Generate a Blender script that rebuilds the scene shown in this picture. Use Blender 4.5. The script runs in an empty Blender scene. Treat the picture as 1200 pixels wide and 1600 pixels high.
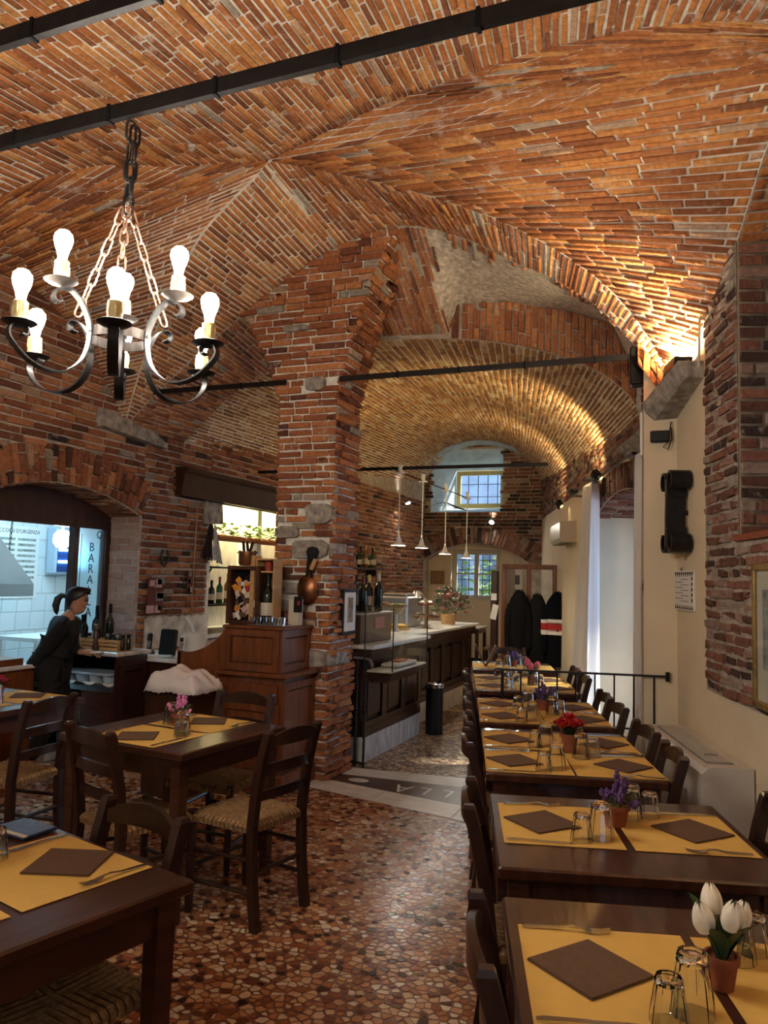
import bpy, math, random
import numpy as np
from mathutils import Vector, Matrix
random.seed(7); RNG = np.random.default_rng(7)
S = bpy.context.scene
C = S.collection
PI = math.pi

# ------------------------------------------------------------------ camera
F = 1210.0; EYE = np.array([0.0, 0.0, 1.57])
_up = np.array([.028, -1, 101 / F]); _up /= np.linalg.norm(_up)
_Y = np.array([488, 101 + .028 * 488, F]); _Y -= _up * _Y.dot(_up); _Y /= np.linalg.norm(_Y)
_X = np.cross(_Y, _up)
if _X[0] < 0: _X = -_X
CAMR = np.array([_X, _Y, _up])            # rows: world axes written in camera axes (x right, y down, z forward)
cam = bpy.data.cameras.new('camera'); cam.sensor_fit = 'VERTICAL'; cam.sensor_height = 36.0
cam.lens = F / 1600 * 36.0; cam.clip_start = .05; cam.clip_end = 200
co = bpy.data.objects.new('camera', cam); C.objects.link(co)
_r, _d, _f = CAMR[:, 0], CAMR[:, 1], CAMR[:, 2]
co.matrix_world = Matrix(((_r[0], -_d[0], -_f[0], 0), (_r[1], -_d[1], -_f[1], 0), (_r[2], -_d[2], -_f[2], 1.57), (0, 0, 0, 1)))
S.camera = co

def project(P):
    d = np.asarray(P) - EYE
    c = d @ CAMR
    z = np.maximum(c[..., 2], 1e-3)
    return 600 + F * c[..., 0] / z, 800 + F * c[..., 1] / z, c[..., 2]

# ------------------------------------------------------------------ world, daylight, exposure
w = bpy.data.worlds.new('world'); S.world = w; w.use_nodes = True
wn = w.node_tree.nodes; wl = w.node_tree.links
bg = wn['Background']; bg.inputs['Color'].default_value = (.50, .70, 1.0, 1); bg.inputs['Strength'].default_value = 1.2
vs = S.view_settings
vs.view_transform = 'Standard'; vs.look = 'None'; vs.gamma = 1.0; vs.use_curve_mapping = False
vs.exposure = 1.25
S.cycles.max_bounces = 8; S.cycles.diffuse_bounces = 4; S.cycles.glossy_bounces = 4; S.cycles.transmission_bounces = 8
S.cycles.transparent_max_bounces = 16; S.cycles.caustics_reflective = False; S.cycles.caustics_refractive = True
S.cycles.sample_clamp_indirect = 6.0; S.cycles.use_denoising = True

def area(name, loc, target, size, power, color, size_y=None, spread=None):
    l = bpy.data.lights.new(name, 'AREA'); l.energy = power; l.color = color; l.size = size
    if size_y: l.shape = 'RECTANGLE'; l.size_y = size_y
    if spread: l.spread = spread
    o = bpy.data.objects.new(name, l); C.objects.link(o); o.location = loc
    o.rotation_euler = (Vector(target) - Vector(loc)).to_track_quat('-Z', 'Y').to_euler()
    return o
def spot(name, loc, target, power, color, angle=60, blend=.6, radius=.03):
    l = bpy.data.lights.new(name, 'SPOT'); l.energy = power; l.color = color; l.spot_size = math.radians(angle); l.spot_blend = blend; l.shadow_soft_size = radius
    o = bpy.data.objects.new(name, l); C.objects.link(o); o.location = loc
    o.rotation_euler = (Vector(target) - Vector(loc)).to_track_quat('-Z', 'Y').to_euler()
    return o
sun = bpy.data.lights.new('sun', 'SUN'); sun.energy = 4.5; sun.angle = math.radians(3); sun.color = (1, .93, .80)
so = bpy.data.objects.new('sun', sun); C.objects.link(so); so.location = (8, 12, 8)
so.rotation_euler = Vector((-.72, -.30, -.62)).to_track_quat('-Z', 'Y').to_euler()

# ------------------------------------------------------------------ skewed frame of the right-hand wall and its tables
DX = np.array([.960, .279]); DY = np.array([-.279, .960]); ROWROT = math.atan2(.279, .960)
def row(b, a, z=0.0):                       # b across the row (towards the right wall), a along it
    return (b * DX[0] + a * DY[0], b * DX[1] + a * DY[1], z)
BW = -.146 * .960 + 5.548 * .279            # b of the right wall's face
def wall_x(y): return -.146 - .2906 * (y - 5.548)

# ------------------------------------------------------------------ materials
MATS = {}
def nodes_of(name):
    m = bpy.data.materials.new(name); m.use_nodes = True
    nt = m.node_tree; return m, nt, nt.nodes, nt.links, nt.nodes['Principled BSDF']
def ramp(n, stops):
    r = n.new('ShaderNodeValToRGB'); e = r.color_ramp.elements
    while len(e) > 1: e.remove(e[-1])
    e[0].position = stops[0][0]; e[0].color = (*stops[0][1], 1)
    for p, c in stops[1:]:
        x = e.new(p); x.color = (*c, 1)
    return r
def mat(name, color, rough=.6, metal=0.0, var=.0, scale=8.0, bump=0.0, bscale=60.0, stretch=None, spec=.5, coat=0.0, trans=0.0, ior=1.45, emit=None, estr=0.0, alpha=1.0, sheen=0.0):
    if name in MATS: return MATS[name]
    m, nt, n, l, b = nodes_of(name)
    b.inputs['Base Color'].default_value = (*color, 1); b.inputs['Roughness'].default_value = rough; b.inputs['Metallic'].default_value = metal
    b.inputs['Specular IOR Level'].default_value = spec; b.inputs['Coat Weight'].default_value = coat; b.inputs['IOR'].default_value = ior
    b.inputs['Transmission Weight'].default_value = trans; b.inputs['Alpha'].default_value = alpha; b.inputs['Sheen Weight'].default_value = sheen
    if emit: b.inputs['Emission Color'].default_value = (*emit, 1); b.inputs['Emission Strength'].default_value = estr
    if var or bump:
        tc = n.new('ShaderNodeTexCoord'); mp = n.new('ShaderNodeMapping'); l.new(tc.outputs['Object'], mp.inputs['Vector'])
        if stretch: mp.inputs['Scale'].default_value = stretch
    if var:
        nz = n.new('ShaderNodeTexNoise'); nz.inputs['Scale'].default_value = scale; nz.inputs['Detail'].default_value = 6
        l.new(mp.outputs['Vector'], nz.inputs['Vector'])
        lo = tuple(max(0, c * (1 - var)) for c in color); hi = tuple(min(1, c * (1 + var)) for c in color)
        r = ramp(n, [(.3, lo), (.7, hi)]); l.new(nz.outputs['Fac'], r.inputs['Fac']); l.new(r.outputs['Color'], b.inputs['Base Color'])
    if bump:
        n2 = n.new('ShaderNodeTexNoise'); n2.inputs['Scale'].default_value = bscale; n2.inputs['Detail'].default_value = 8
        l.new(mp.outputs['Vector'], n2.inputs['Vector'])
        bp = n.new('ShaderNodeBump'); bp.inputs['Strength'].default_value = bump; bp.inputs['Distance'].default_value = .01
        l.new(n2.outputs['Fac'], bp.inputs['Height']); l.new(bp.outputs['Normal'], b.inputs['Normal'])
    MATS[name] = m; return m

def tint_mat(name, stops, rough=.9, bump=.6, bscale=45, spots=None, spot_amt=.5, spot_scale=6, coat=0, gvar=.25):
    """colour of each single piece comes from its own 'tint' number; grain and old lime wash come from noise"""
    m, nt, n, l, b = nodes_of(name)
    at = n.new('ShaderNodeAttribute'); at.attribute_name = 'tint'
    r = ramp(n, stops); l.new(at.outputs['Fac'], r.inputs['Fac'])
    ge = n.new('ShaderNodeNewGeometry')
    nz = n.new('ShaderNodeTexNoise'); nz.inputs['Scale'].default_value = 35; nz.inputs['Detail'].default_value = 8; l.new(ge.outputs['Position'], nz.inputs['Vector'])
    g = ramp(n, [(.3, (1 - gvar,) * 3), (.7, (1 + gvar,) * 3)]); l.new(nz.outputs['Fac'], g.inputs['Fac'])
    mx = n.new('ShaderNodeMix'); mx.data_type = 'RGBA'; mx.blend_type = 'MULTIPLY'; mx.inputs[0].default_value = 1
    l.new(r.outputs['Color'], mx.inputs[6]); l.new(g.outputs['Color'], mx.inputs[7]); out = mx.outputs[2]
    if spots:
        n3 = n.new('ShaderNodeTexNoise'); n3.inputs['Scale'].default_value = spot_scale; n3.inputs['Detail'].default_value = 10; n3.inputs['Roughness'].default_value = .7
        l.new(ge.outputs['Position'], n3.inputs['Vector'])
        f = ramp(n, [(.58, (0, 0, 0)), (.66, (spot_amt,) * 3)]); l.new(n3.outputs['Fac'], f.inputs['Fac'])
        m2 = n.new('ShaderNodeMix'); m2.data_type = 'RGBA'; l.new(f.outputs['Color'], m2.inputs[0]); l.new(out, m2.inputs[6]); m2.inputs[7].default_value = (*spots, 1); out = m2.outputs[2]
    l.new(out, b.inputs['Base Color']); b.inputs['Roughness'].default_value = rough; b.inputs['Specular IOR Level'].default_value = .3 if rough > .5 else .5
    b.inputs['Coat Weight'].default_value = coat
    if bump:
        n2 = n.new('ShaderNodeTexNoise'); n2.inputs['Scale'].default_value = bscale; n2.inputs['Detail'].default_value = 8; l.new(ge.outputs['Position'], n2.inputs['Vector'])
        bp = n.new('ShaderNodeBump'); bp.inputs['Strength'].default_value = bump; bp.inputs['Distance'].default_value = .012
        l.new(n2.outputs['Fac'], bp.inputs['Height']); l.new(bp.outputs['Normal'], b.inputs['Normal'])
    MATS[name] = m; return m

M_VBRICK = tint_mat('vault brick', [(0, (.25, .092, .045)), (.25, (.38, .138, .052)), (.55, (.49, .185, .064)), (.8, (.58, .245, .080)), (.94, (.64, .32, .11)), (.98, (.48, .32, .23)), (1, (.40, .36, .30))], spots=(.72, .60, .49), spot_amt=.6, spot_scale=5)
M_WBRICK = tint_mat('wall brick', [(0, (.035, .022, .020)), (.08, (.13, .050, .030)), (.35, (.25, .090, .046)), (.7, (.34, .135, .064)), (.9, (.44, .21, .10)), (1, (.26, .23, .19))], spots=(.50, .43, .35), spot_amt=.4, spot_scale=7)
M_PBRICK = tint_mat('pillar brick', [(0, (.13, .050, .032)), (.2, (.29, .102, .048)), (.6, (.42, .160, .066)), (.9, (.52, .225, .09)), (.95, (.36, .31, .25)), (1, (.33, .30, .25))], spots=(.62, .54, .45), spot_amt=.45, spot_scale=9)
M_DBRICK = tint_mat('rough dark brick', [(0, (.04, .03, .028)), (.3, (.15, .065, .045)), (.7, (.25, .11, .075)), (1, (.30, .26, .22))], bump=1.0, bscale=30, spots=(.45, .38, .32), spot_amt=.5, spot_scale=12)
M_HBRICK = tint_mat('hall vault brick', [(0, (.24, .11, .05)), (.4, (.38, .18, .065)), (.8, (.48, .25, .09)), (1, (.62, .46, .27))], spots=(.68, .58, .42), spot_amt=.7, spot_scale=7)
M_CHIP = tint_mat('terrazzo chip', [(0, (.025, .015, .011)), (.10, (.13, .045, .024)), (.26, (.33, .115, .045)), (.45, (.48, .22, .09)), (.65, (.58, .34, .17)), (.85, (.66, .48, .31)), (1, (.76, .66, .51))], rough=.22, bump=0, gvar=.12)
M_CHIP2 = tint_mat('hall terrazzo chip', [(0, (.02, .016, .012)), (.2, (.14, .09, .05)), (.5, (.40, .28, .15)), (.8, (.60, .47, .30)), (1, (.74, .66, .52))], rough=.28, bump=0, gvar=.12)
M_STONE = mat('grey stone', (.34, .31, .27), .9, var=.5, scale=16, bump=1.0, bscale=40)
M_MORTAR = mat('lime mortar', (.86, .81, .73), .95, var=.22, scale=14, bump=.7, bscale=80)
M_MORTARD = mat('grey mortar', (.50, .43, .36), .95, var=.3, scale=11, bump=.9, bscale=60)
M_PLASTER = mat('old grey plaster', (.56, .50, .42), .95, var=.42, scale=24, bump=.7, bscale=70)
M_CREAM = mat('cream paint', (.72, .61, .43), .8, var=.06, scale=2.5, bump=.12, bscale=40)
M_WHITE = mat('white paint', (.80, .80, .78), .6, var=.04, scale=3)
M_TERR = mat('terrazzo cement', (.17, .060, .030), .35, var=.4, scale=30)
M_MARBLE = mat('grey veined marble', (.60, .58, .55), .3, var=.32, scale=5, stretch=(1, 3, 1))
M_MARBLEW = mat('white marble', (.74, .72, .68), .3, var=.15, scale=6, stretch=(1, 2.4, 1))
M_DARKST = mat('dark red marble', (.085, .040, .034), .28, var=.25, scale=14)
M_WOOD = mat('dark walnut wood', (.055, .019, .010), .32, var=.45, scale=6, stretch=(1, 1, 9), bump=.08, bscale=30, coat=.25)
M_WOODX = mat('dark table wood', (.050, .017, .009), .28, var=.4, scale=5, stretch=(9, 1, 1), bump=.05, bscale=30, coat=.35)
M_WOODY = mat('dark bar wood', (.036, .013, .008), .35, var=.4, scale=5, stretch=(4, 4, 1), coat=.15)
M_DESK = mat('reddish desk wood', (.155, .047, .016), .32, var=.35, scale=4, stretch=(6, 6, 1), coat=.25)
M_CHAIR = mat('dark chair wood', (.026, .0095, .006), .33, var=.35, scale=7, stretch=(3, 3, 1), coat=.25)
M_RUSH = mat('woven rush', (.27, .155, .065), .75, var=.4, scale=40, stretch=(1, 1, 1), bump=.5, bscale=120)
M_IRON = mat('black wrought iron', (.020, .018, .018), .42, metal=.6, var=.3, scale=20, bump=.15, bscale=40)
M_IRONB = mat('worn iron', (.050, .040, .035), .50, metal=.5, var=.4, scale=16, bump=.2, bscale=40)
M_CHAIN = mat('rusty chain iron', (.46, .30, .22), .40, metal=.8, var=.3, scale=20)
M_STEEL = mat('polished steel', (.62, .60, .57), .18, metal=1)
M_STEELB = mat('brushed steel', (.42, .42, .44), .35, metal=1)
def thin_glass(name, clear, tint=(1, 1, 1), rough=.0, glass=0.0):
    m, nt, n, l, b = nodes_of(name); out = n['Material Output']; tr = n.new('ShaderNodeBsdfTransparent'); tr.inputs['Color'].default_value = (*tint, 1)
    if glass:
        g = n.new('ShaderNodeBsdfGlass'); g.inputs['IOR'].default_value = 1.45; g.inputs['Roughness'].default_value = rough
    else:
        g = n.new('ShaderNodeBsdfGlossy'); g.inputs['Roughness'].default_value = rough
    mx = n.new('ShaderNodeMixShader'); mx.inputs[0].default_value = clear; l.new(g.outputs[0], mx.inputs[1]); l.new(tr.outputs[0], mx.inputs[2]); l.new(mx.outputs[0], out.inputs['Surface']); MATS[name] = m; return m
M_PANE = thin_glass('window glass', .93, (.97, .99, 1))
M_GLASS = mat('clear glass', (1, 1, 1), .0, trans=1.0, ior=1.45)
M_BOTTLE = mat('dark bottle glass', (.008, .012, .007), .08, spec=.6)
M_BOTTLEG = mat('green bottle glass', (.03, .10, .03), .08, spec=.6)
M_BLACK = mat('black plastic', (.006, .006, .007), .45, spec=.35)
M_BLACKM = mat('matte black', (.005, .005, .006), .85, spec=.2)
M_YPAPER = mat('yellow paper', (.70, .43, .10), .85, var=.04, scale=20)
M_NAPKIN = mat('brown paper napkin', (.120, .064, .034), .9, var=.1, scale=60, bump=.1, bscale=200)
M_TERRA = mat('terracotta', (.24, .065, .03), .8, var=.2, scale=20)
M_LEAF = mat('dark green leaf', (.022, .055, .020), .45)
M_LEAFL = mat('light green leaf', (.16, .30, .05), .5, var=.3, scale=14)
M_CREAMPL = mat('cream enamel', (.55, .50, .43), .35)
M_PAPERW = mat('white paper', (.80, .78, .74), .8)
M_COPPER = mat('old copper', (.26, .11, .05), .35, metal=.9, var=.3, scale=14)
M_LABEL = mat('cream label', (.62, .56, .44), .7)
M_INK = mat('black ink', (.012, .012, .014), .6)
M_GOLD = mat('gilt wood', (.30, .19, .06), .4, metal=.5, var=.3, scale=30)
M_PINEW = mat('pale crate wood', (.50, .30, .13), .6, var=.2, scale=5, stretch=(1, 1, 6))
M_REDC = mat('red wax', (.30, .035, .02), .4)
M_GOLDF = mat('gold foil', (.62, .43, .14), .3, metal=.7)

# ------------------------------------------------------------------ mesh building
class MB:
    def __init__(self): self.v = []; self.f = []
    def add(self, vs, fs):
        k = len(self.v); self.v += [tuple(map(float, p)) for p in vs]; self.f += [tuple(i + k for i in q) for q in fs]; return self
    def box(self, c, s, rz=0, b=0.0, m=None):
        x, y, z = (q / 2 for q in s); R = Matrix.Rotation(rz, 3, 'Z') if not m else m
        if b <= 0:
            vs = [(i * x, j * y, k * z) for i in (-1, 1) for j in (-1, 1) for k in (-1, 1)]
            fs = [(0, 1, 3, 2), (4, 6, 7, 5), (0, 4, 5, 1), (2, 3, 7, 6), (0, 2, 6, 4), (1, 5, 7, 3)]
        else:
            b = min(b, x * .9, y * .9, z * .9); vs = []; 
            for zz, ins in ((-z, b), (-z + b, 0), (z - b, 0), (z, b)):
                X, Y = x - ins, y - ins; c_ = b if ins == 0 else b * .6
                vs += [(X, -Y + c_, zz), (X, Y - c_, zz), (X - c_, Y, zz), (-X + c_, Y, zz), (-X, Y - c_, zz), (-X, -Y + c_, zz), (-X + c_, -Y, zz), (X - c_, -Y, zz)]
            fs = [tuple(range(7, -1, -1)), tuple(range(24, 32))]
            for r in range(3):
                for i in range(8): fs.append((r * 8 + i, r * 8 + (i + 1) % 8, r * 8 + 8 + (i + 1) % 8, r * 8 + 8 + i))
        return self.add([tuple(R @ Vector(p) + Vector(c)) for p in vs], fs)
    def lathe(self, prof, n=16, c=(0, 0, 0), cap=True, sx=1, sy=1):
        vs = []; fs = []; m = len(prof)
        for r, z in prof:
            for i in range(n):
                a = 2 * PI * i / n; vs.append((c[0] + r * math.cos(a) * sx, c[1] + r * math.sin(a) * sy, c[2] + z))
        for j in range(m - 1):
            for i in range(n): fs.append((j * n + i, j * n + (i + 1) % n, (j + 1) * n + (i + 1) % n, (j + 1) * n + i))
        if cap:
            if prof[0][0] > 1e-5: fs.append(tuple(range(n - 1, -1, -1)))
            if prof[-1][0] > 1e-5: fs.append(tuple((m - 1) * n + i for i in range(n)))
        return self.add(vs, fs)
    def tube(self, pts, r, n=8, closed=False):
        pts = [Vector(p) for p in pts]; m = len(pts); rr = r if hasattr(r, '__len__') else [r] * m
        vs = []; fs = []; prev = None
        for i, p in enumerate(pts):
            a = pts[(i + 1) % m] if (closed or i < m - 1) else p; b_ = pts[i - 1] if (closed or i > 0) else p
            t = (a - b_).normalized()
            if prev is None:
                u = t.cross(Vector((0, 0, 1))); u = u if u.length > 1e-3 else t.cross(Vector((1, 0, 0)))
            else: u = prev - t * prev.dot(t)
            u.normalize(); prev = u; v = t.cross(u)
            vs += [tuple(p + (u * math.cos(2 * PI * k / n) + v * math.sin(2 * PI * k / n)) * rr[i]) for k in range(n)]
        for j in range(m if closed else m - 1):
            q = (j + 1) % m
            for k in range(n): fs.append((j * n + k, j * n + (k + 1) % n, q * n + (k + 1) % n, q * n + k))
        if not closed: fs += [tuple(range(n - 1, -1, -1)), tuple((m - 1) * n + k for k in range(n))]
        return self.add(vs, fs)
    def strap(self, pts, wdir, w, t):               # a flat bar of width w (along wdir) and thickness t bent along pts
        pts = [Vector(p) for p in pts]; wd = Vector(wdir).normalized(); m = len(pts); vs = []; fs = []
        for i, p in enumerate(pts):
            tg = (pts[min(i + 1, m - 1)] - pts[max(i - 1, 0)]).normalized(); nn = tg.cross(wd).normalized()
            for a, b_ in ((-1, -1), (1, -1), (1, 1), (-1, 1)): vs.append(tuple(p + wd * a * w / 2 + nn * b_ * t / 2))
        for j in range(m - 1):
            for k in range(4): fs.append((j * 4 + k, j * 4 + (k + 1) % 4, j * 4 + 4 + (k + 1) % 4, j * 4 + 4 + k))
        fs += [(3, 2, 1, 0), tuple((m - 1) * 4 + k for k in range(4))]
        return self.add(vs, fs)
    def prism(self, poly, a, b_, axis='z'):         # polygon extruded from a to b_ along axis
        n = len(poly); mk = {'z': lambda p, h: (p[0], p[1], h), 'y': lambda p, h: (p[0], h, p[1]), 'x': lambda p, h: (h, p[0], p[1])}[axis]
        vs = [mk(p, a) for p in poly] + [mk(p, b_) for p in poly]
        fs = [tuple(range(n - 1, -1, -1)), tuple(range(n, 2 * n))] + [(i, (i + 1) % n, n + (i + 1) % n, n + i) for i in range(n)]
        return self.add(vs, fs)
    def grid(self, P, nu, nv):
        vs = [P(i / nu, j / nv) for i in range(nu + 1) for j in range(nv + 1)]
        return self.add(vs, [(i * (nv + 1) + j, (i + 1) * (nv + 1) + j, (i + 1) * (nv + 1) + j + 1, i * (nv + 1) + j + 1) for i in range(nu) for j in range(nv)])
    def xf(self, M):
        self.v = [tuple(M @ Vector(p)) for p in self.v]; return self
    def mesh(self, name, m=None, smooth=False):
        me = bpy.data.meshes.new(name); me.from_pydata(self.v, [], self.f); me.update()
        if m: me.materials.append(m)
        if smooth: shade(me, smooth)
        return me
    def build(self, name, m, parent=None, smooth=False, loc=None, fix=True):
        me = self.mesh(name, m, smooth)
        if fix: fix_normals(me)
        return link(name, me, parent, loc)
import bmesh
def fix_normals(me):
    bm = bmesh.new(); bm.from_mesh(me); bmesh.ops.recalc_face_normals(bm, faces=bm.faces[:]); bm.to_mesh(me); bm.free()
def shade(me, ang):
    a = math.radians(40 if ang is True else ang)
    me.polygons.foreach_set('use_smooth', [True] * len(me.polygons))
    try: me.set_sharp_from_angle(angle=a)
    except Exception: pass
def link(name, data, parent=None, loc=None):
    o = bpy.data.objects.new(name, data); C.objects.link(o)
    if parent: o.parent = parent
    if loc is not None: o.location = loc
    return o
def thing(name, label, cat, loc=(0, 0, 0), rz=0, group=None):
    o = link(name, None, None, loc); o.rotation_euler = (0, 0, rz); o.empty_display_size = .05
    return tag(o, label, cat, group)
def tag(o, label, cat, group=None, kind=None):
    o['label'] = label; o['category'] = cat
    if group: o['group'] = group
    if kind: o['kind'] = kind
    return o
def struct(o, label=None):
    o['kind'] = 'structure'
    if label: o['label'] = label
    return o
def dup(root, loc, rz=None, label=None, group=None, scale=None):
    def cp(o, parent):
        c = o.copy(); C.objects.link(c); c.parent = parent
        for ch in list(o.children): cp(ch, c)
        return c
    r = cp(root, None); r.location = loc
    if rz is not None: r.rotation_euler = (0, 0, rz)
    if label: r['label'] = label
    if group: r['group'] = group
    if scale: r.scale = (scale,) * 3 if not hasattr(scale, '__len__') else scale
    return r
def text_mesh(s, size, depth=.0008, spacing=1.0):
    c = bpy.data.curves.new('t', 'FONT'); c.body = s; c.size = size; c.extrude = depth; c.align_x = 'CENTER'; c.align_y = 'CENTER'; c.resolution_u = 2
    o = bpy.data.objects.new('t', c); C.objects.link(o)
    dg = bpy.context.evaluated_depsgraph_get(); me = bpy.data.meshes.new_from_object(o.evaluated_get(dg))
    bpy.data.objects.remove(o); bpy.data.curves.remove(c); return me

# ------------------------------------------------------------------ laid pieces (bricks, chips): single parts for the largest, one joined part for the rest
def interp(poly, s):                        # poly: (n,3) array with cumulative parameter in [0,1]
    pts, cum = poly; return np.stack([np.interp(s, cum, pts[:, k]) for k in range(3)], -1)
def curve(pts, skip=None):
    p = np.array(pts, float); d = np.diff(p, axis=0)
    if skip is not None: d = d.copy(); d[:, skip] *= .05
    c = np.concatenate([[0], np.cumsum(np.linalg.norm(d, axis=1))]); return (p, c / c[-1])
def smooth_curve(pts, n=60, skip=None):
    p = np.array(pts, float); m = len(p); out = []
    for i in range(m - 1):
        p0, p1, p2, p3 = p[max(i - 1, 0)], p[i], p[i + 1], p[min(i + 2, m - 1)]
        for t in np.linspace(0, 1, 8, endpoint=False):
            out.append(.5 * ((2 * p1) + (-p0 + p2) * t + (2 * p0 - 5 * p1 + 4 * p2 - p3) * t * t + (-p0 + 3 * p1 - 3 * p2 + p3) * t ** 3))
    out.append(p[-1]); return curve(out, skip)
def ruled(c0, c1, bow=None):
    def P(s, t):
        s = np.asarray(s, float); t = np.asarray(t, float)
        return interp(c0, s) * (1 - t)[..., None] + interp(c1, s) * t[..., None]
    return P
class Pieces:
    def __init__(self): self.q = []; self.t = []; self.n = []
    def quads(self, Q, T): self.q.append(Q); self.t.append(T)      # Q: (n, 12, 3) ready vertices
QF = [(8, 9, 10, 11)] + [(i, (i + 1) % 4, 4 + (i + 1) % 4, 4 + i) for i in range(4)] + [(4 + i, 4 + (i + 1) % 4, 8 + (i + 1) % 4, 8 + i) for i in range(4)]
def lay(P, n_course, ln, inward, pieces, gap=.012, rise=.014, jit=.003, s0=0., s1=1., keep=None, t0=0., t1=1., lvar=.25, dark=0.0, tint=None):
    """bricks in courses along t on the surface P(s, t); inward: a point on the room's side"""
    inward = np.asarray(inward, float)
    A, B, Cc, D = [], [], [], []
    ds = (s1 - s0) / n_course
    for i in range(n_course):
        sa = s0 + i * ds; sm = sa + ds / 2
        L = float(np.linalg.norm(P(np.array([sm]), np.array([t1]))[0] - P(np.array([sm]), np.array([t0]))[0]))
        W = float(np.linalg.norm(P(np.array([sa + ds]), np.array([(t0 + t1) / 2]))[0] - P(np.array([sa]), np.array([(t0 + t1) / 2]))[0]))
        if L < .04 or W < .006: continue
        nb = max(1, int(round(L / ln))); e = [0.0]; x = -RNG.random() * .9
        while x < nb:
            x += 1 + (RNG.random() - .5) * 2 * lvar
            if .25 < x < nb - .25: e.append(x / nb)
        e.append(1.0)
        g = gap / max(L, .05) / 2; gs = ds * min(.3, gap / max(W, .01) / 2)
        for a, b in zip(e[:-1], e[1:]):
            if (b - a) * L < .03: continue
            ta, tb = t0 + (a + g) * (t1 - t0), t0 + (b - g) * (t1 - t0)
            j = (RNG.random(4) - .5) * gs * .9
            A.append((sa + gs + j[0], ta)); B.append((sa + ds - gs + j[1], ta)); Cc.append((sa + ds - gs + j[2], tb)); D.append((sa + gs + j[3], tb))
    if not A: return
    def ev(q): q = np.array(q); return P(q[:, 0], q[:, 1])
    a, b, c, d = ev(A), ev(B), ev(Cc), ev(D)
    ctr = (a + b + c + d) / 4
    if keep is not None:
        k = np.array([keep(p) for p in ctr]); a, b, c, d, ctr = a[k], b[k], c[k], d[k], ctr[k]
        if not len(a): return
    n = np.cross(c - a, d - b); n /= np.maximum(np.linalg.norm(n, axis=1, keepdims=True), 1e-9)
    sg = np.sign(np.sum(n * (inward - ctr), axis=1, keepdims=True)); n *= sg
    N = len(a); h = (rise * (.45 + RNG.random((N, 1)) * 1.0))
    def inset(p, k): v = ctr - p; return p + v / np.maximum(np.linalg.norm(v, axis=1, keepdims=True), 1e-6) * k + (RNG.random((N, 3)) - .5) * 2 * jit * .6
    ring = [a, b, c, d]
    V = [p - n * .012 for p in ring] + [inset(p, .001) + n * (h - .004) for p in ring] + [inset(p, .006) + n * (h + (RNG.random((N, 1)) - .5) * jit) for p in ring]
    V = np.stack(V, 1)
    flip = (sg[:, 0] < 0)
    tv = RNG.random(N) if tint is None else tint(ctr, RNG.random(N))
    pieces.q.append(V); pieces.t.append(np.clip(tv - dark * RNG.random(N), 0, 1)); pieces.n.append(flip)
def set_tint(me, vals):
    at = me.attributes.new('tint', 'FLOAT', 'POINT'); at.data.foreach_set('value', np.asarray(vals, np.float32))
def finish(pieces, material, parent, name='brick', rest='brick_field', most=300, minpx=0):
    V = np.concatenate(pieces.q); T = np.concatenate(pieces.t); FL = np.concatenate(pieces.n)
    top = V[:, 8:12]; x, y, z = project(top)
    xc, yc = np.clip(x, 0, 1200), np.clip(y, 0, 1600)
    ar = .5 * np.abs((xc[:, 2] - xc[:, 0]) * (yc[:, 3] - yc[:, 1]) - (xc[:, 3] - xc[:, 1]) * (yc[:, 2] - yc[:, 0]))
    ar[(z < .1).any(1)] = 0; ar[((x < 0) | (x > 1200) | (y < 0) | (y > 1600)).all(1)] = 0
    nrm = np.cross(top[:, 2] - top[:, 0], top[:, 3] - top[:, 1]); nrm[FL] *= -1
    order = np.argsort(-ar); big = [i for i in order[:most] if ar[i] > minpx]; bs = set(big)
    FR = [tuple(reversed(f)) for f in QF]
    for i in big:
        c = V[i].mean(0); me = bpy.data.meshes.new(name); me.from_pydata((V[i] - c).tolist(), [], FR if FL[i] else QF); me.materials.append(material)
        set_tint(me, [T[i]] * 12); o = link(name, me, parent); o.location = c
    others = np.array([i for i in range(len(V)) if i not in bs])
    if len(others):
        W = V[others].reshape(-1, 3); n = len(others)
        base = np.array(QF); rev = np.array(FR)
        Fs = np.where(FL[others][:, None, None], rev[None], base[None]) + (np.arange(n) * 12)[:, None, None]
        me = bpy.data.meshes.new(rest); me.vertices.add(len(W)); me.vertices.foreach_set('co', W.ravel())
        Fs = Fs.reshape(-1, 4); me.loops.add(Fs.size); me.loops.foreach_set('vertex_index', Fs.ravel()); me.polygons.add(len(Fs))
        me.polygons.foreach_set('loop_start', np.arange(0, Fs.size, 4)); me.update(calc_edges=True); me.validate()
        me.materials.append(material); set_tint(me, np.repeat(T[others], 12)); o = link(rest, me, parent); o['kind'] = 'stuff'
def sheet(P, nu, nv, name, m, parent=None):
    mb = MB(); S_, T_ = np.meshgrid(np.linspace(0, 1, nu + 1), np.linspace(0, 1, nv + 1), indexing='ij')
    V = P(S_.ravel(), T_.ravel()); mb.v = [tuple(p) for p in V.tolist()]
    mb.f = [(i * (nv + 1) + j, (i + 1) * (nv + 1) + j, (i + 1) * (nv + 1) + j + 1, i * (nv + 1) + j + 1) for i in range(nu) for j in range(nv)]
    return mb.build(name, m, parent, smooth=60, fix=False)
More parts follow.
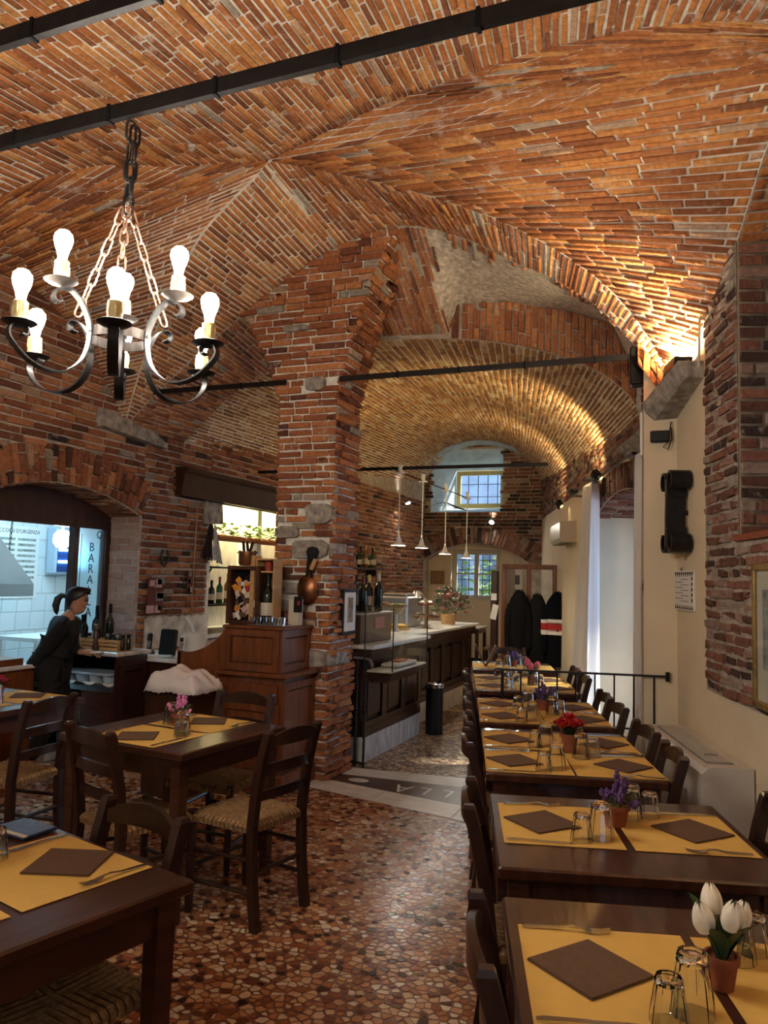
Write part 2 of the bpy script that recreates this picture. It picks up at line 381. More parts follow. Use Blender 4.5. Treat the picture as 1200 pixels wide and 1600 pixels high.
def strips(mb, O, U, N, th, u0, u1, du, spans):   # a wall with openings: upright slices of solid wall
    O = np.array(O, float); U = np.array(U, float); N = np.array(N, float); n = max(1, int(round((u1 - u0) / du))); 
    for i in range(n):
        a = u0 + (u1 - u0) * i / n; b = u0 + (u1 - u0) * (i + 1) / n
        sa, sb = spans(a + 1e-4), spans(b - 1e-4); sm = spans((a + b) / 2)
        if len(sa) != len(sm) or len(sb) != len(sm): sa = sb = sm
        for (za0, za1), (zb0, zb1) in zip(sa, sb):
            vs = []
            for k in (0, -th):
                for u, z in ((a, za0), (b, zb0), (b, zb1), (a, za1)): p = O + U * u + N * k; vs.append((p[0], p[1], z))
            mb.add(vs, [(0, 1, 2, 3), (7, 6, 5, 4), (0, 4, 5, 1), (3, 2, 6, 7), (0, 3, 7, 4), (1, 5, 6, 2)])
    return mb
# ================================================================== THE SETTING
XL = -4.75                                   # face of the left wall
# ---- floor
def voronoi_floor(name, stops, cement, scale):
    m, nt, n, l, b = nodes_of(name)
    ge = n.new('ShaderNodeNewGeometry'); v1 = n.new('ShaderNodeTexVoronoi'); v2 = n.new('ShaderNodeTexVoronoi'); v2.feature = 'DISTANCE_TO_EDGE'
    for v in (v1, v2): v.inputs['Scale'].default_value = scale; l.new(ge.outputs['Position'], v.inputs['Vector'])
    sp = n.new('ShaderNodeSeparateColor'); l.new(v1.outputs['Color'], sp.inputs['Color'])
    r = ramp(n, stops); l.new(sp.outputs[0], r.inputs['Fac'])
    e = ramp(n, [(.04, (0, 0, 0)), (.09, (1, 1, 1))]); l.new(v2.outputs['Distance'], e.inputs['Fac'])
    mx = n.new('ShaderNodeMix'); mx.data_type = 'RGBA'; l.new(e.outputs['Color'], mx.inputs[0]); mx.inputs[6].default_value = (*cement, 1); l.new(r.outputs['Color'], mx.inputs[7])
    l.new(mx.outputs[2], b.inputs['Base Color']); b.inputs['Roughness'].default_value = .27
    return m
M_FARFLOOR = voronoi_floor('terrazzo far away', [(0, (.02, .016, .012)), (.2, (.14, .09, .05)), (.5, (.40, .28, .15)), (.8, (.60, .47, .30)), (1, (.74, .66, .52))], (.16, .09, .05), 26)
fl = MB(); fl.add([(-9, -3, 0), (3, -3, 0), (3, 9.0, 0), (-9, 9.0, 0), (3, 14.6, 0), (-9, 14.6, 0)], [(0, 1, 2, 3), (3, 2, 4, 5)])
floor = struct(fl.build('floor', M_TERR), 'polished terrazzo floor of irregular stone chips'); floor.data.materials.append(M_FARFLOOR); floor.data.polygons[1].material_index = 1
def near_edge(x): return 5.283 - .211 * (x + 2.69)
def far_edge(x): return 5.951 + .125 * (x + 2.626)
def chip_cells(x0, x1, y0, y1, sp, inside):
    nx = int((x1 - x0) / sp) + 1; ny = int((y1 - y0) / (sp * .87)) + 1; rnd = random.Random(3)
    P = [[(x0 + (i + .5 * (j % 2)) * sp + rnd.uniform(-.46, .46) * sp, y0 + j * sp * .87 + rnd.uniform(-.46, .46) * sp) for i in range(nx)] for j in range(ny)]
    out = []
    for j in range(2, ny - 2):
        for i in range(2, nx - 2):
            px_, py_ = P[j][i]
            if not inside(px_, py_): continue
            poly = [(px_ - sp * 1.2, py_ - sp * 1.2), (px_ + sp * 1.2, py_ - sp * 1.2), (px_ + sp * 1.2, py_ + sp * 1.2), (px_ - sp * 1.2, py_ + sp * 1.2)]
            for dj in (-2, -1, 0, 1, 2):
                for di in (-2, -1, 0, 1, 2):
                    if not di and not dj: continue
                    qx, qy = P[j + dj][i + di]; nx_, ny_ = qx - px_, qy - py_; k = (qx * qx + qy * qy - px_ * px_ - py_ * py_) / 2
                    vals = [a * nx_ + b * ny_ - k for a, b in poly]
                    if max(vals) <= 0: continue
                    new = []
                    for q in range(len(poly)):
                        a, va, b, vb = poly[q], vals[q], poly[(q + 1) % len(poly)], vals[(q + 1) % len(poly)]
                        if va <= 0: new.append(a)
                        if va * vb < 0: t = va / (va - vb); new.append((a[0] + (b[0] - a[0]) * t, a[1] + (b[1] - a[1]) * t))
                    poly = new
                    if len(poly) < 3: break
                if len(poly) < 3: break
            if len(poly) >= 3: out.append(poly)
    return out
def lay_chips(cells, m, parent, most):
    rnd = random.Random(5); items = []
    for poly in cells:
        cx = sum(p[0] for p in poly) / len(poly); cy = sum(p[1] for p in poly) / len(poly); k = rnd.choice((.58, .70, .80, .86, .92))
        k2 = k * rnd.uniform(.8, 1); q = [(cx + (x - cx) * k, cy + (y - cy) * k2) for x, y in poly]
        n = len(q); A = abs(sum(q[i][0] * q[(i + 1) % n][1] - q[(i + 1) % n][0] * q[i][1] for i in range(n))) / 2
        X, Y, Z = project(np.array([cx, cy, 0.0]))
        vis = 0 <= X <= 1200 and 0 <= Y <= 1600 and Z > .2
        # free floor in front of the tables counts first
        items.append((A / Z ** 3 if vis else 0, q, rnd.random()))
    items.sort(key=lambda t: -t[0]); V = []; Fs = []; T = []
    for i, (a, q, tn) in enumerate(items):
        n = len(q); vs = [(x, y, -.002) for x, y in q] + [(x, y, .0012) for x, y in q]
        fs = [tuple(range(n, 2 * n))] + [(j, (j + 1) % n, n + (j + 1) % n, n + j) for j in range(n)]
        if i < most and a > 0:
            c = np.mean(vs, axis=0); me = bpy.data.meshes.new('chip'); me.from_pydata([(p[0] - c[0], p[1] - c[1], p[2]) for p in vs], [], fs); me.materials.append(m); set_tint(me, [tn] * (2 * n))
            link('chip', me, parent, (c[0], c[1], 0))
        else:
            k = len(V); V += vs; Fs += [tuple(j + k for j in f) for f in fs]; T += [tn] * (2 * n)
    me = bpy.data.meshes.new('chip_field'); me.from_pydata(V, [], Fs); me.materials.append(m); set_tint(me, T); o = link('chip_field', me, parent); o['kind'] = 'stuff'
def seen(x, y, pad=40):
    X, Y, Z = project(np.array([x, y, 0.0])); return Z > .5 and -pad < X < 1200 + pad and Y < 1600 + pad
lay_chips(chip_cells(-5.0, .9, 1.2, 6.0, .039, lambda x, y: y < near_edge(x) - .02 and x < wall_x(y) and x > XL - .1 and seen(x, y)), M_CHIP, floor, 240)
lay_chips(chip_cells(-2.9, .2, 5.2, 9.0, .040, lambda x, y: y > far_edge(x) + .02 and x < wall_x(y) and x > -2.85 and seen(x, y)), M_CHIP2, floor, 60)
def band(f0, f1, x0, x1, z, n=6):
    return MB().prism([(x0 + (x1 - x0) * i / n, f0(x0 + (x1 - x0) * i / n)) for i in range(n + 1)] + [(x1 + (x0 - x1) * i / n, f1(x1 + (x0 - x1) * i / n)) for i in range(n + 1)], -.01, z)
dn = lambda x: 5.54 - .176 * (x + 2.713)
df = lambda x: 5.726 + .063 * (x + 2.738)
thr = struct(band(dn, df, -2.74, -.36, .003).build('trim_1', M_DARKST), 'dark red marble threshold strip with white inlaid letters')
for f0, f1, nm in ((near_edge, dn, 'near'), (df, far_edge, 'far')):
    x = -2.74
    while x < -.4:
        x1 = min(x + .62, -.36)
        band(f0, f1, x + .002, x1 - .002, .004, 2).build('marble_slab', M_MARBLEW, thr); x = x1
for i, ch in enumerate('BARALLA'):
    me = text_mesh(ch, .27, .0006); me.materials.append(M_MARBLEW); o = link('inlaid_letter', me, thr, (-1.03 - i * .168, df(-1.2) - .20 - .010 * i, .0035)); o.rotation_euler = (0, 0, PI - .02); o.scale = (.8, 1, 1)
MB().lathe([(.075, 0), (.075, .0042)], 24, (-2.42, 5.615, 0), sx=1.1, sy=.7).build('inlaid_disc', M_MARBLEW, thr)

# ---- groin vault of the dining room: four webs, each ruled from the groins to its wall arch
Cr = (-2.68, 4.38, 4.38)
FRg = [Cr, (-2.13, 4.64, 4.29), (-1.84, 4.755, 4.22), (-1.26, 4.99, 4.03), (-.75, 5.2, 3.74), (-.424, 5.33, 3.43), (-.184, 5.43, 3.04), (-.13, 5.48, 2.85)]
BRg = [Cr, (-1.78, 4.03, 4.345), (-1.34, 3.81, 4.245), (-.74, 3.5, 4.09), (-.21, 3.235, 3.9), (.255, 3.0, 3.65), (.64, 2.85, 3.36)]
BLg = [Cr, (-3.19, 4.0, 4.235), (-3.62, 3.66, 4.12), (-4.0, 3.38, 3.86), (-4.75, 2.8, 3.15)]
FLg = [Cr, (-2.80, 4.41, 4.31), (-3.07, 4.43, 4.13), (-3.33, 4.47, 3.92), (-3.75, 4.72, 3.6), (-4.3, 5.12, 3.25), (-4.75, 5.48, 2.85)]
RWl = [(-.13, 5.48, 2.85), (.09, 4.73, 3.17), (.217, 4.30, 3.40), (.327, 3.92, 3.66), (.44, 3.5, 3.74), (.54, 3.15, 3.62), (.64, 2.85, 3.36)]
LWl = [(-4.75, 5.48, 2.85), (-4.75, 5.17, 3.24), (-4.75, 4.88, 3.49), (-4.75, 4.43, 3.69), (-4.75, 4.07, 3.72), (-4.75, 3.5, 3.6), (-4.75, 2.8, 3.15)]
FLl = [(-4.75, 5.48, 2.85), (-4.2, 5.48, 3.30), (-3.556, 5.48, 3.76), (-3.08, 5.48, 4.04), (-2.617, 5.48, 4.25), (-2.1, 5.48, 4.32), (-1.6, 5.48, 4.14), (-1.25, 5.48, 3.92), (-.9, 5.48, 3.72), (-.564, 5.48, 3.43), (-.13, 5.48, 2.85)]
BKl = [(-4.75, 1.4, 2.9), (-4.0, 1.4, 3.5), (-3.6, 1.4, 3.71), (-3.1, 1.4, 3.82), (-2.6, 1.4, 3.88), (-1.7, 1.4, 3.9), (-1.2, 1.4, 3.83), (-.65, 1.4, 3.72), (-.1, 1.4, 3.56), (.45, 1.4, 3.34), (1.06, 1.4, 2.95)]
W2e = [(-4.75, 6.35, 2.85), (-4.2, 6.35, 3.32), (-3.5, 6.35, 3.63), (-2.57, 6.35, 3.735), (-2.0, 6.35, 3.70), (-1.92, 6.35, 3.97), (-1.44, 6.35, 3.93), (-1.01, 6.35, 3.81), (-.62, 6.35, 3.66), (-.37, 6.35, 3.05)]
R_ = lambda L: list(reversed(L))
MID = (-2.3, 3.6, 1.6)
ceil_root = sheet(ruled(smooth_curve(R_(BLg) + BRg[1:], skip=1), smooth_curve(BKl, skip=1)), 60, 8, 'ceiling', M_MORTAR); struct(ceil_root, 'orange brick groin vault over the dining room')
pc = Pieces(); tv = lambda c, r: r
# back web (courses run away from the camera)
P = ruled(smooth_curve(R_(BLg) + BRg[1:], skip=1), smooth_curve(BKl, skip=1)); lay(P, 138, .26, MID, pc, gap=.016, rise=.010, t1=.98)
P = ruled(smooth_curve(R_(FLg) + FRg[1:], skip=1), smooth_curve(FLl, skip=1)); sheet(P, 60, 6, 'vault_web', M_MORTAR, ceil_root); lay(P, 132, .25, MID, pc, gap=.016, rise=.010, t0=.01)
P = ruled(smooth_curve(R_(FRg), skip=0), smooth_curve(RWl[:5], skip=0)); sheet(P, 40, 6, 'vault_web', M_MORTAR, ceil_root); lay(P, 48, .27, MID, pc, gap=.015, rise=.010)
P = ruled(smooth_curve(BRg, skip=0), smooth_curve(RWl[4:], skip=0)); sheet(P, 40, 6, 'vault_web', M_MORTAR, ceil_root); lay(P, 28, .27, MID, pc, gap=.014, rise=.007)
P = ruled(smooth_curve(R_(FLg), skip=0), smooth_curve(LWl[:5], skip=0)); sheet(P, 40, 6, 'vault_web', M_MORTAR, ceil_root); lay(P, 52, .26, MID, pc, gap=.015, rise=.010)
P = ruled(smooth_curve(BLg, skip=0), smooth_curve(LWl[4:], skip=0)); sheet(P, 40, 6, 'vault_web', M_MORTAR, ceil_root); lay(P, 36, .26, MID, pc, gap=.015, rise=.010)
sheet(ruled(smooth_curve(RWl), smooth_curve([(x + .23, y + .067, z + .02) for x, y, z in RWl])), 30, 1, 'vault_web', M_MORTARD, ceil_root)
lay(ruled(smooth_curve(RWl), smooth_curve([(x + .23, y + .067, z + .02) for x, y, z in RWl])), 52, .25, MID, pc, gap=.014, rise=.010)
# the vault runs on behind the camera
P = ruled(smooth_curve(BKl, skip=1), smooth_curve([(x, -2.9, z) for x, y, z in BKl], skip=1)); sheet(P, 30, 2, 'vault_web', M_PBRICK, ceil_root)
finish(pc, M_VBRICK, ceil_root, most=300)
# patches of old cement left on the webs
def patch(u, v, Pf, r, parent, seed):
    rd = random.Random(seed); c = Pf(np.array([u]), np.array([v]))[0]; du = Pf(np.array([u + .01]), np.array([v]))[0] - c; dv = Pf(np.array([u]), np.array([v + .02]))[0] - c
    du /= np.linalg.norm(du); dv -= du * du.dot(dv); dv /= np.linalg.norm(dv); n = np.cross(du, dv); n *= np.sign(n.dot(np.array(MID) - c))
    mb = MB(); k = 14; rs = [r * rd.uniform(.5, 1.1) for _ in range(k)]
    ring = [c + du * math.cos(2 * PI * i / k) * rs[i] * .45 + dv * math.sin(2 * PI * i / k) * rs[i] for i in range(k)]
    mb.add([p + n * .008 for p in ring] + [c + (p - c) * .8 + n * .021 for p in ring], [tuple(range(k, 2 * k))] + [(i, (i + 1) % k, k + (i + 1) % k, k + i) for i in range(k)])
    mb.build('cement_patch', M_PLASTER, parent)
Pb = ruled(smooth_curve(R_(BLg) + BRg[1:], skip=1), smooth_curve(BKl, skip=1))
for i, (u, v, r) in enumerate(((.52, .25, .16), (.47, .33, .09), (.60, .22, .10), (.40, .3, .08), (.36, .12, .07), (.66, .2, .07))): patch(u, v, Pb, r, ceil_root, i)

# ---- left wall with the kitchen arch and the lit niche
def karch(y): return 2.25 - .19 * ((y - 4.85) / .91) ** 2
def lspans(y):
    if 3.95 < y < 5.76: return [(karch(y), 4.7)]
    if 6.85 < y < 9.4: return [(0, .92), (2.36, 4.7)]
    return [(0, 4.7)]
mb = MB(); strips(mb, (XL, 0, 0), (0, 1, 0), (1, 0, 0), .45, -3, 3.95, 1.0, lspans); strips(mb, (XL, 0, 0), (0, 1, 0), (1, 0, 0), .45, 3.95, 5.76, .05, lspans)
strips(mb, (XL, 0, 0), (0, 1, 0), (1, 0, 0), .45, 5.76, 6.85, .3, lspans); strips(mb, (XL, 0, 0), (0, 1, 0), (1, 0, 0), .45, 6.85, 9.4, .4, lspans); strips(mb, (XL, 0, 0), (0, 1, 0), (1, 0, 0), .45, 9.4, 14.4, 1.0, lspans)
wl_ = struct(mb.build('wall_left', M_MORTARD, fix=False), 'red brick wall with an arched kitchen doorway and a lit niche')
lw = smooth_curve(LWl)
def lun_left(y): return float(np.interp(-y, -lw[0][:, 1], lw[0][:, 2])) if y < 5.48 else 3.0
pw = Pieces()
def keep_left(p):
    y, z = p[1], p[2]
    if z > lun_left(y) + .08 or y < 2.6: return False
    if 3.90 < y < 5.80 and z < karch(min(max(y, 3.95), 5.76)) + .30: return False
    if 6.80 < y < 9.45 and .88 < z < 2.40: return False
    return True
PL = lambda s, t: np.stack([np.full_like(np.asarray(s, float), XL), 2.6 + 11.2 * np.asarray(t, float), 3.8 * np.asarray(s, float)], -1)
def span_lay(ya, yb, za, zb, keep, pieces, rise=.02, pitch=.064, ln=.23, gap=.018, jit=.005, **k):
    Pf = lambda s, t: np.stack([np.full_like(np.asarray(s, float), XL), ya + (yb - ya) * np.asarray(t, float), za + (zb - za) * np.asarray(s, float)], -1)
    lay(Pf, max(1, int(round((zb - za) / pitch))), ln, (0, (ya + yb) / 2, 1.6), pieces, gap=gap, rise=rise, jit=jit, keep=keep, **k)
span_lay(2.6, 3.93, 0, 3.6, keep_left, pw); span_lay(3.93, 5.78, 2.06, 3.9, keep_left, pw); span_lay(5.78, 6.83, 0, 3.3, keep_left, pw, rise=.026)
span_lay(6.83, 9.42, 2.38, 3.5, keep_left, pw); span_lay(9.42, 13.75, .9, 3.0, keep_left, pw)
# ring of upright bricks over the kitchen arch, and its deep soffit and jamb
def ring_pt(s, t):
    s = np.asarray(s, float); t = np.asarray(t, float); y = 3.95 + 1.81 * s; z = 2.25 - .19 * ((y - 4.85) / .91) ** 2
    a = .42 * (y - 4.85) / .91
    return np.stack([np.full_like(y, XL), y + np.sin(a) * .31 * t, z + np.cos(a) * .31 * t], -1)
lay(ring_pt, 30, .2, (0, 4.8, 1.6), pw, gap=.013, rise=.028, jit=.005, lvar=.4)
soff = lambda s, t: np.stack([XL - .45 * np.asarray(t, float), 3.95 + 1.81 * np.asarray(s, float), 2.25 - .19 * ((3.95 + 1.81 * np.asarray(s, float) - 4.85) / .91) ** 2], -1)
lay(soff, 30, .22, (XL, 4.8, 1.2), pw, gap=.012, rise=.012)
jamb = lambda s, t: np.stack([XL - .45 * np.asarray(t, float), np.full_like(np.asarray(s, float), 5.76), 2.06 * np.asarray(s, float)], -1)
pj = Pieces(); lay(jamb, 32, .22, (XL, 4.8, 1.2), pj, gap=.006, rise=.006, jit=.001)
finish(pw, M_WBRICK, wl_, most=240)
finish(pj, tint_mat('limewashed brick', [(0, (.30, .17, .13)), (.5, (.38, .24, .19)), (1, (.46, .33, .27))], bump=.3, gvar=.15), wl_, most=60)
MB().prism([(5.12, 2.78), (5.98, 2.72), (5.98, 2.76), (5.80, 2.84), (5.12, 2.93)], XL - .02, XL + .10, 'x').build('corbel_stone', M_STONE, wl_)
MB().prism([(6.72, 2.06), (7.05, 2.08), (7.02, 2.30), (6.70, 2.31)], XL - .02, XL + .045, 'x').build('lintel_stone', M_STONE, wl_)
# niche behind the left wall
nb = MB(); nb.box((-5.40, 8.12, 1.65), (.04, 2.65, 1.6)); wb = struct(nb.build('wall_niche', M_MARBLEW), 'pale marble back of the lit niche')
MB().box((-5.07, 6.83, 1.65), (.7, .04, 1.6)).build('niche_side', M_MARBLEW, wb); MB().box((-5.07, 9.42, 1.65), (.7, .04, 1.6)).build('niche_side', M_MARBLEW, wb)
MB().box((-5.07, 8.12, 2.5), (.72, 2.65, .04)).build('niche_top', M_WHITE, wb); MB().box((-5.07, 8.12, .90), (.72, 2.65, .04)).build('niche_sill', M_MARBLEW, wb)

# ---- brick pillar with its spreading head
pil_r = ([0, 3.02, 3.12, 3.3, 3.6, 3.95, 4.15, 4.33], [-2.65, -2.65, -2.63, -2.58, -2.50, -2.38, -2.28, -2.14])
pil_l = ([0, 3.0, 3.25, 3.58, 3.76, 4.04, 4.25, 4.33], [-3.10, -3.16, -3.26, -3.42, -3.556, -3.08, -2.617, -2.25])
xr_ = lambda z: np.interp(z, *pil_r); xl_ = lambda z: np.interp(z, *pil_l)
HZ = 4.31
Pfr = lambda s, t: (lambda z, t: np.stack([xl_(z) + (xr_(z) - xl_(z)) * t, np.full_like(z, 5.48), z], -1))(HZ * np.asarray(s, float), np.asarray(t, float))
_cz = lambda z: (np.floor(z / HZ * 74 + 1e-6) + .5) / 74 * HZ
Pfrc = lambda s, t: (lambda z, t: np.stack([xl_(_cz(z)) + (xr_(_cz(z)) - xl_(_cz(z))) * t, np.full_like(z, 5.48), z], -1))(HZ * np.asarray(s, float), np.asarray(t, float))
Pri = lambda s, t: (lambda z, t: np.stack([xr_(z), 5.48 + .42 * t, z], -1))(HZ * np.asarray(s, float), np.asarray(t, float))
Ple = lambda s, t: (lambda z, t: np.stack([xl_(z), 5.90 - .42 * t, z], -1))(3.76 * np.asarray(s, float), np.asarray(t, float))
Pba = lambda s, t: (lambda z, t: np.stack([xr_(z) + (xl_(z) - xr_(z)) * t, np.full_like(z, 5.90), z], -1))(HZ * np.asarray(s, float), np.asarray(t, float))
pillar = sheet(Pfr, 60, 2, 'pillar', M_MORTAR); struct(pillar, 'free-standing brick pillar spreading into the vault')
for Pp in (Pri, Ple, Pba): sheet(Pp, 60, 2, 'pillar_face', M_MORTAR, pillar)
stones = [(1.98, 2.13, .55, 1.0), (1.86, 1.95, 0, .42), (1.70, 1.84, .32, .95), (1.28, 1.36, .0, .6), (.86, .98, .6, 1.0), (3.05, 3.15, .5, .8), (1.42, 1.50, .05, .55), (3.55, 3.60, .3, .55)]
def keep_pillar(p):
    for a, b, u, v in stones:
        x0 = xl_(p[2]) + (xr_(p[2]) - xl_(p[2])) * u; x1 = xl_(p[2]) + (xr_(p[2]) - xl_(p[2])) * v
        if a - .01 < p[2] < b + .01 and x0 < p[0] < x1: return False
    return True
pp = Pieces()
lay(Pfrc, 74, .20, (-1.5, 2, 1.6), pp, gap=.016, rise=.024, jit=.010, keep=keep_pillar, lvar=.5, t0=-.03, t1=1.035)
lay(Pri, 74, .19, (0, 5.7, 1.6), pp, gap=.016, rise=.030, jit=.014, lvar=.5, t0=-.05, t1=1.04)
lay(Ple, 60, .2, (-5, 5.7, 1.6), pp, gap=.013, rise=.018, jit=.004)
finish(pp, M_PBRICK, pillar, most=300)
for i, (a, b, u, v) in enumerate(stones):
    rd = random.Random(i); zc = (a + b) / 2; x0 = xl_(zc) + (xr_(zc) - xl_(zc)) * u; x1 = xl_(zc) + (xr_(zc) - xl_(zc)) * v
    poly = []
    for k in range(12):
        an = 2 * PI * k / 12 + .2; e = 4.5
        cx_, sx_ = abs(math.cos(an)) ** (2 / e) * math.copysign(1, math.cos(an)), abs(math.sin(an)) ** (2 / e) * math.copysign(1, math.sin(an))
        poly.append(((x0 + x1) / 2 + (x1 - x0) / 2 * cx_ * rd.uniform(.93, 1.06), zc + (b - a) / 2 * sx_ * rd.uniform(.92, 1.12)))
    mb = MB().prism(poly, 5.435, 5.5, 'y'); st = mb.build('stone', M_STONE, pillar)
    if v > .94: MB().box((xr_(zc) + .005, 5.48 + .13, zc), (.05, .30, (b - a) * .9), b=.015).build('stone', M_STONE, pillar)

# ---- vault between pillar and hall, and the hall's barrel vault
Pw2 = ruled(smooth_curve(FLl, skip=1), curve(W2e, skip=1))
hall_ceil = sheet(Pw2, 60, 8, 'ceiling_hall', M_PLASTER); struct(hall_ceil, 'brick barrel vault over the bar')
ph = Pieces()
lay(Pw2, 124, .24, (-2.3, 5.9, 1.6), ph, gap=.014, rise=.013, t0=.01, t1=.99, keep=lambda p: p[0] < -1.98 + .05 * math.sin(p[1] * 9) or (p[1] < 5.58 + .05 * math.sin(p[0] * 7)))
def Phall(s, t):
    s = np.asarray(s, float); t = np.asarray(t, float); Y = 6.35 + 7.5 * t; a = PI * (1 - s)
    xl = -4.75 - .15 * t; xr = -.146 - .2906 * (Y - 5.548) + .12 * t
    xm = (xl + xr) / 2 - .12 * (1 - t); hw = np.where(np.cos(a) > 0, xr - xm, xm - xl); rise = .95 + .36 * t
    return np.stack([xm + hw * np.cos(a), Y, 2.75 + rise * np.sin(a) ** .95], -1)
sheet(Phall, 48, 20, 'vault_web', M_MORTAR, hall_ceil)
phh = Pieces(); lay(Phall, 96, .22, (-2.9, 9, 1.2), phh, gap=.017, rise=.008, t1=.90)
lay(Phall, 96, .22, (-2.9, 9, 1.2), phh, gap=.017, rise=.008, t0=.90, keep=lambda p: not (p[2] > 3.86 + .05 * math.sin(p[1] * 17)))
Pend = lambda s, t: Phall(.30 + .38 * np.asarray(s, float), .90 + .099 * np.asarray(t, float)) - np.array([0, 0, .012])
sheet(Pend, 16, 4, 'daylit_plaster', mat('daylit white plaster', (.52, .60, .62), .9, var=.25, scale=5, bump=.4, bscale=30), hall_ceil)  # white plaster; the window's bluish light is put into its colour
# upright brick ring where the two vaults meet
def Pring(s, t):
    s = np.asarray(s, float); t = np.asarray(t, float); x = -4.75 + 4.38 * s
    top = np.interp(x, [p[0] for p in W2e], [p[2] for p in W2e]); xm = -2.68; hw = np.where(x > xm, 2.30, 2.07)
    bot = 2.75 + .95 * np.maximum(1 - ((x - xm) / hw) ** 2, 0) ** .475
    bot = np.minimum(bot, top - .01)
    return np.stack([x, np.full_like(x, 6.34), bot + (top - bot) * t], -1)
sheet(Pring, 60, 2, 'ring_face', M_MORTARD, hall_ceil)
lay(Pring, 26, .17, (-2.3, 3, 1.6), ph, gap=.012, rise=.022, s0=.655, s1=.985, lvar=.2, tint=lambda c, r: .15 + r * .8)
lay(Pring, 40, .2, (-2.3, 3, 1.6), ph, gap=.012, rise=.012, s0=.02, s1=.65)
finish(ph, M_PBRICK, hall_ceil, most=120); finish(phh, M_HBRICK, hall_ceil, most=180)

# ---- right wall: skewed; cream panel, exposed brick, doorway to the street
M_RUBBLE = mat('rubble mortar', (.36, .30, .245), .95, var=.35, scale=14, bump=1.0, bscale=50)
RO = np.array([-.146, 5.548, 0]); RU = np.array([-.279, .960, 0]); RN = np.array([-.960, -.279, 0])
def rw(u, z, n=0.0): return RO + RU * u + RN * n + np.array([0, 0, z])
def dtop(u): return 2.40 - .14 * ((u - 1.85) / 1.15) ** 2
def rspans(u):
    if .7 < u < 3.0: return [(dtop(u), 4.7)]
    return [(0, 4.7)]
mb = MB(); strips(mb, RO, RU, RN, .55, .7, 3.0, .1, rspans); strips(mb, RO, RU, RN, .55, 3.0, 8.75, .8, rspans); strips(mb, RO, RU, RN, .55, -1.27, .7, .3, rspans); strips(mb, RO, RU, RN, .55, -9, -1.27, 1.0, lambda u: [(0, 1.80)])
strips(mb, RO + np.array([.960, .279, 0]) * .20, RU, RN, .35, -9, -1.27, 1.0, lambda u: [(1.7, 4.7)])
wr = struct(mb.build('wall_right', M_CREAM, fix=False), 'cream painted wall with exposed brick and an arched street doorway')
def Prw(u0, u1, z0, z1, n=0.0): return lambda s, t: RO + RU * (u0 + (u1 - u0) * np.asarray(t, float))[..., None] + RN * n + np.stack([np.zeros_like(np.asarray(s, float)), np.zeros_like(np.asarray(s, float)), z0 + (z1 - z0) * np.asarray(s, float)], -1)
pr = Pieces(); inw = (-1.5, 4, 1.5)
rl = smooth_curve(RWl)
def keep_r(p): return p[2] < float(np.interp(-p[1], -rl[0][:, 1], rl[0][:, 2])) + .06
Pexp = Prw(-3.4, -.74, .99, 1.78); sheet(Prw(-3.4, -.73, .985, 1.80, .006), 4, 4, 'mortar_bed', M_RUBBLE, wr); lay(Pexp, 14, .17, inw, pr, gap=.022, rise=.016, jit=.012, lvar=.6)
sheet(Prw(-1.27, -.73, 1.80, 3.6, .006), 4, 4, 'mortar_bed', M_RUBBLE, wr); lay(Prw(-1.27, -.74, 1.79, 3.6), 31, .19, inw, pr, gap=.020, rise=.016, jit=.011, keep=keep_r, lvar=.55)
ret = lambda s, t: RO + RU * -1.27 + np.array([.960, .279, 0]) * (.20 * np.asarray(t, float))[..., None] + np.stack([np.zeros_like(np.asarray(s, float))] * 2 + [1.82 + 2.0 * np.asarray(s, float)], -1)
sheet(ret, 4, 2, 'mortar_bed', M_RUBBLE, wr); lay(ret, 31, .22, (.3, 1, 1.6), pr, gap=.015, rise=.010, jit=.004)
sheet(Prw(-3.4, -1.27, 1.8, 3.8, -.194), 4, 2, 'mortar_bed', M_RUBBLE, wr); lay(Prw(-3.4, -1.28, 1.82, 3.7, -.2), 29, .23, inw, pr, gap=.013, rise=.018, jit=.005, keep=keep_r)
MB().add([tuple(rw(-3.4, 1.80, .03)), tuple(rw(-1.28, 1.80, .03)), tuple(rw(-1.28, 1.80, -.2)), tuple(rw(-3.4, 1.80, -.2))] + [tuple(rw(-3.4, 1.83, .03)), tuple(rw(-1.28, 1.83, .03)), tuple(rw(-1.28, 1.83, -.2)), tuple(rw(-3.4, 1.83, -.2))], [(0, 1, 2, 3), (4, 5, 6, 7), (0, 1, 5, 4), (1, 2, 6, 5), (2, 3, 7, 6), (3, 0, 4, 7)]).build('sill_tile', M_TERRA, wr)
# brick over the hall's cream dado
sheet(Prw(.5, 8.4, 2.66, 3.6, .006), 4, 8, 'mortar_bed', M_RUBBLE, wr); lay(Prw(.5, 8.4, 2.66, 3.6), 14, .24, (-3, 9, 1.5), pr, gap=.014, rise=.02, jit=.005)
Parch = lambda s, t: RO + RU * (.7 + 2.3 * np.asarray(s, float))[..., None] + RN * .004 + np.stack([np.zeros_like(np.asarray(s, float))] * 2 + [2.40 - .14 * ((.7 + 2.3 * np.asarray(s, float) - 1.85) / 1.15) ** 2 + .24 * np.asarray(t, float)], -1)
lay(Parch, 36, .24, (-3, 9, 1.5), pr, gap=.012, rise=.02, jit=.004)
Psof = lambda s, t: RO + RU * (.7 + 2.3 * np.asarray(s, float))[..., None] - RN * (.5 * np.asarray(t, float))[..., None] + np.stack([np.zeros_like(np.asarray(s, float))] * 2 + [2.40 - .14 * ((.7 + 2.3 * np.asarray(s, float) - 1.85) / 1.15) ** 2], -1)
lay(Psof, 36, .24, (-.8, 7.3, 1), pr, gap=.012, rise=.012)
finish(pr, M_DBRICK, wr, most=260)
